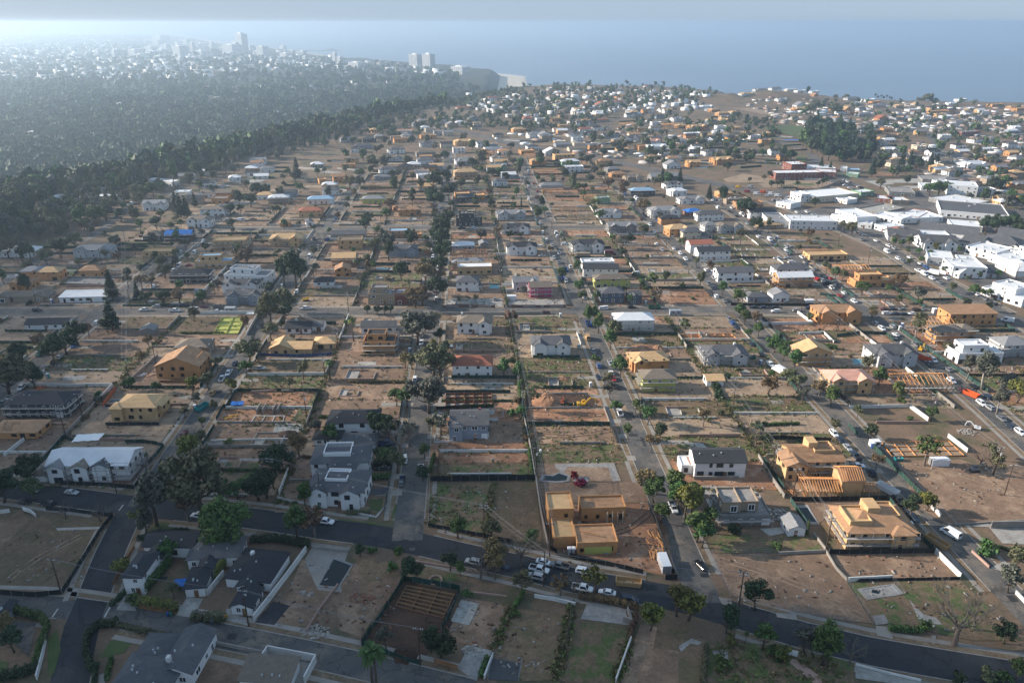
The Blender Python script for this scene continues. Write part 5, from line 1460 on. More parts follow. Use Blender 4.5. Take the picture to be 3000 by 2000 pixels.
hedge([un('a',x,y) for x,y in ((640,1330),(598,1200),(610,1090),(680,1030),(800,1010))], 2.4, 2.2, 'leaf_dark', 'dark rounded hedge around the lawn corner')
hedge([un('a',x,y) for x,y in ((800,1010),(950,1055),(1120,1095),(1290,1140),(1400,1150))], 1.6, 1.6, 'leaf_olive', 'olive hedge between lawn and bottom road')
hedge([un('a',x,y) for x,y in ((650,1420),(668,1300))], 1.6, 1.2, 'leaf_dark'); hedge([un('a',x,y) for x,y in ((740,1390),(770,1250))], 1.4, 1.0, 'leaf_green')
patch('a', [(690,1240),(760,1120),(930,1100),(860,1200)], 'lawn', .09, label='small round green lawn')
patch('a', [(1340,1160),(1780,1230),(1700,1411),(1200,1411)], 'dirt_brown', .08); fpx('grey','a',[(1415,1130),(1590,1165),(1830,1215)],1.0, look='low railing wall above the sunken lot')
for w in ([(1790,1300),(1850,1205)],[(1850,1205),(2180,1268)],[(2180,1268),(2100,1420)]): fpx('white','a',w,2.4, look='ruined white house wall standing open')
patch('a', [(1800,1300),(1860,1225),(2160,1275),(2090,1411),(1750,1400)], 'concrete', .1)
fpx('wood','a',[(965,898),(1210,938)],1.6, look='orange brown wooden fence in front of the bamboo'); fpx('white','a',[(1748,985),(1860,845),(2000,660),(2112,505)],1.9, look='long white wall running back from the bottom road')
fpx('white','a',[(1430,810),(1545,668)],1.8); fpx('wood','a',[(780,740),(880,560),(930,480)],1.2)
hedge([un('a',x,y) for x,y in ((970,880),(1090,895),(1220,920))], 3.4, 2.6, 'leaf_yellow', 'dense yellow green bamboo behind the wooden fence')
hedge([un('a',x,y) for x,y in ((1015,780),(1100,690),(1170,600))], 3.6, 2.0, 'leaf_green', 'bamboo screen between corner house and its neighbour')
hedge([un('a',x,y) for x,y in ((1500,690),(1560,600),(1620,520),(1680,450))], 3.8, 2.0, 'leaf_yellow', 'tall bamboo between the two black roofed houses')
hedge([un('a',x,y) for x,y in ((1330,970),(1430,978),(1540,985))], 2.6, 3.0, 'leaf_olive', 'rounded olive hedge beside the blue bins')
hedge([un('a',x,y) for x,y in ((780,870),(830,830),(870,790))], 1.6, 2.2, 'leaf_dark'); hedge([un('a',x,y) for x,y in ((1740,440),(1900,430),(2130,470))], 2.4, 3.0, 'leaf_dark', 'dark shrubbery along the near road behind the white wall'); hedge([un('a',x,y) for x,y in ((960,430),(1100,390),(1290,380))], 2, 2.0, 'leaf_dark')
patch('a', [(960,430),(1290,420),(1310,330),(1100,300)], 'lawn', .09); patch('a', [(800,910),(940,915),(900,800),(850,820)], 'concrete', .11); patch('a', [(1210,945),(1330,965),(1400,830),(1290,820)], 'concrete', .1)
patch('a', [(1755,995),(1890,1012),(2000,880),(1880,850)], 'asphalt', .1, label='dark paved yard'); patch('a', [(1560,980),(1720,1020),(1600,900),(1560,900)], 'concrete', .095)
patch('a', [(1900,1010),(2100,1060),(2352,860),(2160,590),(2080,560)], 'dirt_brown', .085); patch('a', [(2100,560),(2150,480),(2400,510),(2352,640),(2352,790),(2190,770),(2130,640)], 'sidewalk', .09)
pool('a', [(2200,740),(2330,752),(2420,605),(2300,560)], look='dark rectangular swimming pool in a pink paved terrace')
fpx('grey','a',[(2150,485),(2400,512)],1.0); fpx('pink','a',[(2110,1060),(2210,900),(2330,740)],.8); rubble('a',2180,1060,3.5,60); rubble('a',2100,800,1.6,14)
fpx('chain','a',[(1440,810),(1550,670)],1.4)
# middle front lots
patch('b', [(-30,700),(120,560),(420,590),(400,740),(270,900),(130,1100),(-30,1040)], 'dirt_brown', .08); patch('b', [(110,640),(160,560),(400,590),(390,690),(180,720)], 'dry_grass', .085)
rubble('b',140,830,3.2,50,'lumber_old','tangled heap of dark uprooted branches')
patch('b', [(140,1150),(435,715),(815,780),(700,1060),(545,1280),(330,1225)], 'dirt_dark', .085, label='dark excavated building plot')
formwork('b', [(375,885),(700,972),(778,812),(450,748)], 3, 6, 'lumber_old', .5, 'timber foundation formwork inside a green fence', 'dirt_dark')
fpx('green','b',[(137,1152),(290,935),(432,705),(620,735),(815,772),(760,930),(690,1060)],1.8, look='dark green screened fence round the foundation plot'); fpx('green','b',[(137,1152),(330,1222),(440,1262),(545,1288)],1.7)
pile('b',440,1215,3.2,1.4,'dirt_dark','dark dirt mound beside the bottom road'); pile('b',600,1010,4,.8,'dirt_dark','low dark earth bank inside the foundation plot',asp=1.6)
patch('b', [(720,1110),(840,820),(1185,885),(1050,1190)], 'dirt_brown', .08); patch('b', [(1060,1200),(1210,900),(1595,950),(1480,1390),(1250,1400)], 'dry_grass', .08); patch('b', [(1650,970),(1690,870),(1960,915),(1985,1015)], 'concrete', .09); patch('b', [(1500,1400),(1640,990),(1975,1050),(1890,1420)], 'weedy', .08)
patch('b', [(1900,1420),(2060,1010),(2400,1060),(2400,1440)], 'dirt_brown', .08); patch('b', [(2180,1010),(2400,1050),(2400,1200),(2150,1170)], 'dry_grass', .09)
pool('b', [(790,965),(870,985),(915,890),(835,870)], 'concrete', 1.2, 'empty concrete pool shell in a bare lot'); fpx('chain','b',[(735,945),(800,830),(940,880)],1.5)
fpx('white','b',[(1330,822),(1470,845),(1612,880)],1.1, look='low white curved wall beside the near road'); fpx('white','b',[(1890,1415),(1995,1125)],1.7); fpx('grey','b',[(1940,990),(2000,1010),(1970,920)],1.8)
hedge([un('b',x,y) for x,y in ((1200,890),(1250,800))], 1.8, 1.6, 'leaf_bright'); hedge([un('b',x,y) for x,y in ((1590,930),(1560,1070),(1530,1180))], 1.6, 2.0, 'leaf_olive', 'ragged overgrown hedge between two bare lots')
hedge([un('b',x,y) for x,y in ((1650,830),(1800,850),(1950,880),(2040,910))], 2.2, 2.4, 'leaf_brown', 'dry brown hedge along the near road'); hedge([un('b',x,y) for x,y in ((2030,960),(1990,1090))], 2.0, 2.2, 'leaf_brown'); hedge([un('b',x,y) for x,y in ((960,1370),(1000,1250))], 1.6, 1.4, 'leaf_bright','bright hedge beside the cracked drive')
for a, b in (((1165,900),(1050,1190)),((1540,1110),(1470,1390)),((1990,1130),(1890,1411)),((1590,880),(1540,1110))): weed_line(un('b',*a), un('b',*b), 120, 1.2)
patch('b', [(800,1310),(930,1400),(1000,1240),(880,1150)], 'concrete', .1); patch('b', [(820,1180),(870,1150),(1040,1190),(1010,1250)], 'concrete', .105); fpx('wood','b',[(640,1270),(800,1320)],1.5, look='brown wooden gate fence on the bottom road')
patch('b', [(1005,1385),(1035,1240),(1240,1275),(1215,1400)], 'roof_dark', .1); fpx('chain','b',[(1010,1390),(1040,1235),(1245,1275),(1220,1400)],1.8); fpx('white','b',[(985,1385),(1045,1225)],1.2)
rubble('b',900,1190,2.5,40)
patch('b', [(450,700),(470,560),(860,640),(870,720)], 'weedy', .08); 
t = thing('fire_ring', 'round stone ring in the overgrown garden', 'stone ring', *un('b',650,708), .1); b = MB(); b.tube([(1.7*math.cos(q*.4488),1.7*math.sin(q*.4488),.25) for q in range(15)], [.28]*15, 6, 'wall_pink'); O('ring', b.mesh('ring'), t)
fpx('pink','b',[(500,580),(720,615),(900,650)],.7); fpx('pink','b',[(880,790),(980,800),(1140,820)],.5)
# corner lots by the near road
patch('b', [(612,325),(612,45),(1040,32),(1000,230),(985,405),(860,380)], 'weedy', .08, label='weed dotted brown corner lot'); patch('b', [(1000,230),(1045,32),(1335,32),(1395,470),(1190,440),(985,405)], 'dry_grass', .082, label='dry grassed corner lot')
fpx('black','b',[(598,335),(700,352),(860,385),(1000,412),(1180,448)],1.4, look='black screened fence along the corner lots'); fpx('black','b',[(612,18),(830,10),(1060,8),(1335,8)],1.9); fpx('chain','b',[(602,320),(610,20)],1.6); fpx('grey','b',[(1340,10),(1375,250),(1425,480)],1.6)
weed_area([un('b',620,320), un('b',960,60)], 90); weed_line(un('b',985,400), un('b',1050,40), 90, 1.2); weed_line(un('b',615,330), un('b',640,120), 50, 1.2)
patch('b', [(1395,185),(2125,175),(2235,340),(2310,690),(1570,540),(1480,480)], 'dirt_red', .08, label='red brown building site'); fpx('black','b',[(1570,545),(1820,600),(2080,662)],1.6, look='black screened fence in front of the building site'); fpx('black','b',[(2110,180),(2165,300),(2215,450),(2245,600),(2315,700),(2230,700)],1.8); fpx('black','b',[(1440,490),(1490,520)],1.6)
patch('b', [(1385,170),(1540,60),(1620,80),(2090,60),(2125,170)], 'dirt_brown', .082)
# right hand front lots
patch('c', [(200,522),(660,520),(990,512),(1130,710),(1312,1002),(1100,980),(790,925),(335,812)], 'dirt_brown', .08, label='broad bare brown lot on the near bend')
patch('c', [(1010,512),(1735,500),(1915,690),(1135,705)], 'dirt_brown', .082, label='fenced bare lot beside the scaffolded frame'); patch('c', [(1140,720),(1910,700),(2340,1120),(2000,1120),(1420,1000),(1320,1000)], 'weedy', .078)
fpx('black','c',[(1005,525),(1360,522),(1735,517)],1.9, look='black screened fence behind the empty lot'); fpx('black','c',[(1135,712),(1910,697)],.9); fpx('white','c',[(1735,517),(1912,695)],1.8, look='white board fence beside the right hand street')
fpx('chain','c',[(198,525),(260,670),(335,820)],1.7); fpx('chain','c',[(200,522),(430,510),(655,528)],1.6); fpx('grey','c',[(660,528),(985,512),(1055,630),(1130,710)],1.0); fpx('chain','c',[(1135,720),(1200,830),(1310,1005)],1.8); fpx('chain','c',[(350,812),(780,920),(1200,1000)],1.2)
pool('c', [(1290,828),(1490,798),(1435,742),(1238,770)], 'concrete', 1.0, 'empty pale pool with a dark puddle'); patch('c', [(1300,790),(1350,800),(1362,775),(1305,770)], 'water_pool', .17); fpx('chain','c',[(1440,700),(1515,805)],1.8); fpx('white','c',[(1140,712),(1440,697)],1.4)
patch('c', [(1560,835),(1610,940),(1640,1000),(1790,1010),(1740,960),(1660,940),(1600,880)], 'concrete', .09); patch('c', [(1310,950),(1390,940),(1420,1000),(1330,1015)], 'concrete', .09)
for q in ([(640,930),(780,935),(790,980),(650,960)],[(1330,1020),(1420,1025),(1450,1110),(1340,1085)],[(1710,1080),(1745,1085),(1740,1140),(1720,1145)],[(245,820),(330,835),(345,880),(270,870)]): patch('c', q, 'sidewalk', .12, 'driveway')
hedge([un('c',x,y) for x,y in ((1425,1045),(1530,1055),(1630,1062))], 1.9, 2.0, 'leaf_green', 'clipped green hedge on the verge of the near bend'); hedge([un('c',x,y) for x,y in ((2150,470),(2250,500),(2380,490))], .9, 1.2, 'leaf_dark')
patch('c', [(760,160),(1405,150),(1450,220),(1010,255),(930,320),(840,315)], 'dirt_brown', .08); pool('c', [(845,300),(920,305),(860,205),(790,208)], 'water_pool', 1.0, 'long dark pool inside a fence'); fpx('black','c',[(742,160),(1080,158),(1410,148)],1.8, look='black screened fence behind the dark pool'); fpx('green','c',[(1412,150),(1480,235),(1560,330),(1650,430),(1725,500)],1.8); fpx('green','c',[(742,165),(800,250),(850,320)],1.8); fpx('grey','c',[(610,10),(700,140)],1.5); fpx('grey','c',[(900,390),(985,500)],1.0)
patch('c', [(190,480),(240,400),(900,390),(980,500),(640,512),(220,518)], 'weedy', .083); patch('c', [(400,60),(520,100),(420,130),(60,110),(50,50)], 'concrete', .09); patch('c', [(530,350),(690,340),(700,380),(600,400)], 'concrete', .09); rubble('c',640,250,4.5,110)
patch('c', [(1620,200),(1820,320),(2400,290),(2400,-60),(1500,-60)], 'dirt_brown', .079); patch('c', [(1960,330),(2110,340),(2200,450),(2400,460),(2400,340),(2130,310)], 'concrete', .09); fpx('grey','c',[(2120,345),(2400,340)],2.4); fpx('grey','c',[(1870,325),(2400,292)],.5); fpx('white','c',[(1710,205),(1775,275)],1.6)
fpx('pink','c',[(1990,510),(2110,620)],.8); patch('c', [(2120,620),(2200,580),(2260,590),(2190,640)], 'concrete', .09); fpx('white','c',[(2285,790),(2380,890)],1.2)
# garden at the bottom right
patch('c', [(-30,1060),(150,1110),(165,1411),(-30,1411)], 'dry_grass', .08); patch('c', [(-30,1160),(60,1105),(130,1130),(110,1150),(50,1140),(-10,1200)], 'concrete', .09); patch('c', [(170,1120),(800,1160),(1180,1270),(1180,1411),(170,1411)], 'weedy', .079); patch('c', [(700,1240),(790,1250),(950,1370),(960,1411),(900,1411)], 'wall_pink', .09); patch('c', [(200,1190),(310,1180),(310,1290),(270,1300)], 'concrete', .09)
fpx('white','c',[(710,1215),(790,1230)],1.6); fpx('white','c',[(1190,1290),(1420,1350),(1640,1400)],.6); patch('c', [(1190,1290),(1640,1390),(1640,1440),(1190,1380)], 'concrete', .085); hedge([un('c',x,y) for x,y in ((165,1180),(150,1320),(140,1420))], 1.8, 1.2, 'leaf_olive')
weed_area([un('c',180,1160), un('c',1150,1411)], 260)
# yards around the white houses and others further back
patch('e', [(610,940),(1285,930),(1300,1070),(620,1080)], 'dirt_red', .085); patch('e', [(620,1095),(1320,1085),(1335,1180),(615,1185)], 'weedy', .085); patch('e', [(1285,700),(1830,705),(1860,800),(1270,815)], 'dirt_red', .085); patch('e', [(1275,825),(1885,820),(1920,945),(1310,940)], 'dirt_brown', .085); patch('e', [(1310,950),(1920,945),(1975,1060),(1340,1060)], 'weedy', .085)
patch('e', [(1345,1075),(1880,1070),(1930,1200),(1360,1200)], 'dirt_brown', .085); patch('e', [(1470,1080),(1880,1075),(1920,1195),(1870,1200),(1840,1105),(1560,1100),(1530,1140),(1480,1110)], 'concrete', .09); patch('e', [(1365,1210),(2060,1205),(2110,1300),(1380,1300)], 'dirt_brown', .084)
pool('e', [(1385,1195),(1480,1200),(1550,1195),(1560,1165),(1500,1145),(1460,1165),(1400,1160)], 'water_pool', .8, 'kidney shaped empty pool with green water'); patch('e', [(1580,1160),(1700,1175),(1700,1205),(1600,1200)], 'concrete', .095)
fpx('black','e',[(618,1198),(760,1198),(1335,1188)],1.9, look='dark screened fence across the weedy lots'); fpx('grey','e',[(1240,600),(1250,690),(1265,800),(1300,960),(1335,1180)],1.5); fpx('grey','e',[(1235,602),(1700,600)],.8); fpx('grey','e',[(1250,700),(1715,695)],.8); patch('e', [(1245,605),(1700,605),(1780,650),(1715,692),(1255,695)], 'dirt_dark', .09, label='dark excavated pit')
pile('e',1420,650,7,3.6,'dirt_red','tall red brown soil heap in the excavated pit'); excavator('e',1660,684,'paint_yellow',.1,'yellow excavator digging in the dark pit',.9); excavator('e',1522,668,'paint_orange',1.4,'small red digger in the dark pit',.5)
formwork('e', [(720,690),(1040,680),(1035,600),(720,605)], 5, 3, 'rust', .8, 'rusty red foundation forms beside a dark hedge', 'dirt_brown'); hedge([un('e',x,y) for x,y in ((825,695),(1040,690))], 1.7, 1.3, 'leaf_dark'); fpx('black','e',[(655,705),(822,697)],1.5); fpx('green','e',[(690,590),(1165,590)],1.5)
fpx('picket','e',[(638,935),(770,930)],1.1); fpx('picket','e',[(640,930),(650,880)],1.1); patch('e', [(600,730),(900,705),(1060,705),(1050,740),(700,760)], 'concrete', .1)
patch('e', [(985,535),(1030,530),(1040,508),(1065,508),(1070,530),(1105,535),(1100,555),(990,555)], 'sidewalk', .1); fpx('green','e',[(760,490),(1210,492)],1.6); hedge([un('e',x,y) for x,y in ((610,1140),(640,1040))], 2.6, 2.2, 'leaf_bright', 'tall bright clipped hedge at the kerb'); hedge([un('e',x,y) for x,y in ((620,1180),(760,1185))], 2, 2.4, 'leaf_brown', 'bronze hedge beside the dark fence')
for q in ((1600,1175),(1660,1215),(1640,1230)): p = un('e',*q); tree('shrub','flower',p[0],p[1],1.3,0)
hedge([un('e',x,y) for x,y in ((230,1090),(330,1080))], 2.2, 3.0, 'leaf_dark'); hedge([un('e',x,y) for x,y in ((190,1190),(325,1180))], 2.4, 2.4, 'leaf_green', 'clipped green hedge beside the white house drive'); hedge([un('e',x,y) for x,y in ((215,1010),(370,1000))], 2.2, 2.4, 'leaf_dark'); hedge([un('b',x,y) for x,y in ((50,250),(190,240))], 1.5, 1.6, 'leaf_olive')
patch('e', [(200,1250),(320,1240),(300,1290),(190,1300)], 'roof_dark', .1); patch('e', [(205,1130),(350,1110),(340,1080),(220,1085)], 'asphalt', .1); patch('b', [(-20,280),(280,320),(275,330),(-20,290)], 'lawn', .13); patch('b', [(340,280),(370,180),(385,180),(365,285)], 'lawn', .13); patch('b', [(190,150),(290,140),(270,240),(200,220)], 'lawn', .1)
fpx('picket','a',[(1910,140),(2000,165),(2230,205)],1.1, look='white picket fence before the shingle style house'); fpx('picket','b',[(110,250),(240,275),(305,200)],.9)
for q in ((1930,170),(1975,175),(2030,185),(2200,215)): p = un('a',*q); tree('shrub','leaf_green',p[0],p[1],.8,0)
patch('d', [(1385,950),(1990,960),(1985,1040),(1390,1040)], 'dirt_brown', .085); patch('d', [(1460,800),(1900,800),(2050,880),(2040,905),(1450,915)], 'dirt_brown', .085); patch('d', [(1440,1070),(1790,1065),(1760,1200),(1500,1200)], 'weedy', .085); fpx('white','d',[(1450,925),(2040,912)],.8); fpx('white','d',[(1180,1260),(1270,1090)],1.2)
patch('d', [(1880,860),(1900,800),(2100,805),(2090,850),(2040,865)], 'concrete', .095); pool('d', [(1900,858),(1985,850),(1960,820),(1915,822)], 'concrete', .6, 'round edged drained pool on a pale terrace')
patch('d', [(1510,690),(2080,690),(2000,790),(1500,790)], 'dirt_red', .085); formwork('d', [(1730,795),(1950,790),(1960,752),(1760,752)], 3, 1, 'trim_white', .3, 'white pipes laid in a trench beside retaining walls', 'dirt_red')
for q in (1800,1840,1910,1940): fpx('grey','d',[(q-30,740),(q,690)],2.2)
fpx('green','d',[(1490,780),(1540,690),(1670,680)],1.6); fpx('grey','d',[(1500,800),(2000,800)],.9); patch('d', [(1590,590),(2170,580),(2110,680),(1600,665)], 'dirt_red', .085); fpx('pink','d',[(1730,590),(1910,580)],1.0); fpx('grey','d',[(1940,585),(2170,570)],1.0)
formwork('f', [(0,235),(390,235),(330,190),(0,192)], 6, 3, 'lumber', .6, 'orange earth plot with timber footing forms', 'dirt_red'); formwork('f', [(1440,1030),(1940,1025),(1830,925),(1370,935)], 6, 3, 'lumber', .4, 'timber footing forms on a grey brown plot', 'dirt_pale')
container('f',1762,1085,'paint_white',.02, look='white shipping container on the bare brown lot'); fpx('white','f',[(1825,895),(1960,1000)],1.6); fpx('white','f',[(1560,690),(1690,785)],1.7, look='long white wall on the sunlit lot'); fpx('white','f',[(1145,698),(1560,688)],1.3); fpx('pink','f',[(1330,800),(1690,800)],1.0)
patch('f', [(1500,1060),(1920,1050),(2130,1130),(2352,1300),(2400,1430),(1760,1420)], 'dirt_brown', .085, label='large sunlit brown lot behind a long green fence'); fpx('green','f',[(1300,960),(1400,1060),(1520,1180),(1650,1310)],1.8, look='long green screened fence beside the right hand street')
fpx('green','f',[(1140,820),(1210,890)],1.7); fpx('grey','f',[(75,1185),(385,1185)],1.2); fpx('grey','f',[(520,1030),(610,1180)],1.3); fpx('black','f',[(500,910),(720,908),(1020,925)],1.6); hedge([un('f',x,y) for x,y in ((475,820),(640,812),(800,808))], 1.4, 1.2, 'leaf_green')
fpx('white','f',[(540,122),(895,118),(790,42)],1.5, look='white wall round the corner plot by the cross street'); fpx('green','f',[(1060,205),(1220,182),(1400,190),(1450,235)],1.6); fpx('white','f',[(800,188),(970,180),(1040,248)],1.2); hedge([un('f',x,y) for x,y in ((700,265),(850,262),(1060,290))], 2.4, 2.4, 'leaf_green','tall leafy hedge behind the pale plywood house')
patch('f', [(1070,210),(1400,198),(1440,245),(1090,250)], 'dirt_red', .085); patch('f', [(690,200),(960,190),(1030,250),(720,255)], 'dirt_red', .085); pool('f', [(1180,395),(1270,400),(1240,360),(1170,360)], 'water_blue', .6, 'small blue lap pool beside a pale wall')
t = formwork('d', [(1470,190),(1640,185),(1690,75),(1530,78)], 2, 4, 'yellow_wrap', .5, 'foundation pads sheeted in yellow film', 'yellow_wrap'); fpx('white','d',[(1345,50),(1560,45),(1785,45),(1700,195)],1.6, look='white hoarding round the yellow sheeted foundation')
fpx('blue','d',[(1785,335),(2050,345),(2290,330)],1.5); fpx('orange','d',[(712,690),(800,570)],2.0); fpx('green','d',[(250,1130),(440,905),(520,930)],1.8); fpx('green','d',[(865,935),(1000,935),(1130,960),(1025,1090)],1.6); fpx('black','d',[(730,815),(1100,812)],1.4); fpx('pink','d',[(525,920),(865,920)],1.2); fpx('white','d',[(30,1030),(170,920)],1.4); fpx('wood','d',[(1100,520),(1370,520)],1.3); fpx('black','d',[(415,1222),(690,1232),(930,1250),(970,1190)],1.6, look='dark fence with banners before the white wrapped house'); fpx('grey','d',[(905,510),(1090,340)],1.6)
excavator('d',1320,290,'paint_orange',2.9,'orange excavator behind the brown roofed house',.9); pool('d', [(720,690),(790,690),(830,640),(770,640)], 'water_pool', .6, 'narrow dark pool below an orange fence')
excavator('f',2010,1130,'paint_grey',.2,'grey skid steer excavator parked on the big lot',.7); excavator('f',2020,840,'paint_white',2.6,'white mini excavator beside rubble',.6); rubble('f',1960,860,3.5,60); excavator('g',2110,1015,'paint_yellow',.3,'yellow excavator on a dark terrace',.7); excavator('f',1640,300,'paint_yellow',.8,'yellow loader among parked trucks',.7); pile('e',2100,290,6,1.8,'dirt_red','long red soil heap on a fenced lot',asp=1.6); pile('e',2180,295,5,2.4,'dirt_red','pointed red soil heap on a fenced lot'); pile('e',1530,490,3,1.2,'dirt_red','small red soil heap beside the fence')
# printed hoarding on the cross street
hb = fpx('brown','h',[(700,1062),(900,1060),(1060,1062)],1.7, look='brown hoarding with white lettering left of the gap'); hb2 = fpx('brown','h',[(1120,1062),(1340,1062),(1548,1060)],1.7, look='brown hoarding with white lettering right of the gap')
def lettering(par, txt, x, z, size, y=-.06):
    cu = bpy.data.curves.new('lettering', 'FONT'); cu.body = txt; cu.size = size; cu.extrude = .005; tmp = bpy.data.objects.new('lettering', cu); me = bpy.data.meshes.new_from_object(tmp); bpy.data.objects.remove(tmp); me.materials.clear(); me.materials.append(MATS['trim_white']); o = O('lettering', me, par, (x, y, z)); o.rotation_euler = (math.pi/2, 0, 0)
for x in (1.5, 19): lettering(hb, 'westside builds', x, .6, 1.1, -.12)
for x in (10, 25): lettering(hb2, 'westside builds', x, .6, 1.1, -.12)
for par, x in ((hb, 14.5), (hb2, 1.2), (hb2, 20.5)):
    b = MB(); b.tube([(0,0,0),(0,.02,0)], [.62,.62], 16, 'trim_white'); O('round_logo', b.mesh('logo'), par, (x,-.10,.9)); b = MB(); b.tube([(0,-.01,0),(0,.0,0)], [.5,.5], 16, 'brown_banner'); O('logo_disc', b.mesh('logo'), par, (x,-.105,.9)); lettering(par, 'wb', x-.36, .72, .6, -.13)
patch('h', [(700,1050),(745,1000),(1110,1000),(1110,1055)], 'concrete', .09); patch('h', [(1120,1050),(1150,1010),(1530,1005),(1540,1050)], 'concrete', .09); container('h',1173,1008,'paint_white',0, L=5, look='white site box behind the brown hoarding', name='site_box'); pool('h', [(1020,930),(1090,930),(1080,905),(1025,905)], 'water_blue', .6, 'small pool beside a white house'); pool('h', [(248,800),(335,802),(345,790),(252,788)], 'water_blue', .6, 'narrow turquoise pool in a bare garden'); pool('h', [(1085,685),(1130,685),(1135,670),(1090,670)], 'lawn', .3, 'square of green turf behind the white wall')
fpx('white','h',[(1065,700),(1140,700)],1.6); fpx('white','h',[(1105,915),(1190,912)],1.6); fpx('white','h',[(1110,952),(1190,950)],1.6); fpx('grey','h',[(690,1110),(1000,1112),(1390,1108)],1.6); fpx('blue','h',[(1690,905),(1990,895)],1.4)
fpx('white','i',[(260,895),(580,885),(500,840)],1.3); fpx('white','i',[(105,752),(330,748),(410,735)],1.2); fpx('white','i',[(400,735),(450,775)],1.6); fpx('black','i',[(330,1045),(560,1050),(1120,1050)],1.6); fpx('green','i',[(945,975),(1055,990),(1120,1045)],1.6); container('i',870,1025,'paint_white',.05, L=5, h=1.6, look='white open skip on a fenced lot', name='skip')

# loose rubbish, boards and broken slabs over the lots, too small to count
rd_ = np.random.default_rng(23); Vd, Qd, Md = [], [], []
cube = np.array([(-.5,-.5,0),(.5,-.5,0),(.5,.5,0),(-.5,.5,0),(-.5,-.5,1),(.5,-.5,1),(.5,.5,1),(-.5,.5,1)]); fq = np.array([(4,5,6,7),(0,1,5,4),(1,2,6,5),(2,3,7,6),(3,0,4,7)])
def litter(x, y, big=1.0):
    q = rd_.random()*3.14; s_ = np.array([rd_.uniform(.15,1.3)*big, rd_.uniform(.12,.5)*big, rd_.uniform(.05,.35)]); V = cube*s_; Vd.append(np.stack([V[:,0]*math.cos(q)-V[:,1]*math.sin(q)+x, V[:,0]*math.sin(q)+V[:,1]*math.cos(q)+y, V[:,2]+.09], -1)); Qd.append(fq+8*(len(Vd)-1)); Md.extend([int(rd_.integers(5))]*5)
for v0, v1, a, b, n, row in DEB:
    if row > 3: continue
    for _ in range(int(n*(1.6 if row == 1 else 1))): litter(*gw(rd_.uniform(v0+.5,v1-.5), rd_.uniform(a+.4,b-.4)))
    for _ in range(8): litter(*gw(rd_.uniform(v0+.5,v1-.5), a+rd_.uniform(0,.9)))
for c, x0, y0, x1, y1, n in (('a',1900,600,2350,1050,60),('b',30,640,380,1050,60),('b',720,860,1150,1150,50),('b',1080,950,1560,1350,60),('c',250,560,1100,900,60),('b',1480,190,2250,620,150),('c',1300,720,2200,1050,70),('c',1000,150,1650,480,60),('c',1100,530,1800,680,40),('f',1500,1080,2200,1400,70),('a',50,330,650,760,50),('b',640,60,1300,420,70)):
    for _ in range(n): litter(*un(c, rd_.uniform(x0,x1), rd_.uniform(y0,y1)))
o = struct('rubble', npmesh('rubble', np.concatenate(Vd), np.concatenate(Qd), ['rubble','lumber_old','concrete','roof_brown','dirt_dark'], np.array(Md)), 'stuff'); o['label'] = 'loose boards and broken slabs scattered over the lots'
for i, P in enumerate(GPILE): 
    rr = random.Random(i); b = MB(); n = 12; vs = []; R0 = rr.uniform(1.5,3.2); H0 = rr.uniform(.6,1.5)
    for k in range(4):
        f = 1-k/3.0
        for j in range(n): q = 6.2832*j/n; rad = R0*f*rr.uniform(.8,1.2)+.05; vs.append((math.cos(q)*rad*1.3, math.sin(q)*rad, H0*(1-f)*rr.uniform(.85,1.1) if k else -.05))
    b.add(vs, [(k*n+j, k*n+(j+1) % n, (k+1)*n+(j+1) % n, (k+1)*n+j) for k in range(3) for j in range(n)] + [tuple(3*n+j for j in range(n))], rr.choice(['dirt_red','dirt_brown','dirt_dark'])); thing('soil_heap', 'low soil heap', 'dirt pile', P[0], P[1], .05, 0, 'soil heaps on the lots', b.mesh('soil_heap'))
# wheel tracks pressed into the bare lots
for c, pts_ in (('b',[(1560,500),(1700,420),(1960,360),(2120,250)]),('c',[(250,560),(520,640),(900,780),(1240,960)]),('c',[(420,540),(700,600),(1000,700)]),('f',[(1500,1100),(1700,1180),(2050,1300)]),('f',[(1560,1080),(1820,1130),(2150,1230)]),('e',[(1300,760),(1500,780),(1800,740)]),('e',[(1320,870),(1550,890),(1880,850)]),('a',[(60,700),(250,560),(560,400)]),('e',[(700,1000),(950,980),(1260,1010)])):
    L_ = smooth_line([un(c,*q) for q in pts_], 3)
    for off in (-.85,.85): strip('wheel_track', L_, off-.18, off+.18, .15+off*.002, 'dirt_dark' if c in 'be' else 'dirt_pale')

# cleared lots beyond the boulevard, seen small
rl = random.Random(64); SX = [p[0] for p in sunset]
for P, cnt in (([(1350,380),(1700,335),(2050,320),(2250,370),(2350,480),(2050,510),(1900,480),(1500,420)], 150), ([(2560,440),(3000,400),(3000,640),(2750,580)], 70), ([(420,600),(800,475),(1000,470),(960,560),(560,650)], 45), ([(0,720),(250,660),(420,700),(250,880),(0,900)], 14), ([(2200,560),(2560,440),(2750,560),(2600,600)], 18)):
    k = tries = 0
    while k < cnt and tries < cnt*12:
        tries += 1; x = rl.uniform(min(q[0] for q in P), max(q[0] for q in P)); y = rl.uniform(min(q[1] for q in P), max(q[1] for q in P))
        if not inside(x, y, P): continue
        g0 = un('s', x, y); k += 1; a = rl.choice((-.06,-.06,.35,-.4)); w, d = rl.uniform(12,30), rl.uniform(9,15); ca, sa = math.cos(a), math.sin(a)
        q = [(g0[0]+u*ca-v_*sa, g0[1]+u*sa+v_*ca) for u, v_ in ((0,0),(w,0),(w,d),(0,d))]
        sheet('far_lot', q, .10+.0009*k, rl.choice(['weedy','dirt_brown','dirt_red','dirt_pale','dry_grass','concrete','weedy','lawn']))
        if rl.random() < .55: fence(rl.choice(['green','black','white','grey','white']), [q[0], q[1]], rl.uniform(1,1.9), 30)

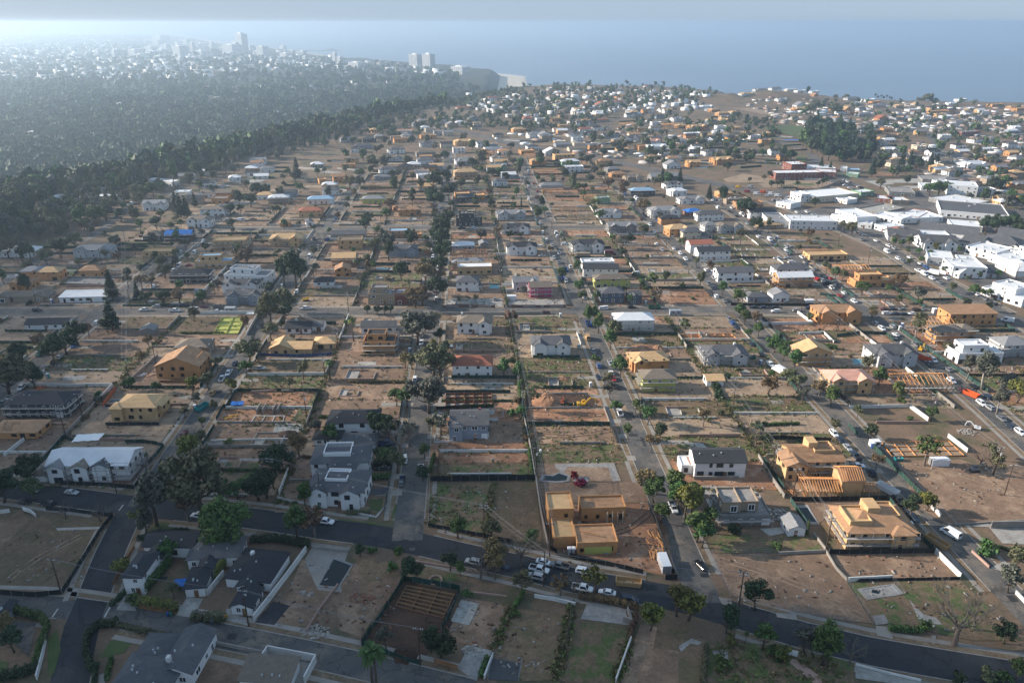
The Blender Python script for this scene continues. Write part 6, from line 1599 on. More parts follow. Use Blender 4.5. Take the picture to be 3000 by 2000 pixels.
mesh_ = MB()
for a, b, h, k in FARF: mesh_.bar(a+Vector((0,0,h/2)), b+Vector((0,0,h/2)), .25, h, ('wall_white','wall_grey','fence_green')[k])
if FARF: struct('far_fences', mesh_.mesh('far_fences'), 'stuff')['label'] = 'garden walls and fences of the far blocks'

# ------------------------------------------------------------------ trees placed one by one: view, foot of trunk, kind, leaf, size
TD = '''a 1572 470 ficus bright 1.32
a 1085 330 tall grey 1.12
a 1010 390 street grey .9
a 1372 245 oak olive 1.45
a 1545 180 street green 1.0
a 1640 150 street green .9
a 970 350 thin yellow .8
a 1300 300 thin brown 1.1
a 455 280 bare dark .62
a 695 302 bare dark .75
a 1185 570 round green 1.1
a 858 690 round yellow 1.0
a 2050 430 tall green .75
a 2170 410 thin brown 1.1
a 2110 210 tall bright .55
a 1300 450 shrub yellow 1.8
a 30 170 oak dark .8
a 240 150 street green .9
a 1780 150 oak dark .75
a 1840 140 oak dark .7
a 940 860 shrub green 1.5
a 40 1100 street brown .7
a 100 1200 street dark .8
a 1200 830 thin olive .6
b 800 412 round green 1.0
b 1040 600 oak brown .62
b 960 690 bare dark 1.0
b 1010 660 bare dark .9
b 1060 700 thin brown .9
b 1240 600 bare dark 1.15
b 1250 790 street olive .75
b 1310 480 street green .75
b 1040 430 street olive .7
b 1745 800 thin yellow 1.05
b 1510 810 thin brown .7
b 1600 790 bare dark .6
b 2130 1050 street yellow .95
b 2310 950 street yellow 1.0
b 310 1180 thin grey .75
b 690 1230 oak dark .62
b 620 1200 street dark .7
b 215 510 shrub bright 1.0
b 398 528 shrub bright 1.1
b 350 635 shrub bright 1.2
b 130 540 street dark .5
b 450 700 street dark .7
b 520 710 street dark .6
b 750 640 street dark .6
b 820 670 street green .5
b 865 820 shrub bright 1.1
b 2150 170 street green .85
b 2200 310 street green .75
b 2330 160 street green .9
b 1190 950 shrub bright 1.0
b 225 1500 palm green 1.5
b 245 1510 palm green 1.4
c 495 910 street dark 1.0
c 40 980 street yellow 1.15
c 20 300 street yellow 1.3
c 95 440 street green 1.1
c 180 380 thin green 1.1
c 60 250 street green 1.2
c 130 480 street green .9
c 350 390 shrub dark 1.5
c 650 485 shrub bright 1.0
c 855 390 cypress green .5
c 300 1070 street dark .8
c 550 1180 street green .8
c 430 1140 palm green .35
c 840 1210 street grey .85
c 960 1290 tall bright .85
c 1150 1290 bare dark .8
c 690 1230 shrub yellow 1.6
c 640 1230 shrub green 1.6
c 270 1310 shrub bright 1.5
c 330 1130 shrub yellow 1.2
c 1870 1150 bare dark 1.7
c 2000 1040 bare dark 1.0
c 2210 1140 round dark 1.1
c 1665 1040 shrub green 1.2
c 1565 270 street dark .8
c 1678 225 round yellow 1.15
c 2240 790 street grey .9
c 2290 1400 thin green .9
c 2080 520 shrub green 2.0
c 2280 660 thin olive 1.0
c 1900 1411 shrub dark 1.5
c 2100 1380 shrub olive 1.5
c 2200 1411 shrub green 1.5
d 70 620 oak olive 1.3
d 240 560 oak dark .75
d 380 370 oak dark .9
d 460 325 oak dark .9
d 540 265 oak dark .9
d 615 210 thin brown .9
d 280 300 thin brown 1.0
d 780 165 conifer conifer 1.1
d 740 175 oak dark .5
d 330 330 thin olive .9
d 150 400 oak dark .9
d 1720 380 oak olive .8
d 1600 600 street yellow .75
d 1330 590 street yellow .75
d 1440 570 street olive .85
d 1080 590 street green .6
d 1500 430 street olive .7
d 1480 710 round olive .7
d 1395 820 round olive .7
d 1395 940 round olive .8
d 1290 980 round dark .7
d 1335 1090 street yellow 1.2
d 1150 1200 round dark .95
d 1850 1090 round dark 1.1
d 1930 1140 oak dark .8
d 2060 1020 street brown .9
d 2180 890 street grey .8
d 2110 410 palm green .38
d 2275 500 palm green 1.0
d 1870 230 street olive 1.05
d 1820 120 street olive 1.1
d 1940 150 round dark .8
d 1960 100 oak dark .7
d 2000 570 thin olive .7
d 2090 500 thin olive .9
d 1360 680 street grey .6
d 1700 480 street green .9
d 90 890 bare dark .7
d 230 1220 oak dark .75
d 680 660 shrub grey 1.6
d 910 570 street green .6
d 870 580 street green .6
e 525 260 oak grey 1.35
e 665 130 thin olive .8
e 635 480 oak olive 1.2
e 605 730 oak grey 1.15
e 690 480 oak olive 1.0
e 640 380 palm yellow 1.0
e 85 235 palm yellow 1.15
e 725 345 street dark .9
e 640 330 street green .7
e 490 430 street olive .8
e 440 420 thin brown .9
e 455 690 street green .95
e 380 680 street green .9
e 400 1030 bare dark 1.55
e 470 960 thin grey 1.1
e 575 1035 round bright .85
e 565 1200 round dark .9
e 690 880 thin grey 1.1
e 610 850 round olive .9
e 655 810 cypress bright .45
e 1120 470 round green 1.25
e 1240 770 street green .6
e 330 920 oak dark .7
e 250 880 oak dark .7
e 1770 180 tall green .6
e 1740 110 tall green .6
e 1850 290 street green 1.0
e 1880 220 street olive 1.0
e 1630 130 bare dark .7
e 1920 480 street green .95
e 1750 420 thin green .8
e 1830 560 thin olive .9
e 1850 640 thin grey .9
e 1890 740 street green .7
e 1970 910 thin green .7
e 2030 730 street green .6
e 2110 810 street green .9
e 2180 930 street dark .8
e 2130 1000 thin brown .9
e 2060 760 thin olive .7
e 2290 1340 street green 1.1
e 2310 1400 street green 1.1
e 2090 1280 thin brown 1.0
e 2170 1290 thin green .9
e 790 740 shrub dark 1.3
e 760 740 shrub dark 1.2
e 1180 740 shrub green 1.4
f 390 75 street green .8
f 425 120 street green .8
f 500 130 thin brown .9
f 520 200 street green .7
f 630 310 ficus green .78
f 690 370 street green .9
f 770 440 street green 1.0
f 720 540 street olive .9
f 780 590 street olive .9
f 820 660 thin grey .9
f 930 640 thin brown 1.1
f 1020 690 street green .9
f 1040 870 thin olive .7
f 450 210 street green .5
f 605 490 round green .6
f 300 520 round dark .7
f 220 640 tall dark .45
f 240 680 tall dark .45
f 1290 910 round dark 1.15
f 1600 230 euc olive .62
f 1060 160 bare dark .7
f 1810 330 street olive .7
f 2060 570 euc grey .85
f 1950 510 euc grey .6
f 2160 740 euc grey .55
f 2240 600 oak grey .7
f 2300 660 oak yellow .8
f 1500 685 round green .7
f 1300 100 thin brown .8
f 2130 1160 thin olive .9
f 2050 1100 bare dark .8
f 1680 1400 round yellow .9
f 530 900 thin dark .8
f 460 860 bare dark .7
f 380 830 bare dark .6
f 560 980 thin dark .8
f 500 960 bare dark .8
f 1710 780 street green .6
f 2120 1050 thin olive .8
g 60 720 oak olive 1.0
g 800 640 oak dark 0.6
g 330 770 oak olive .8
g 420 720 oak dark .9
g 520 650 oak olive .8
g 730 730 street olive .8
g 820 760 thin brown .9
g 630 560 round dark 1.1
g 835 470 round dark 1.5
g 1250 440 conifer conifer 1.1
g 1220 420 conifer conifer 1.0
g 1290 440 conifer conifer .9
g 1345 370 conifer conifer .7
g 1650 370 tall dark .9
g 1730 370 oak dark .9
g 1770 300 oak dark .9
g 1840 300 oak dark .8
g 2050 180 conifer conifer 1.2
g 1010 310 oak green 1.0
g 1060 300 oak green .9
g 940 310 oak olive .8
g 980 250 oak dark .9
g 1100 250 street green .8
g 740 400 street olive .8
g 690 420 street green .7
g 860 400 street green .9
g 770 380 oak dark .8
g 1250 510 street green .7
g 1180 530 street green .7
g 970 530 street green .8
g 1080 520 oak dark .7
g 1600 520 street dark .9
g 1660 420 street dark .8
g 1960 520 round green 1.1
g 2060 510 street olive .6
g 1590 420 oak dark .7
g 1960 920 tall dark 1.05
g 2040 930 tall dark 1.2
g 2080 900 tall dark .9
g 2160 850 bare dark .9
g 1700 770 oak brown .8
g 1420 680 round dark 1.1
g 1290 740 street olive .7
g 1140 860 oak olive .7
g 980 930 thin brown 1.0
g 1050 940 thin brown 1.0
g 890 930 thin olive 1.0
g 950 1000 conifer conifer .6
g 780 1010 conifer conifer 1.0
g 1120 790 oak olive .6
g 1240 1030 oak brown .6
g 1400 1040 street green .9
g 1010 1040 oak dark .6
g 1130 1030 oak dark .6
g 30 900 street green .9
g 200 820 street olive .9
g 1960 1110 oak olive 1.0
g 1830 1130 tall olive .9
g 1870 1200 tall olive 1.0
h 220 120 oak olive 1.1
h 130 180 oak green .9
h 355 200 tall dark .7
h 430 210 round green .8
h 680 80 bare dark .9
h 640 260 oak dark 1.3
h 660 200 oak dark 1.0
h 720 200 oak dark .9
h 640 400 oak dark 1.3
h 620 330 oak dark 1.0
h 740 320 oak dark 1.0
h 770 270 street dark 1.0
h 760 380 round dark 1.0
h 730 520 oak dark 1.0
h 690 600 oak dark 1.3
h 680 660 oak dark 1.1
h 700 760 oak dark 1.2
h 690 830 oak dark .9
h 680 900 thin brown 1.0
h 660 1000 oak dark 1.0
h 700 980 round dark 1.0
h 590 840 thin olive 1.2
h 580 900 oak brown 1.0
h 560 1050 oak brown .8
h 510 1060 oak brown .9
h 470 960 palm dark .6
h 480 1040 street dark .9
h 180 1105 round dark .8
h 250 1110 round dark .8
h 300 1105 round dark .8
h 340 1105 round dark .8
h 560 490 bare dark .8
h 580 620 street green .7
h 60 240 oak brown .9
h 90 310 thin brown .8
h 40 400 thin olive .9
h 1355 470 tall green .7
h 1400 430 thin green 1.0
h 1380 390 tall dark .6
h 1240 370 cypress dark .7
h 1350 340 thin brown .8
h 1470 1060 bare dark .8
h 930 1030 thin olive .6
h 810 1030 round olive .5
h 1640 960 street green .8
h 1660 1030 street green .8
h 1760 1020 street green .7
h 1990 1040 street green .6
h 1700 1190 tall green .7
h 2080 410 oak brown .8
h 2040 390 bare dark .9
h 2100 540 street green .6
h 2210 200 conifer conifer .8
h 2330 200 conifer conifer .8
h 2120 90 oak olive .8
h 2170 70 oak olive .7
h 2230 90 oak olive .7
h 1800 30 oak dark .8
h 1940 260 oak brown .8
h 1840 240 oak brown .7
h 2240 650 bare dark .7
h 2200 600 bare dark .7
h 2340 650 street olive .7
i 120 910 tall olive .6
i 270 980 street green .9
i 380 1040 oak bright .6
i 400 1130 street green .7
i 430 1160 street olive .7
i 1235 975 oak bright .62
i 985 830 street olive .9
i 1050 870 street green .8
i 1100 880 street olive .8
i 1490 920 oak brown .7
i 1490 1030 round bright .7
i 1620 1010 oak grey .6
i 1630 1050 round bright .6
i 1300 1130 thin olive .8
i 790 690 street olive .7
i 640 660 round green .5
i 590 540 euc olive .5
i 510 540 oak dark .8
i 430 440 oak dark 1.2
i 400 420 oak dark .9
i 270 360 tall dark .9
i 180 320 conifer conifer .8
i 1160 560 oak olive .8
i 1100 540 thin olive .9
i 910 370 oak dark .6
i 990 210 round dark 1.0
i 960 220 round dark 1.1
i 930 230 round dark .9
i 680 230 round dark 1.0
i 650 230 round dark 1.0
i 610 235 round dark 1.0
i 790 225 round dark .9
i 460 200 round dark .8
i 600 170 round dark 1.1
i 560 190 street olive .7
i 310 120 oak dark .8
i 680 40 oak dark 1.0
i 740 60 oak dark 1.0
i 950 110 conifer conifer .7
i 1015 120 conifer conifer .6
i 1300 160 conifer conifer 1.1
i 1340 110 conifer conifer 1.0
i 1230 140 bare dark 1.0
i 1360 240 oak olive .8
i 1700 290 oak green .9
i 1760 290 oak green .9
i 1820 280 oak green .8
i 2080 560 oak dark 1.0
i 2160 540 oak dark 1.1
i 2240 560 oak dark 1.0
i 2320 580 oak dark 1.0
i 2270 490 street dark .9
i 1450 640 street green .7
i 1500 650 street green .7
i 1560 640 street green .7
i 1550 690 round bright .6
i 1620 710 street green .7
i 1700 720 street green .6
i 1740 680 street yellow .7
i 1640 760 round green .7
i 1560 770 round green .7
i 1900 690 street green .6
i 1800 830 street green .5
i 1960 880 round green .5
i 2040 860 round green .6
i 2170 860 street green .6
i 2110 990 round bright .9
i 2000 1000 street green .8
i 1850 960 street olive .7
i 2060 980 round bright .7
i 1950 1060 round dark .9
i 2090 1090 round dark .9
i 90 790 thin olive .8
i 40 830 bare dark .7
i 600 980 thin brown .6
i 1500 120 conifer conifer 1.1
i 1560 100 conifer conifer 1.0
i 1620 130 tall dark 1.0
i 1700 110 conifer conifer 1.0
i 1740 90 tall dark .8
i 2100 160 palm green .9
i 2160 200 palm green .9
i 2230 260 palm green .9
i 2290 300 palm green .8
i 2250 340 oak green .8
i 2330 380 oak green .8
'''
for ln in TD.strip().splitlines():
    c, x, y, k, m, s = ln.split(); p = un(c, float(x), float(y)); tree(k, 'leaf_'+m, p[0], p[1], float(s)*(1.22 if k not in ('ficus','palm') else 1.05), 0 if math.hypot(*p) < 500 else None)
# street trees left between the hand-placed ones, and shrubs on lot lines
rt = random.Random(5)
TP = [(o.location.x, o.location.y) for o, *_ in THINGS if o.name.split('.')[0].endswith('tree')]
def clear(x, y, d, hd=2.0):
    for a, b in TP:
        if abs(x-a) < d and (x-a)**2+(y-b)**2 < d*d: return False
    for hx, hy, L, dep, a, t in HOUSES:
        if abs(y-hy) > 40 or abs(x-hx) > 60: continue
        lx = (x-hx)*math.cos(a)+(y-hy)*math.sin(a); ly = -(x-hx)*math.sin(a)+(y-hy)*math.cos(a)
        if -hd-1 < lx < L+hd+1 and -hd-2 < ly < dep+hd: return False
    return True
for k, v in ST.items():
    for Y in np.arange(215, 690, 13):
        for s in (-1, 1):
            if rt.random() < (.6 if k in 'EJD' else .42) and not (abs(Y-YM) < 13 or abs(Y-YN) < 11):
                x, y = gw(v+s*5.6, Y+rt.uniform(-4,4))
                if clear(x, y, 9): TP.append((x,y)); tree(rt.choice(['street','street','thin','bare','round']), 'leaf_'+rt.choice(['green','olive','dark','grey','brown']), x, y, rt.uniform(.7,1.2), 0)
ns = 0
while ns < 290:
    Y = rt.uniform(200,690); v = rt.choice((-161.5,-74.5,8,89,160,-249,229))+rt.uniform(-2.5,2.5) if rt.random() < .6 else rt.uniform(-255,250); x, y = gw(v, Y)
    if any(abs(v-q) < 8 for q in (-206,-117,-32,48,130,190,266)) or abs(Y-YM) < 9 or abs(Y-YN) < 8: continue
    if Y < roadAy(x)+14 or not clear(x, y, 3.5): continue
    TP.append((x,y)); ns += 1
    tree(rt.choice(['shrub','shrub','shrub','round','thin']), 'leaf_'+rt.choice(['green','olive','dark','weed','brown']), x, y, rt.uniform(.8,1.7) if rt.random() < .7 else .6, 0)
# gardens along the canyon rim and the wooded blocks on the far side of the cross street
rim = [(-20,600),(120,575),(330,548),(450,520),(640,480),(800,425),(980,385),(1180,345),(1200,380),(1020,415),(860,460),(700,505),(560,545),(440,590),(330,640),(230,690),(-20,740)]
k = tries = 0
while k < 210 and tries < 6000:
    tries += 1; x = rt.uniform(-20,1200); y = rt.uniform(340,740)
    if not inside(x, y, rim): continue
    p = un('s', x, y)
    if not clear(p[0], p[1], 7, 2): continue
    k += 1; TP.append(p); tree(rt.choice(['oak','oak','tall','street','euc','conifer']), 'leaf_'+rt.choice(['dark','green','olive','olive','grey']), p[0], p[1], rt.uniform(.75,1.35), None, 'garden trees along the canyon rim')
k = tries = 0
while k < 90 and tries < 4000:
    tries += 1; Y = rt.uniform(385,760); v = rt.uniform(-300,125); x, y = gw(v, Y)
    if any(abs(v-q) < 7 for q in (-206,-117,-32,48,130)) or abs(Y-YN) < 8 or not clear(x, y, 8, 1.5): continue
    k += 1; TP.append((x,y)); tree(rt.choice(['oak','tall','street','street','thin','round']), 'leaf_'+rt.choice(['dark','green','olive','grey']), x, y, rt.uniform(.7,1.1), 0)
# weeds and dry tufts too many to count
W = np.array(weed_pts); n = len(W); k = 6
r = np.random.default_rng(3); cidx = np.repeat(np.arange(n), k)
c = np.stack([W[cidx,0]+r.normal(size=n*k)*.32*W[cidx,2], W[cidx,1]+r.normal(size=n*k)*.32*W[cidx,2], .12+np.abs(r.normal(size=n*k))*.26*W[cidx,2]], -1)
a = r.normal(size=(n*k,3)); a /= np.linalg.norm(a,axis=1)[:,None]; bb = np.cross(a, r.normal(size=(n*k,3))); bb /= np.linalg.norm(bb,axis=1)[:,None]
s = (.20+.28*r.random(n*k))[:,None]*W[cidx,2][:,None]; V = np.stack([c-a*s, c-bb*s*.6, c+a*s, c+bb*s*.6], 1).reshape(-1,3); V[:,2] = np.maximum(V[:,2], .09)
w = struct('weeds', npmesh('weeds', V, np.arange(len(V)).reshape(-1,4), ['leaf_weed','leaf_straw'], (r.random(n) < .38)[cidx].astype(int)), 'stuff'); w['label'] = 'weeds and dry grass tufts on the empty lots'

# ------------------------------------------------------------------ vehicles: view, point on the road, type, colour, heading (u up the street, x along the cross street, n along the near road, or degrees)
def heading(code, x, y, k):
    if code == 'u': return SH + (math.pi if k % 2 else 0) + random.uniform(-.03,.03)
    if code == 'x': return (math.pi if k % 2 else 0) + random.uniform(-.03,.03)
    if code == 'n': return math.atan2(roadAy(x+4)-roadAy(x-4), 8) + (math.pi if k % 2 else 0)
    return R(float(code))
CD = '''a 497 108 sedan silver n
a 228 88 suv white n
a 175 175 sedan black n
a 335 190 suv black n
a 2240 310 pickup white n
a 1370 270 suv white n
b 1398 590 sedan white n
b 1505 615 pickup grey n
b 1362 640 pickup white n
b 1340 690 suv silver n
b 1672 655 suv white n
b 1500 725 suv navy n
b 1660 770 pickup white n
b 1830 800 sedan white n
b 1985 850 suv navy n
b 910 590 suv silver n
b 1105 620 sedan navy n
b 2285 215 pickup white u
b 415 40 suv grey u
c 122 610 sedan black 114
c 1842 395 van white 119
c 1590 280 sedan navy u
c 1487 165 pickup black u
d 1268 890 pickup maroon u
d 1532 500 pickup white u
d 1578 460 pickup white u
d 1470 595 suv tan u
d 1618 395 sedan navy u
d 412 350 sedan silver u
d 512 272 sedan blue u
d 670 112 suv white u
d 68 630 sedan silver u
d 25 665 sedan navy u
d 155 560 pickup white u
d 375 382 sedan black u
d 275 330 suv green u
d 258 28 suv black x
d 1000 25 pickup white x
d 1205 30 pickup white x
d 1330 30 van white x
d 1495 38 pickup white x
d 2110 15 pickup white x
d 1785 430 pickup silver x
e 437 1060 suv white u
e 420 1200 suv navy u
e 548 1130 pickup white u
e 508 500 suv white u
e 505 540 suv black u
e 540 320 pickup white u
e 552 250 pickup white u
e 550 200 pickup silver u
e 530 370 sedan navy u
e 1918 735 pickup white u
e 1875 500 sedan red u
e 1860 460 sedan white u
e 1855 395 pickup silver u
e 1775 410 sedan blue u
e 1735 310 pickup grey u
e 1900 555 sedan black u
e 1770 490 sedan navy u
e 1695 220 van tan u
e 1400 45 pickup maroon x
e 1805 15 suv white x
e 300 970 suv navy x
e 310 945 pickup blue x
e 290 1120 sedan black x
e 735 275 sedan white x
f 320 90 suv grey u
f 342 118 suv blue u
f 368 145 sedan navy u
f 475 260 sedan navy u
f 600 400 pickup white u
f 540 330 sedan black u
f 1040 880 suv white u
f 1085 920 sedan navy u
f 1135 975 sedan silver u
f 1190 1035 pickup navy u
f 1195 1105 pickup white 0
f 1297 1150 suv navy u
f 640 35 suv white x
f 785 30 suv silver x
f 1370 155 suv white u
f 1465 195 sedan white u
f 1455 215 sedan grey u
f 1325 120 suv silver u
f 1850 515 suv white u
f 2000 550 sedan black u
f 1720 370 pickup white u
f 1700 400 pickup grey u
f 2055 670 suv white u
f 2110 700 suv silver u
f 2195 775 sedan grey u
f 2260 830 sedan navy u
f 2320 870 suv white u
f 2100 625 suv navy u
f 2235 100 van white 150
f 1930 580 sedan maroon u
f 1580 325 suv white u
g 1665 465 van white x
g 1745 460 pickup maroon x
g 910 350 van white u
g 1235 240 pickup silver x
g 115 850 sedan white 130
g 1235 780 van white u
g 1200 810 suv white u
g 1300 775 sedan red x
g 1345 690 van white u
g 1400 610 suv white u
g 1365 640 sedan silver u
g 1060 920 sedan white u
g 940 1005 suv black u
g 1080 1060 suv silver x
g 1180 1058 sedan black x
g 1255 1058 suv navy x
g 1410 1062 sedan maroon x
g 2045 960 suv white u
g 2100 1070 pickup white x
g 2160 670 suv white u
g 2135 715 van white u
g 1910 1030 sedan silver u
g 2270 580 sedan white u
h 600 835 suv white u
h 625 675 suv white u
h 655 1025 pickup black u
h 655 1005 suv white u
h 670 800 van white u
h 700 455 sedan white u
h 655 440 sedan black u
h 655 400 sedan red u
h 1390 550 suv white u
h 1412 600 suv white u
h 1465 725 suv silver u
h 1500 690 pickup white u
h 1490 665 sedan black u
h 1365 485 sedan white u
h 1290 320 suv white u
h 1220 165 suv white u
h 1365 645 suv white x
h 1385 710 sedan silver x
h 1810 1070 suv white x
h 2000 1065 sedan black x
h 2030 830 suv white x
h 1060 1010 sedan grey u
h 1830 690 pickup maroon x
h 1540 630 suv white x
h 2155 545 suv white u
h 2065 455 suv maroon u
h 2125 495 pickup white u
h 2170 630 suv white u
h 2210 670 suv silver u
h 2290 660 sedan white u
h 830 520 pickup navy x
h 920 520 suv white x
h 140 800 pickup black x
i 230 990 suv white u
i 487 1065 sedan black x
i 560 1065 sedan navy x
i 630 1065 sedan black x
i 870 1070 sedan navy x
i 935 1072 sedan navy x
i 1075 1070 sedan white x
i 1385 1078 sedan maroon x
i 1450 1078 sedan navy x
i 1510 1080 sedan grey x
i 1610 1085 suv black x
i 1665 1085 sedan grey x
i 1405 1108 suv white x
i 1465 1110 sedan navy x
i 1525 1112 sedan navy x
i 1580 1110 sedan white x
i 1790 1090 sedan black x
i 1180 1025 suv white u
i 1110 965 sedan white u
i 1080 985 sedan red u
i 1020 930 pickup white u
i 880 820 sedan white u
i 905 805 sedan grey u
i 855 770 sedan navy u
i 655 728 pickup white x
i 720 725 sedan silver x
i 750 755 suv white x
i 600 600 van white u
i 520 580 suv white u
i 710 670 suv white u
i 240 380 van white u
i 470 235 van silver -20
i 385 238 van yellow -20
i 445 268 van red -15
i 510 285 van white -15
i 555 272 van orange -15
i 610 285 van white -15
i 655 298 van white -15
i 590 300 van silver -15
i 750 278 sedan red 0
i 770 285 suv white 0
'''
CARP = []
for k, ln in enumerate(CD.strip().splitlines()):
    c, x, y, ty, co_, hd_ = ln.split(); p = un(c, float(x), float(y)); car(ty, co_, p[0], p[1], heading(hd_, p[0], p[1], k)); CARP.append(p)
rc = random.Random(17)
def park(line, y0, y1, off, dens, gap=6.2):
    y = y0
    while y < y1:
        if rc.random() < dens:
            x = line(y)+off; ok = all((x-a)**2+(y-b)**2 > 38 for a, b in CARP) and abs(y-YM) > 10 and abs(y-YN) > 9
            if ok:
                CARP.append((x,y)); ty = rc.choices(['sedan','suv','pickup','van'], [3,4,3,.6])[0]
                car(ty, rc.choices(['white','black','grey','silver','navy','red','blue'], [8,3,4,4,2,1,1])[0] if ty != 'van' else 'white', x, y, SH+(math.pi if off < 0 else 0)+rc.uniform(-.03,.03))
        y += gap*rc.uniform(.95,1.4)
lg = lambda v: (lambda Y: gw(v, Y)[0])
def lp(line): return lambda Y: float(np.interp(Y, [p[1] for p in line], [p[0] for p in line]))
for off in (-3.1, 3.1):
    park(lg(48), 390, 840, off, .30); park(lg(-32), 395, 860, off, .24); park(lg(130), 385, 680, off, .38); park(lp(stH), 385, 650, off, .42); park(lp(stI), 365, 600, off*1.4, .62); park(lg(-117), 390, 740, off, .16); park(lp(stH), 262, 352, off, .35)
for c, pts, n in (('i', [(1110,185),(1240,245)], 9), ('i', [(1080,200),(1180,255)], 6), ('i', [(1935,420),(2110,440)], 5), ('l', [(420,1080),(700,1010)], 6), ('l', [(530,1120),(700,1135)], 6), ('i', [(620,330),(760,300)], 5)):
    for k in range(n):
        t_ = (k+rc.random()*.4)/n; p = un(c, pts[0][0]+(pts[1][0]-pts[0][0])*t_, pts[0][1]+(pts[1][1]-pts[0][1])*t_); car(rc.choice(['sedan','suv']), rc.choice(['white','silver','grey','white','black']), p[0], p[1], rc.choice((.3,1.2)), z=h1(*p)+.1)
def box_truck(c, x, y, ang, col='paint_white', look='white box truck'):
    p = un(c, x, y); t = thing('box_truck', look, 'truck', p[0], p[1], .05, ang); b = MB(); loft(b, [(2.2,.5,1.5,1.0),(2.4,.45,1.9,1.05),(3.4,.45,1.8,1.05),(4.0,.5,1.2,1.0)], col); O('cab', b.mesh('cab'), t)
    pbox('cargo_box', t, col, -3.6, 2.1, -1.2, 1.2, .9, 3.3); pbox('chassis', t, 'tyre', -3.5, 3.4, -.5, .5, .5, .88); pbox('windscreen', t, 'glass_dark', 3.42, 3.66, -.85, .85, 1.3, 1.75); pbox('tail_door', t, 'light_grey', -3.64, -3.6, -1.05, 1.05, 1.0, 3.1)
    for xx in (-2.2, 2.9):
        for s in (-1, 1): b = MB(); b.tube([(xx,s*.95-.15,.48),(xx,s*.95+.15,.48)], [.48,.48], 12, 'tyre'); O('wheel', b.mesh('wheel'), t)
box_truck('f',665,455,R(112), look='white box truck on the right hand street'); box_truck('e',2352,1100,R(92)); box_truck('i',1010,915,R(120),'paint_black','dark truck with white cab'); box_truck('i',1720,835,R(140)); box_truck('h',1850,700,R(2),'paint_maroon','maroon cab truck with flat load')
# ------------------------------------------------------------------ skips, toilets, site boxes
dumpster('b',1978,735,'paint_tan',R(-9),6.4, look='yellow ochre dumpster on the near road'); dumpster('c',1750,455,'paint_tan',R(119),6.4, look='ochre dumpster full of waste on the right hand street'); dumpster('f',1408,1270,'paint_white',R(122),6.6,h=2.0, look='long white open container on the right hand street')
dumpster('d',1395,700,'paint_teal',R(70),5.6, look='teal dumpster at the kerb beside the pale frame house'); dumpster('h',1545,810,'paint_blue',R(95),5.6, look='blue dumpster on the long straight street'); dumpster('h',1520,865,'paint_blue',R(95),5.6, look='second blue dumpster on the long straight street'); dumpster('e',1705,125,'paint_blue',R(95),5.4); dumpster('h',2155,1068,'paint_green',R(0),6.2); dumpster('d',1805,140,'paint_grey',R(70),4.5); dumpster('g',1515,1068,'paint_grey',R(0),6.2); dumpster('f',1660,365,'paint_orange',R(130),5.5); dumpster('f',1485,1055,'paint_teal',0,2.4,1.6,1.2, look='small green skip on the footing plot'); dumpster('f',1985,610,'paint_orange',R(120),5.5); dumpster('i',910,870,'paint_red',R(120),5); dumpster('f',470,355,'paint_green',R(10),3.4,2,1.3); dumpster('g',2255,600,'paint_blue',R(80),5)
for c, x, y, m, w in (('b',1570,520,'paint_grey','grey'),('b',1600,520,'paint_red','red'),('c',1563,345,'paint_blue','blue'),('f',1310,968,'paint_blue','blue'),('d',332,488,'paint_teal','teal'),('d',1347,705,'paint_navy','navy'),('e',1637,285,'paint_teal','teal'),('e',472,310,'paint_blue','blue'),('f',537,395,'paint_blue','blue'),('f',1512,138,'paint_blue','blue'),('f',1495,160,'light_grey','grey'),('e',1718,550,'light_grey','grey'),('e',1510,70,'light_grey','grey'),('h',2096,1040,'paint_teal','teal'),('i',653,590,'paint_blue','blue'),('i',200,830,'paint_blue','blue'),('g',1250,690,'paint_teal','teal'),('g',358,1030,'paint_blue','blue'),('g',1945,925,'light_grey','grey'),('h',1265,180,'paint_teal','teal')): toilet(c, x, y, m, w)
container('b',2222,610,'paint_white',R(94),6.06, look='white ribbed shipping container at the edge of the red site'); container('h',2300,1110,'blue_grey',0,6, look='pale blue site office beside the cross street', win=True, name='site_office'); container('g',1590,1090,'light_grey',.02,5.5, look='grey site trailer on the cross street', win=True, name='site_office'); container('f',1320,955,'paint_white',.1,3.4,2.2,2.3, look='white tool shed behind the green fence', win=True, name='site_shed'); container('h',1665,710,'tan_wall',0,9,2.4,2.6, look='long tan storage container before a white house'); container('g',1380,965,'blue_grey',.05,5.5, look='pale green storage container in a bare lot'); container('i',1765,1100,'paint_white',-.1,6.5, look='white site office beside the cross street poles', win=True, name='site_office'); container('h',1590,700,'paint_tan',0,3,2,1)
for c, x, y, m, w in (('a',1158,950,'paint_blue','blue'),('a',1180,952,'paint_green','green'),('a',1463,998,'paint_blue','blue'),('a',1560,965,'paint_yellow','yellow'),('e',1372,1000,'trim_white','white')):
    p = un(c, x, y); t = thing('wheelie_bin', w+' wheelie bin at the roadside', 'bin', p[0], p[1], .1, .2, 'wheelie bins'); b = MB(); b.add([(-.25,-.3,.08),(.25,-.3,.08),(.25,.3,.08),(-.25,.3,.08),(-.32,-.38,1),(.32,-.38,1),(.32,.38,1),(-.32,.38,1)], [(0,1,5,4),(1,2,6,5),(2,3,7,6),(3,0,4,7),(3,2,1,0)], m); O('body', b.mesh('bin'), t); pbox('lid', t, m, -.34,.34,-.4,.42,1,1.08)
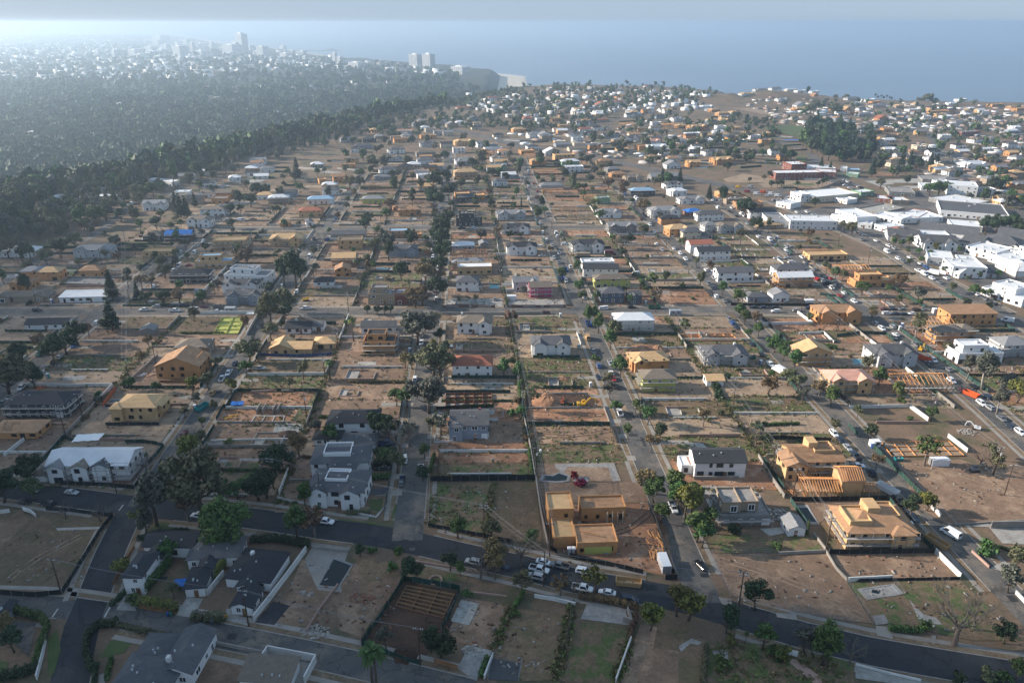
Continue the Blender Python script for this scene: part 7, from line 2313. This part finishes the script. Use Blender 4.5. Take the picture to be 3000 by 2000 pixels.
def lumber(c, x, y, n, ang, mtl='lumber_old', look='scattered stack of weathered planks'):
    p = un(c, x, y); t = thing('lumber_stack', look, 'lumber', p[0], p[1], .08, ang); rr = random.Random(int(x))
    for i in range(n):
        b = MB(); l = rr.uniform(2,4.5); X, Y, a = rr.uniform(-1.6,1.6), rr.uniform(-2.4,2.4), rr.uniform(-.25,.25)+(1.2 if rr.random() < .15 else 0); z = .06+.11*(i % 4); b.bar((X-l/2*math.cos(a),Y-l/2*math.sin(a),z),(X+l/2*math.cos(a),Y+l/2*math.sin(a),z+rr.uniform(0,.1)),.26,.1,mtl if rr.random() < .7 else 'lumber'); O('plank', b.mesh('plank'), t)
lumber('b',2140,440,34,R(105)); lumber('b',2175,380,26,R(110)); lumber('b',2160,520,14,R(80),'lumber','fresh plank stack beside the white container'); lumber('f',720,1265,20,R(110),'lumber_old','planks stacked behind the rafters house'); lumber('d',1010,470,12,R(60),'trim_white','white framing members stacked beside the orange frame'); lumber('a',1985,1290,14,.1,'lumber','loose timber inside the ruin'); lumber('e',1480,800,12,0,'steel','stack of grey fence panels on the red lot'); lumber('d',1600,760,8,.4,'paint_yellow'); lumber('d',290,560,14,.3,'paint_orange','tangled orange safety netting')
def tarp(c, x, y, w, d, z, mtl, look):
    p = un(c, x, y); rr = random.Random(int(x)); nx2 = 9; b = MB(); vs = [((i/(nx2-1)-.5)*w, (j/(nx2-1)-.5)*d, z+rr.uniform(-.15,.15)*(1 if 0 < i < nx2-1 else 2)) for j in range(nx2) for i in range(nx2)]
    b.add(vs, [(j*nx2+i, j*nx2+i+1, (j+1)*nx2+i+1, (j+1)*nx2+i) for j in range(nx2-1) for i in range(nx2-1)], mtl); thing('tarp', look, 'tarp', p[0], p[1], 0, .1, None, b.mesh('tarp'))
tarp('a',1260,750,4.5,3.2,1.6,'tarp_blue','crumpled blue tarp in the courtyard of the black roofed house'); tarp('d',1640,690,5,3.2,1.9,'tarp_blue','blue sun shade on the pipe laying site'); tarp('d',1730,65,4,3,2,'trim_white','white canopy tent beside the yellow sheeted foundation'); tarp('d',640,1030,9,5,7.9,'trim_white','white sheeting over the wrapped house roof'); tarp('l',1145,845,18,14,1.2,'water_blue','blue sports court canopy far off'); tarp('l',770,975,30,8,2,'tarp_blue','row of blue pool shades in the park')
b = MB(); cp = un('l',300,960); t = thing('ball_court', 'dark green fenced ball courts in the park', 'court', *cp, h1(*cp)+.2); b.box(-22,22,-30,30,0,.15,'fence_green'); O('surface', b.mesh('court'), t)
for x in (-20,-7,7,20): pbox('net', t, 'trim_white', x-.1, x+.1, -26, 26, .15, 1.1)
# one worker in the pit beside the digger
p = un('e',1600,688); pm = bpy.data.meshes.new('body')
J = [(0,0,.95),(0,0,1.2),(0,0,1.42),(0,0,1.54),(0,.02,1.68),(.19,0,1.40),(.27,.06,1.14),(.22,.24,1.0),(-.19,0,1.40),(-.28,.02,1.14),(-.26,.1,.9),(.1,0,.9),(.12,.05,.5),(.13,0,.06),(.13,.14,.03),(-.1,0,.9),(-.12,-.03,.5),(-.15,-.1,.06),(-.15,.05,.03)]
pm.from_pydata(J, [(0,1),(1,2),(2,3),(3,4),(2,5),(5,6),(6,7),(2,8),(8,9),(9,10),(0,11),(11,12),(12,13),(13,14),(0,15),(15,16),(16,17),(17,18)], [])
po = thing('person', 'worker in hi-vis top and dark trousers standing in the dark pit', 'person', p[0], p[1], .12, 1.2, None, pm, place=False)
pm.materials.append(MATS['hi_vis']); md = po.modifiers.new('skin', 'SKIN'); sv = pm.skin_vertices[0].data
for i, rr_ in enumerate([.16,.15,.17,.07,.11,.08,.06,.045,.08,.06,.045,.11,.085,.055,.05,.11,.085,.055,.05]): sv[i].radius = (rr_, rr_)
sv[0].use_root = True; po.modifiers.new('smooth', 'SUBSURF').levels = 1
hb_ = MB(); hb_.tube([(0,0,1.66),(0,0,1.76),(0,0,1.82)], [.15,.13,.05], 10, 'trim_white'); O('hard_hat', hb_.mesh('hat'), po); hb_ = MB(); hb_.tube([(.1,0,.93),(.125,.05,.5),(.13,0,.12)], [.13,.10,.07], 8, 'denim'); hb_.tube([(-.1,0,.93),(-.125,-.03,.5),(-.15,-.1,.12)], [.13,.10,.07], 8, 'denim'); O('trousers', hb_.mesh('trousers'), po)
# ------------------------------------------------------------------ utility poles and lines
chains = [[('d',455,895),('d',575,780),('d',890,490),('g',870,640),('g',705,780)], [('a',425,800),('a',1715,1020),('b',545,1290)], [('d',805,1282),('d',1885,1250),('b',985,410),('b',1395,745),('c',385,890)],
 [('a',2215,180),('d',1950,1110),('d',2115,775),('d',2240,492),('d',2330,300),('g',1480,960),('g',1620,750),('g',1740,640)], [('b',1435,540),('e',1340,1160),('e',1268,765),('e',1215,480),('e',1172,235),('h',1100,900),('h',1082,760),('h',1050,560)],
 [('c',985,500),('c',755,150),('f',612,1150),('f',340,735),('f',130,470),('e',2315,235),('h',2000,800),('h',1955,730),('h',1870,640)], [('f',2140,1160),('f',1700,790),('f',1345,500),('f',1055,240),('i',490,820),('i',345,680)],
 [('g',262,1070),('g',905,1070),('g',1350,1085),('h',50,1090),('h',730,1105),('h',1135,1085),('h',1750,1085),('h',2165,1092),('i',405,1065),('i',815,1092),('i',1378,1105),('i',1745,1112)], [('h',1450,520),('h',1500,640),('h',1560,770)], [('c',2215,120),('f',2352,1350)], [('i',1275,765),('i',1070,650)], [('i',2190,1060),('i',2290,880)], [('h',275,500),('h',235,640),('h',175,820)]]
for ch in chains:
    ids = []
    for j, (c, x, y) in enumerate(ch):
        rot = -.15 if ch is chains[1] or ch is chains[2] else .05
        if ch is chains[7]: rot = math.pi/2
        ids.append(pole(c, x, y, 11.0+((x*7) % 10)*.12, 2 if (x+y) % 3 == 0 else 1, (x+y) % 2 == 0, rot))
    for a_, b_ in zip(ids, ids[1:]): wires(a_, b_, 3 if POLES[a_][1] < 380 else 2)
for c, x, y in (('d',1075,390),('g',130,770),('g',690,430),('g',1385,320),('g',1900,490),('g',1530,420),('h',1230,250),('h',630,170),('h',1580,230),('l',1945,1180),('i',2110,370),('i',2200,380),('i',2300,470),('i',1000,500),('i',800,500),('k',2260,1130),('k',580,860),('i',280,310)): pole(c, x, y, 11, 1, False, .1)

# ------------------------------------------------------------------ wooded canyon, far suburbs and the city by the sea
def in_poly(px, py, poly):
    return sdist(np.array(px, float), np.array(py, float), np.array(poly, float)) > 0
def march(px):
    """follow lines of sight down to the land"""
    px = np.array(px); a = (px[:,0]-1500)/FPX; b = (px[:,1]-1000)/FPX; dz = -math.sin(PITCH)-b*math.cos(PITCH); dy = math.cos(PITCH)-b*math.sin(PITCH)
    best = np.full(len(px), -75.0); done = np.zeros(len(px), bool)
    for z in np.arange(0, -76, -2.5):
        t = (z-CAMH)/dz; h = hgt(a*t, dy*t); hit = (~done) & (h >= z-.5); best[hit] = z; done |= hit
    t = (best-CAMH)/dz; return list(zip(a*t, dy*t))
def sample_px(poly, n, z, seed):
    """n points spread evenly over a region of the view, set down on the land"""
    r = np.random.default_rng(seed); P = np.array(poly, float); out = []
    while len(out) < n:
        x = r.uniform(P[:,0].min(), P[:,0].max(), n*2); y = r.uniform(P[:,1].min(), P[:,1].max(), n*2); k = in_poly(x, y, P)
        out += list(zip(x[k], y[k]))
    out = out[:n]
    return [un('s', a, b, z) for a, b in out] if z is not None else march(out)
edge_px = [(-60,715),(50,682),(108,612),(140,572),(340,552),(440,524),(560,498),(800,435),(960,390),(1150,340),(1300,310)]
forest_px = edge_px + [(1420,268),(1330,250),(1050,262),(700,300),(300,335),(-40,350)]
far_mats = ['leaf_far','leaf_olive','leaf_green','leaf_grey']
pts = sample_px(forest_px, 3600, None, 21)
pts = [p for p in pts if sdist(np.array([p[0]]), np.array([p[1]]), plateau)[0] < 6]
edge_trees = []
re_ = random.Random(8)
for a, b in zip(edge_px, edge_px[1:]):
    n = int(math.hypot(b[0]-a[0], b[1]-a[1])/5)
    for i in range(n): t = i/n; edge_trees.append(un('s', a[0]+(b[0]-a[0])*t, a[1]+(b[1]-a[1])*t-re_.uniform(-4,26), -4))
pts = edge_trees + pts
zz = hgt(np.array([p[0] for p in pts]), np.array([p[1] for p in pts])); order = np.argsort([math.hypot(*p) for p in pts])
for i in order[:290]:
    p = pts[i]; m = far_mats[i % 4]; k = 'far' if i % 5 else ('euc' if i % 2 else 'tall')
    t = tree(k, m, p[0], p[1], re_.uniform(.9,1.45), float(zz[i]), 'trees filling the wooded canyon', (TLOOK[m]+' '+('canyon tree' if k == 'far' else 'tall canyon tree'))); t.name = 'canyon_tree'
def mass(name, points, z, mats, scale, label, nleaf=110, leaf=1.7, seed=1):
    """a far-off wood that reads as one mass"""
    base = []
    for v in range(5):
        rr = random.Random(v+seed*10); lob = [(rr.uniform(-3,3), rr.uniform(-3,3), rr.uniform(4,11), rr.uniform(2,3.4), rr.uniform(2,3.4), rr.uniform(1.8,3.2)) for _ in range(7)]
        base.append(leaves(lob, nleaf, leaf, .65, v+seed)[0])
    Vs = []; mi_ = []; r = np.random.default_rng(seed)
    for i, p in enumerate(points):
        s = r.uniform(*scale); q = r.random()*6.283; V = base[i % 5]*np.array([s,s,s*r.uniform(.8,1.25)]); c_, s_ = math.cos(q), math.sin(q)
        V = np.stack([V[:,0]*c_-V[:,1]*s_+p[0], V[:,0]*s_+V[:,1]*c_+p[1], V[:,2]+z[i]-1.0], -1); Vs.append(V); mi_ += [int(r.integers(len(mats)))]*nleaf
    V = np.concatenate(Vs); o = struct(name, npmesh(name, V, np.arange(len(V)).reshape(-1,4), mats, np.array(mi_)), 'stuff'); o['label'] = label
rest = [pts[i] for i in order[290:]]; mass('canyon_wood', rest, zz[order[290:]], ['leaf_far','leaf_dark','leaf_green','leaf_conifer','leaf_far'], (1.0,1.7), 'hazy wooded canyon beyond the last houses', 92, 2.0)
# trees scattered over the far plateau
plat = []
for poly, n, sd_ in (([(1300,318),(1340,262),(1600,250),(1900,248),(2105,272),(2060,310),(1800,325),(1500,345)], 560, 31), ([(960,392),(1300,318),(1500,345),(1800,330),(1700,395),(1400,380),(1150,410)], 230, 32), ([(1700,395),(2000,330),(2300,350),(2250,480),(1950,480),(1750,440)], 200, 33), ([(2330,390),(2480,360),(2570,420),(2540,480),(2420,480),(2350,430)], 95, 34), ([(2250,310),(2600,300),(3000,310),(3000,520),(2700,560),(2560,520),(2560,400),(2300,370)], 210, 35), ([(1380,420),(1600,450),(1900,500),(2000,560),(1700,560),(1400,520)], 50, 36), ([(1000,420),(1400,400),(1500,430),(1500,560),(1000,560)], 60, 37), ([(2750,560),(3000,540),(3000,680),(2850,640)], 30, 38)):
    plat += [(p, sd_) for p in sample_px(poly, n, 0, sd_)]
plat = [q for q in plat if clear(q[0][0], q[0][1], 4, 3)]
plat.sort(key=lambda q: math.hypot(*q[0])); zp = hgt(np.array([q[0][0] for q in plat]), np.array([q[0][1] for q in plat]))
ids = [i for i in range(len(plat)) if zp[i] > -30]
near_i = [i for i in ids if plat[i][1] in (34,36,37)][:170] + [i for i in ids if plat[i][1] in (32,33,35,38)][:120]
for i in near_i:
    p, g_ = plat[i]; m = 'leaf_conifer' if g_ == 34 and i % 2 else far_mats[i % 4]; k = 'conifer' if g_ == 34 and i % 3 == 0 else ('far' if i % 3 else 'oak')
    t = tree(k, m, p[0], p[1], re_.uniform(.55,1.0)*(1.5 if g_ == 34 else 1), float(zp[i]), 'trees on the far plateau', {'far':'distant bushy tree','oak':'distant broad tree','conifer':'distant park conifer'}[k]); t.name = 'distant_tree'
rest = [i for i in ids if i not in set(near_i)]; mass('plateau_wood', [plat[i][0] for i in rest], zp[rest], ['leaf_far','leaf_olive','leaf_green','leaf_dark'], (.55,1.0), 'distant trees between the houses on the plateau', 90, 1.5, 2)
# trees on the skyline of the bluff
for c, x, y, k, s in (('l',100,590,'oak',1.5),('l',200,590,'oak',1.2),('l',235,595,'oak',1.3),('l',330,605,'oak',1.4),('l',420,662,'tall',1.3),('l',670,615,'oak',1.6),('l',640,615,'oak',1.3),('l',700,620,'oak',1.2),('l',805,625,'palm',1.2),('l',1055,662,'oak',1.0),('l',1125,668,'oak',1.4),('l',1218,670,'oak',1.4),('l',860,660,'tall',1.3),('l',1325,680,'palm',1.6),('l',1345,680,'palm',1.7),('l',1365,682,'palm',1.5),('l',1385,682,'palm',1.7),('l',1405,684,'palm',1.6),('l',1425,684,'palm',1.4),('l',1440,684,'palm',1.5),('l',1460,684,'palm',1.2),('l',1600,685,'oak',1.2),('l',1640,686,'oak',1.7),('l',1690,688,'oak',2.0),('l',1730,688,'oak',1.6),('l',1760,682,'tall',1.6),('l',1920,670,'oak',1.3),('l',1955,672,'oak',1.2),('l',2000,665,'oak',.7),('l',2040,662,'oak',1.4),('l',2275,668,'oak',.7),('l',900,780,'oak',1.8),('l',880,790,'oak',1.5),('l',1065,790,'oak',1.8),('l',1030,790,'oak',1.5),('k',2225,580,'oak',1.5),('k',2300,575,'oak',1.4),('k',2330,580,'oak',1.4),('k',1455,532,'conifer',1.1),('k',1475,532,'conifer',1.0)):
    p = un(c, x, y, 0); tree(k, 'leaf_'+('olive' if k == 'oak' else 'dark'), p[0], p[1], s, None, 'trees on the skyline of the bluff', {'oak':'dark broad tree on the skyline of the bluff','tall':'slim tree on the skyline of the bluff','palm':'palm in the skyline cluster on the bluff','conifer':'pointed conifer on the wooded skyline'}[k])
# suburbs of the lower city: roofs, walls and trees too far off to count
def boxes(name, pts_, z, size, mats, label, seed, hh=(3,6)):
    r = np.random.default_rng(seed); Vs, Qs, mi_ = [], [], []
    cube = np.array([(-.5,-.5,0),(.5,-.5,0),(.5,.5,0),(-.5,.5,0),(-.5,-.5,1),(.5,-.5,1),(.5,.5,1),(-.5,.5,1)]); fq = np.array([(4,5,6,7),(0,1,5,4),(1,2,6,5),(2,3,7,6),(3,0,4,7)])
    for i, p in enumerate(pts_):
        s = np.array([r.uniform(*size), r.uniform(*size)*.7, r.uniform(*hh)]); V = cube*s; q = r.choice((.05,.05,.75,-.3)); V = np.stack([V[:,0]*math.cos(q)-V[:,1]*math.sin(q)+p[0], V[:,0]*math.sin(q)+V[:,1]*math.cos(q)+p[1], V[:,2]+z[i]-.5], -1)
        Qs.append(fq+len(Vs)*8); Vs.append(V); k = int(r.integers(len(mats))); mi_ += [k if r.random() < .6 else (k+1) % len(mats), k, k, k, k]
    o = struct(name, npmesh(name, np.concatenate(Vs), np.concatenate(Qs), [m for m in mats], np.array(mi_)), 'stuff'); o['label'] = label
mats_far = ['sm_white','sm_roof','sm_white','roof_brown']
sub_px = [(-40,352),(300,335),(700,300),(1050,262),(1340,250),(1350,222),(950,175),(700,160),(430,135),(-40,120)]
pt = sample_px(sub_px, 2600, -60, 51); zt = hgt(np.array([p[0] for p in pt]), np.array([p[1] for p in pt])); mass('suburb_trees', pt, zt, ['leaf_far','leaf_dark','leaf_green'], (1.1,1.9), 'hazy tree cover of the distant suburbs', 50, 3.0, 3)
city_px = [(-40,250),(500,240),(950,205),(1250,225),(1330,215),(1180,188),(950,170),(760,150),(560,120),(300,105),(-40,100)]
pt = sample_px(city_px, 1300, -60, 52); zt = hgt(np.array([p[0] for p in pt]), np.array([p[1] for p in pt])); boxes('distant_city', pt, zt, (14,45), mats_far, 'pale low buildings of the distant city', 5, (5,16))
pt = sample_px(sub_px, 300, -60, 53); zt = hgt(np.array([p[0] for p in pt]), np.array([p[1] for p in pt])); boxes('suburb_houses', pt, zt, (9,20), mats_far, 'pale houses among the trees of the distant suburbs', 6, (5,9))
pt = sample_px(forest_px, 60, -50, 54); zt = hgt(np.array([p[0] for p in pt]), np.array([p[1] for p in pt])); boxes('canyon_houses', pt, zt+6, (10,18), ['sm_white','roof_brown'], 'roofs showing between canyon trees', 7, (5,8))
for poly, n, sd_, nm, lb in (([(2180,305),(2600,300),(3000,310),(3000,420),(2700,390),(2300,370)], 420, 61, 'distant_ruins', 'pale walls and slabs left on the far lots'), ([(1330,310),(1640,255),(2100,275),(2060,320),(1800,340),(1500,350)], 260, 62, 'distant_houses', 'pale roofs between the trees by the bluff'), ([(1400,400),(2000,345),(2150,370),(2000,500),(1700,450)], 110, 63, 'distant_walls', 'low garden walls far off'), ([(2600,420),(3000,420),(3000,600),(2760,560)], 110, 64, 'distant_walls', 'low garden walls among the hazy lots')):
    pt = sample_px(poly, n, 0, sd_); zt = hgt(np.array([p[0] for p in pt]), np.array([p[1] for p in pt])); ok = [i for i in range(n) if zt[i] > -25]
    boxes(nm, [pt[i] for i in ok], zt[ok], (4,15) if sd_ != 62 else (8,15), ['sm_white','concrete','wall_pink','sm_roof'] if sd_ != 62 else mats_far, lb, sd_, (1.0,2.6) if sd_ != 62 else (3.5,6))
# towers of the city by the sea
def tower(look, x, yb, w_px, h_px, bands=10, mtl='sm_white', dep=None, z=-62):
    p = un('s', x, yb, z); d = math.hypot(p[0], p[1]); s = d/FPX*.985; w = w_px*s; h = h_px*s/.93; t = thing('tower_block', look, 'tower', p[0], p[1], h1(*p)-1, -.62); dep = dep or w*.7
    b = MB(); b.box(-w/2,w/2,0,dep,0,h,mtl); O('body', b.mesh('body'), t)
    for i in range(bands): z_ = h*(i+.35)/bands; pbox('window_band', t, 'roof_grey', -w/2-.6, w/2+.6, -.6, dep+.6, z_, z_+h/bands*.42)
    for i in range(int(max(3, w/9))): xx = -w/2+w*(i+.5)/int(max(3, w/9)); pbox('pier', t, mtl, xx-1.4, xx+1.4, -1.2, -.3, 0, h)
    pbox('penthouse', t, mtl, -w*.2, w*.2, dep*.2, dep*.8, h, h+h*.06+2)
tower('tallest white tower of the distant city',705,163,26,47,20); tower('slab block left of the tallest tower',668,165,44,24,8); tower('narrow block beside the tallest tower',690,163,14,28,10); tower('grey tower right of the tallest tower',763,168,27,22,9); tower('slim tower left of the slab block',620,152,9,20,8); tower('slim tower in the hazy city middle',563,160,12,25,10); tower('wide white office block in the hazy city',520,172,32,24,9); tower('pale tower furthest left in the city',336,180,13,22,8,'sm_white'); tower('low pale block beside the leftmost tower',388,168,30,15,6); tower('hazy apartment slab by the far beach',460,125,36,13,6)
tower('left of the twin beach towers',1211,198,31,28,16); tower('right of the twin beach towers',1250,206,29,35,16); tower('white stepped block near the shore',979,187,12,24,10); tower('white block beside the stepped tower',993,188,14,16,7); tower('white hotel block above the tree line',1036,207,40,17,6); tower('long terraced block at the edge of the bluff',1338,222,42,20,6); tower('low dark block by the slab',612,166,30,14,5,'roof_grey')
rp = random.Random(12)
for i in range(46):
    x = rp.uniform(180,900); y = 178-(x-180)*.02+rp.uniform(-38,18); tower('small pale block in the hazy city', x, y, rp.uniform(10,30), rp.uniform(4,12), 4)
# pier
pp = un('s', 850, 150, -88); b = MB(); t = thing('pier', 'long dark pier reaching into the sea', 'pier', pp[0], pp[1], -88, -.05); b.box(-260,430,-16,16,4,7,'roof_dark'); O('deck', b.mesh('deck'), t)
for i in range(14): pbox('pile', t, 'roof_dark', -250+i*50, -244+i*50, -8, 8, -4, 4)
for x, w, h in ((-200,60,14),(-90,40,10),(330,60,12)): pbox('pier_building', t, 'sm_roof', x, x+w, -10, 10, 7, 7+h)

# ------------------------------------------------------------------ labels: what each thing looks like and where it is found
ORD = ['nearest','second nearest','third nearest','fourth nearest','fifth nearest','sixth nearest','seventh nearest','eighth nearest','ninth nearest','tenth nearest'] + [w+' nearest' for w in 'eleventh twelfth thirteenth fourteenth fifteenth sixteenth seventeenth eighteenth nineteenth twentieth'.split()] + [w for w in 'twenty-first twenty-second twenty-third twenty-fourth twenty-fifth twenty-sixth twenty-seventh twenty-eighth twenty-ninth thirtieth'.split()]
def zone(x, y):
    v = gv(x, y)
    col = 'far left' if v < -206 else 'left' if v < -117 else 'centre left' if v < -32 else 'centre' if v < 48 else 'centre right' if v < 130 else 'right' if v < 195 else 'far right'
    if y < roadAy(x)+5 if -160 < x < 118 else y < 150: row = 'front'
    elif y < 262: row = 'near'
    elif y < 374: row = 'cross street'
    elif y < 545: row = 'middle'
    elif y < 800: row = 'far'
    else: row = 'distant'
    return f'in the {col} {row} block' if row != 'cross street' else f'in the {col} block before the cross street'
buck = {}
for o, look, place in THINGS:
    p = o.location
    if not place: o['label'] = look; continue
    look2 = look
    buck.setdefault((look2, zone(p.x, p.y)), []).append((p.x**2+p.y**2, o))
used = {}
for (look, zn), L in buck.items():
    L.sort(key=lambda q: q[0])
    for i, (d, o) in enumerate(L):
        s = look+' '+zn
        if len(L) > 1:
            if i < 30: s += ', '+ORD[i]
            else: s += ', among the farthest'
            o['group'] = o.get('group') or (look+' '+zn)
        w = s.split()
        if len(w) > 16: s = ' '.join(s.replace(' in the ', ' ').replace(' with ', ', ').split()[:16])
        o['label'] = s
drop_unused()
# haze: one closed box of even air round camera and scene
mh = bpy.data.materials.new('haze_air'); mh.use_nodes = True; nn = mh.node_tree.nodes; nn.remove(nn['Principled BSDF'])
pv = nn.new('ShaderNodeVolumePrincipled'); pv.inputs['Color'].default_value = (.63,.795,.95,1); pv.inputs['Density'].default_value = 1.85e-4; pv.inputs['Anisotropy'].default_value = .55
mh.node_tree.links.new(pv.outputs[0], nn['Material Output'].inputs['Volume']); MATS['haze_air'] = mh
b = MB(); b.box(-31000,31000,-31000,31000,-99,152,'haze_air'); struct('haze', b.mesh('haze'), 'stuff')

# ragged unseen cloud bank, added beside the view to shade near and left lots
rq = random.Random(77); ico = []
for i in range(7):
    e = math.pi*i/6
    for j in range(8): ico.append((math.sin(e)*math.cos(j*.7854), math.sin(e)*math.sin(j*.7854), math.cos(e)))
icf = np.array([(i*8+j, i*8+(j+1) % 8, i*8+8+(j+1) % 8, i*8+8+j) for i in range(6) for j in range(8)]); ico = np.array(ico); cv = []; cf = []
for gx in np.arange(-380, 360, 14.0):
    for gy in np.arange(-40, 760, 14.0):
        s1 = (225 - gy - .45*gx)/70; s2 = min(1, (-90-gx)/120)*.35 if 200 < gy < 520 else 0
        if rq.random() < max(min(s1, .84), s2):
            k = (1200+rq.uniform(0,70))/sd.z; c = np.array([gx+rq.uniform(-5,5)+sd.x*k, gy+rq.uniform(-5,5)+sd.y*k, sd.z*k]); cf.append(icf+len(cv)*len(ico)); cv.append(ico*np.array([rq.uniform(8,12), rq.uniform(8,12), rq.uniform(4,6)])+c)
mat('shade_cloud_white', (.9,.9,.9)); cl = struct('shade_cloud', npmesh('shade_cloud', np.concatenate(cv), np.concatenate(cf), ['shade_cloud_white']), 'stuff'); cl['label'] = 'unseen bank of white puffs added to shade the nearest lots'
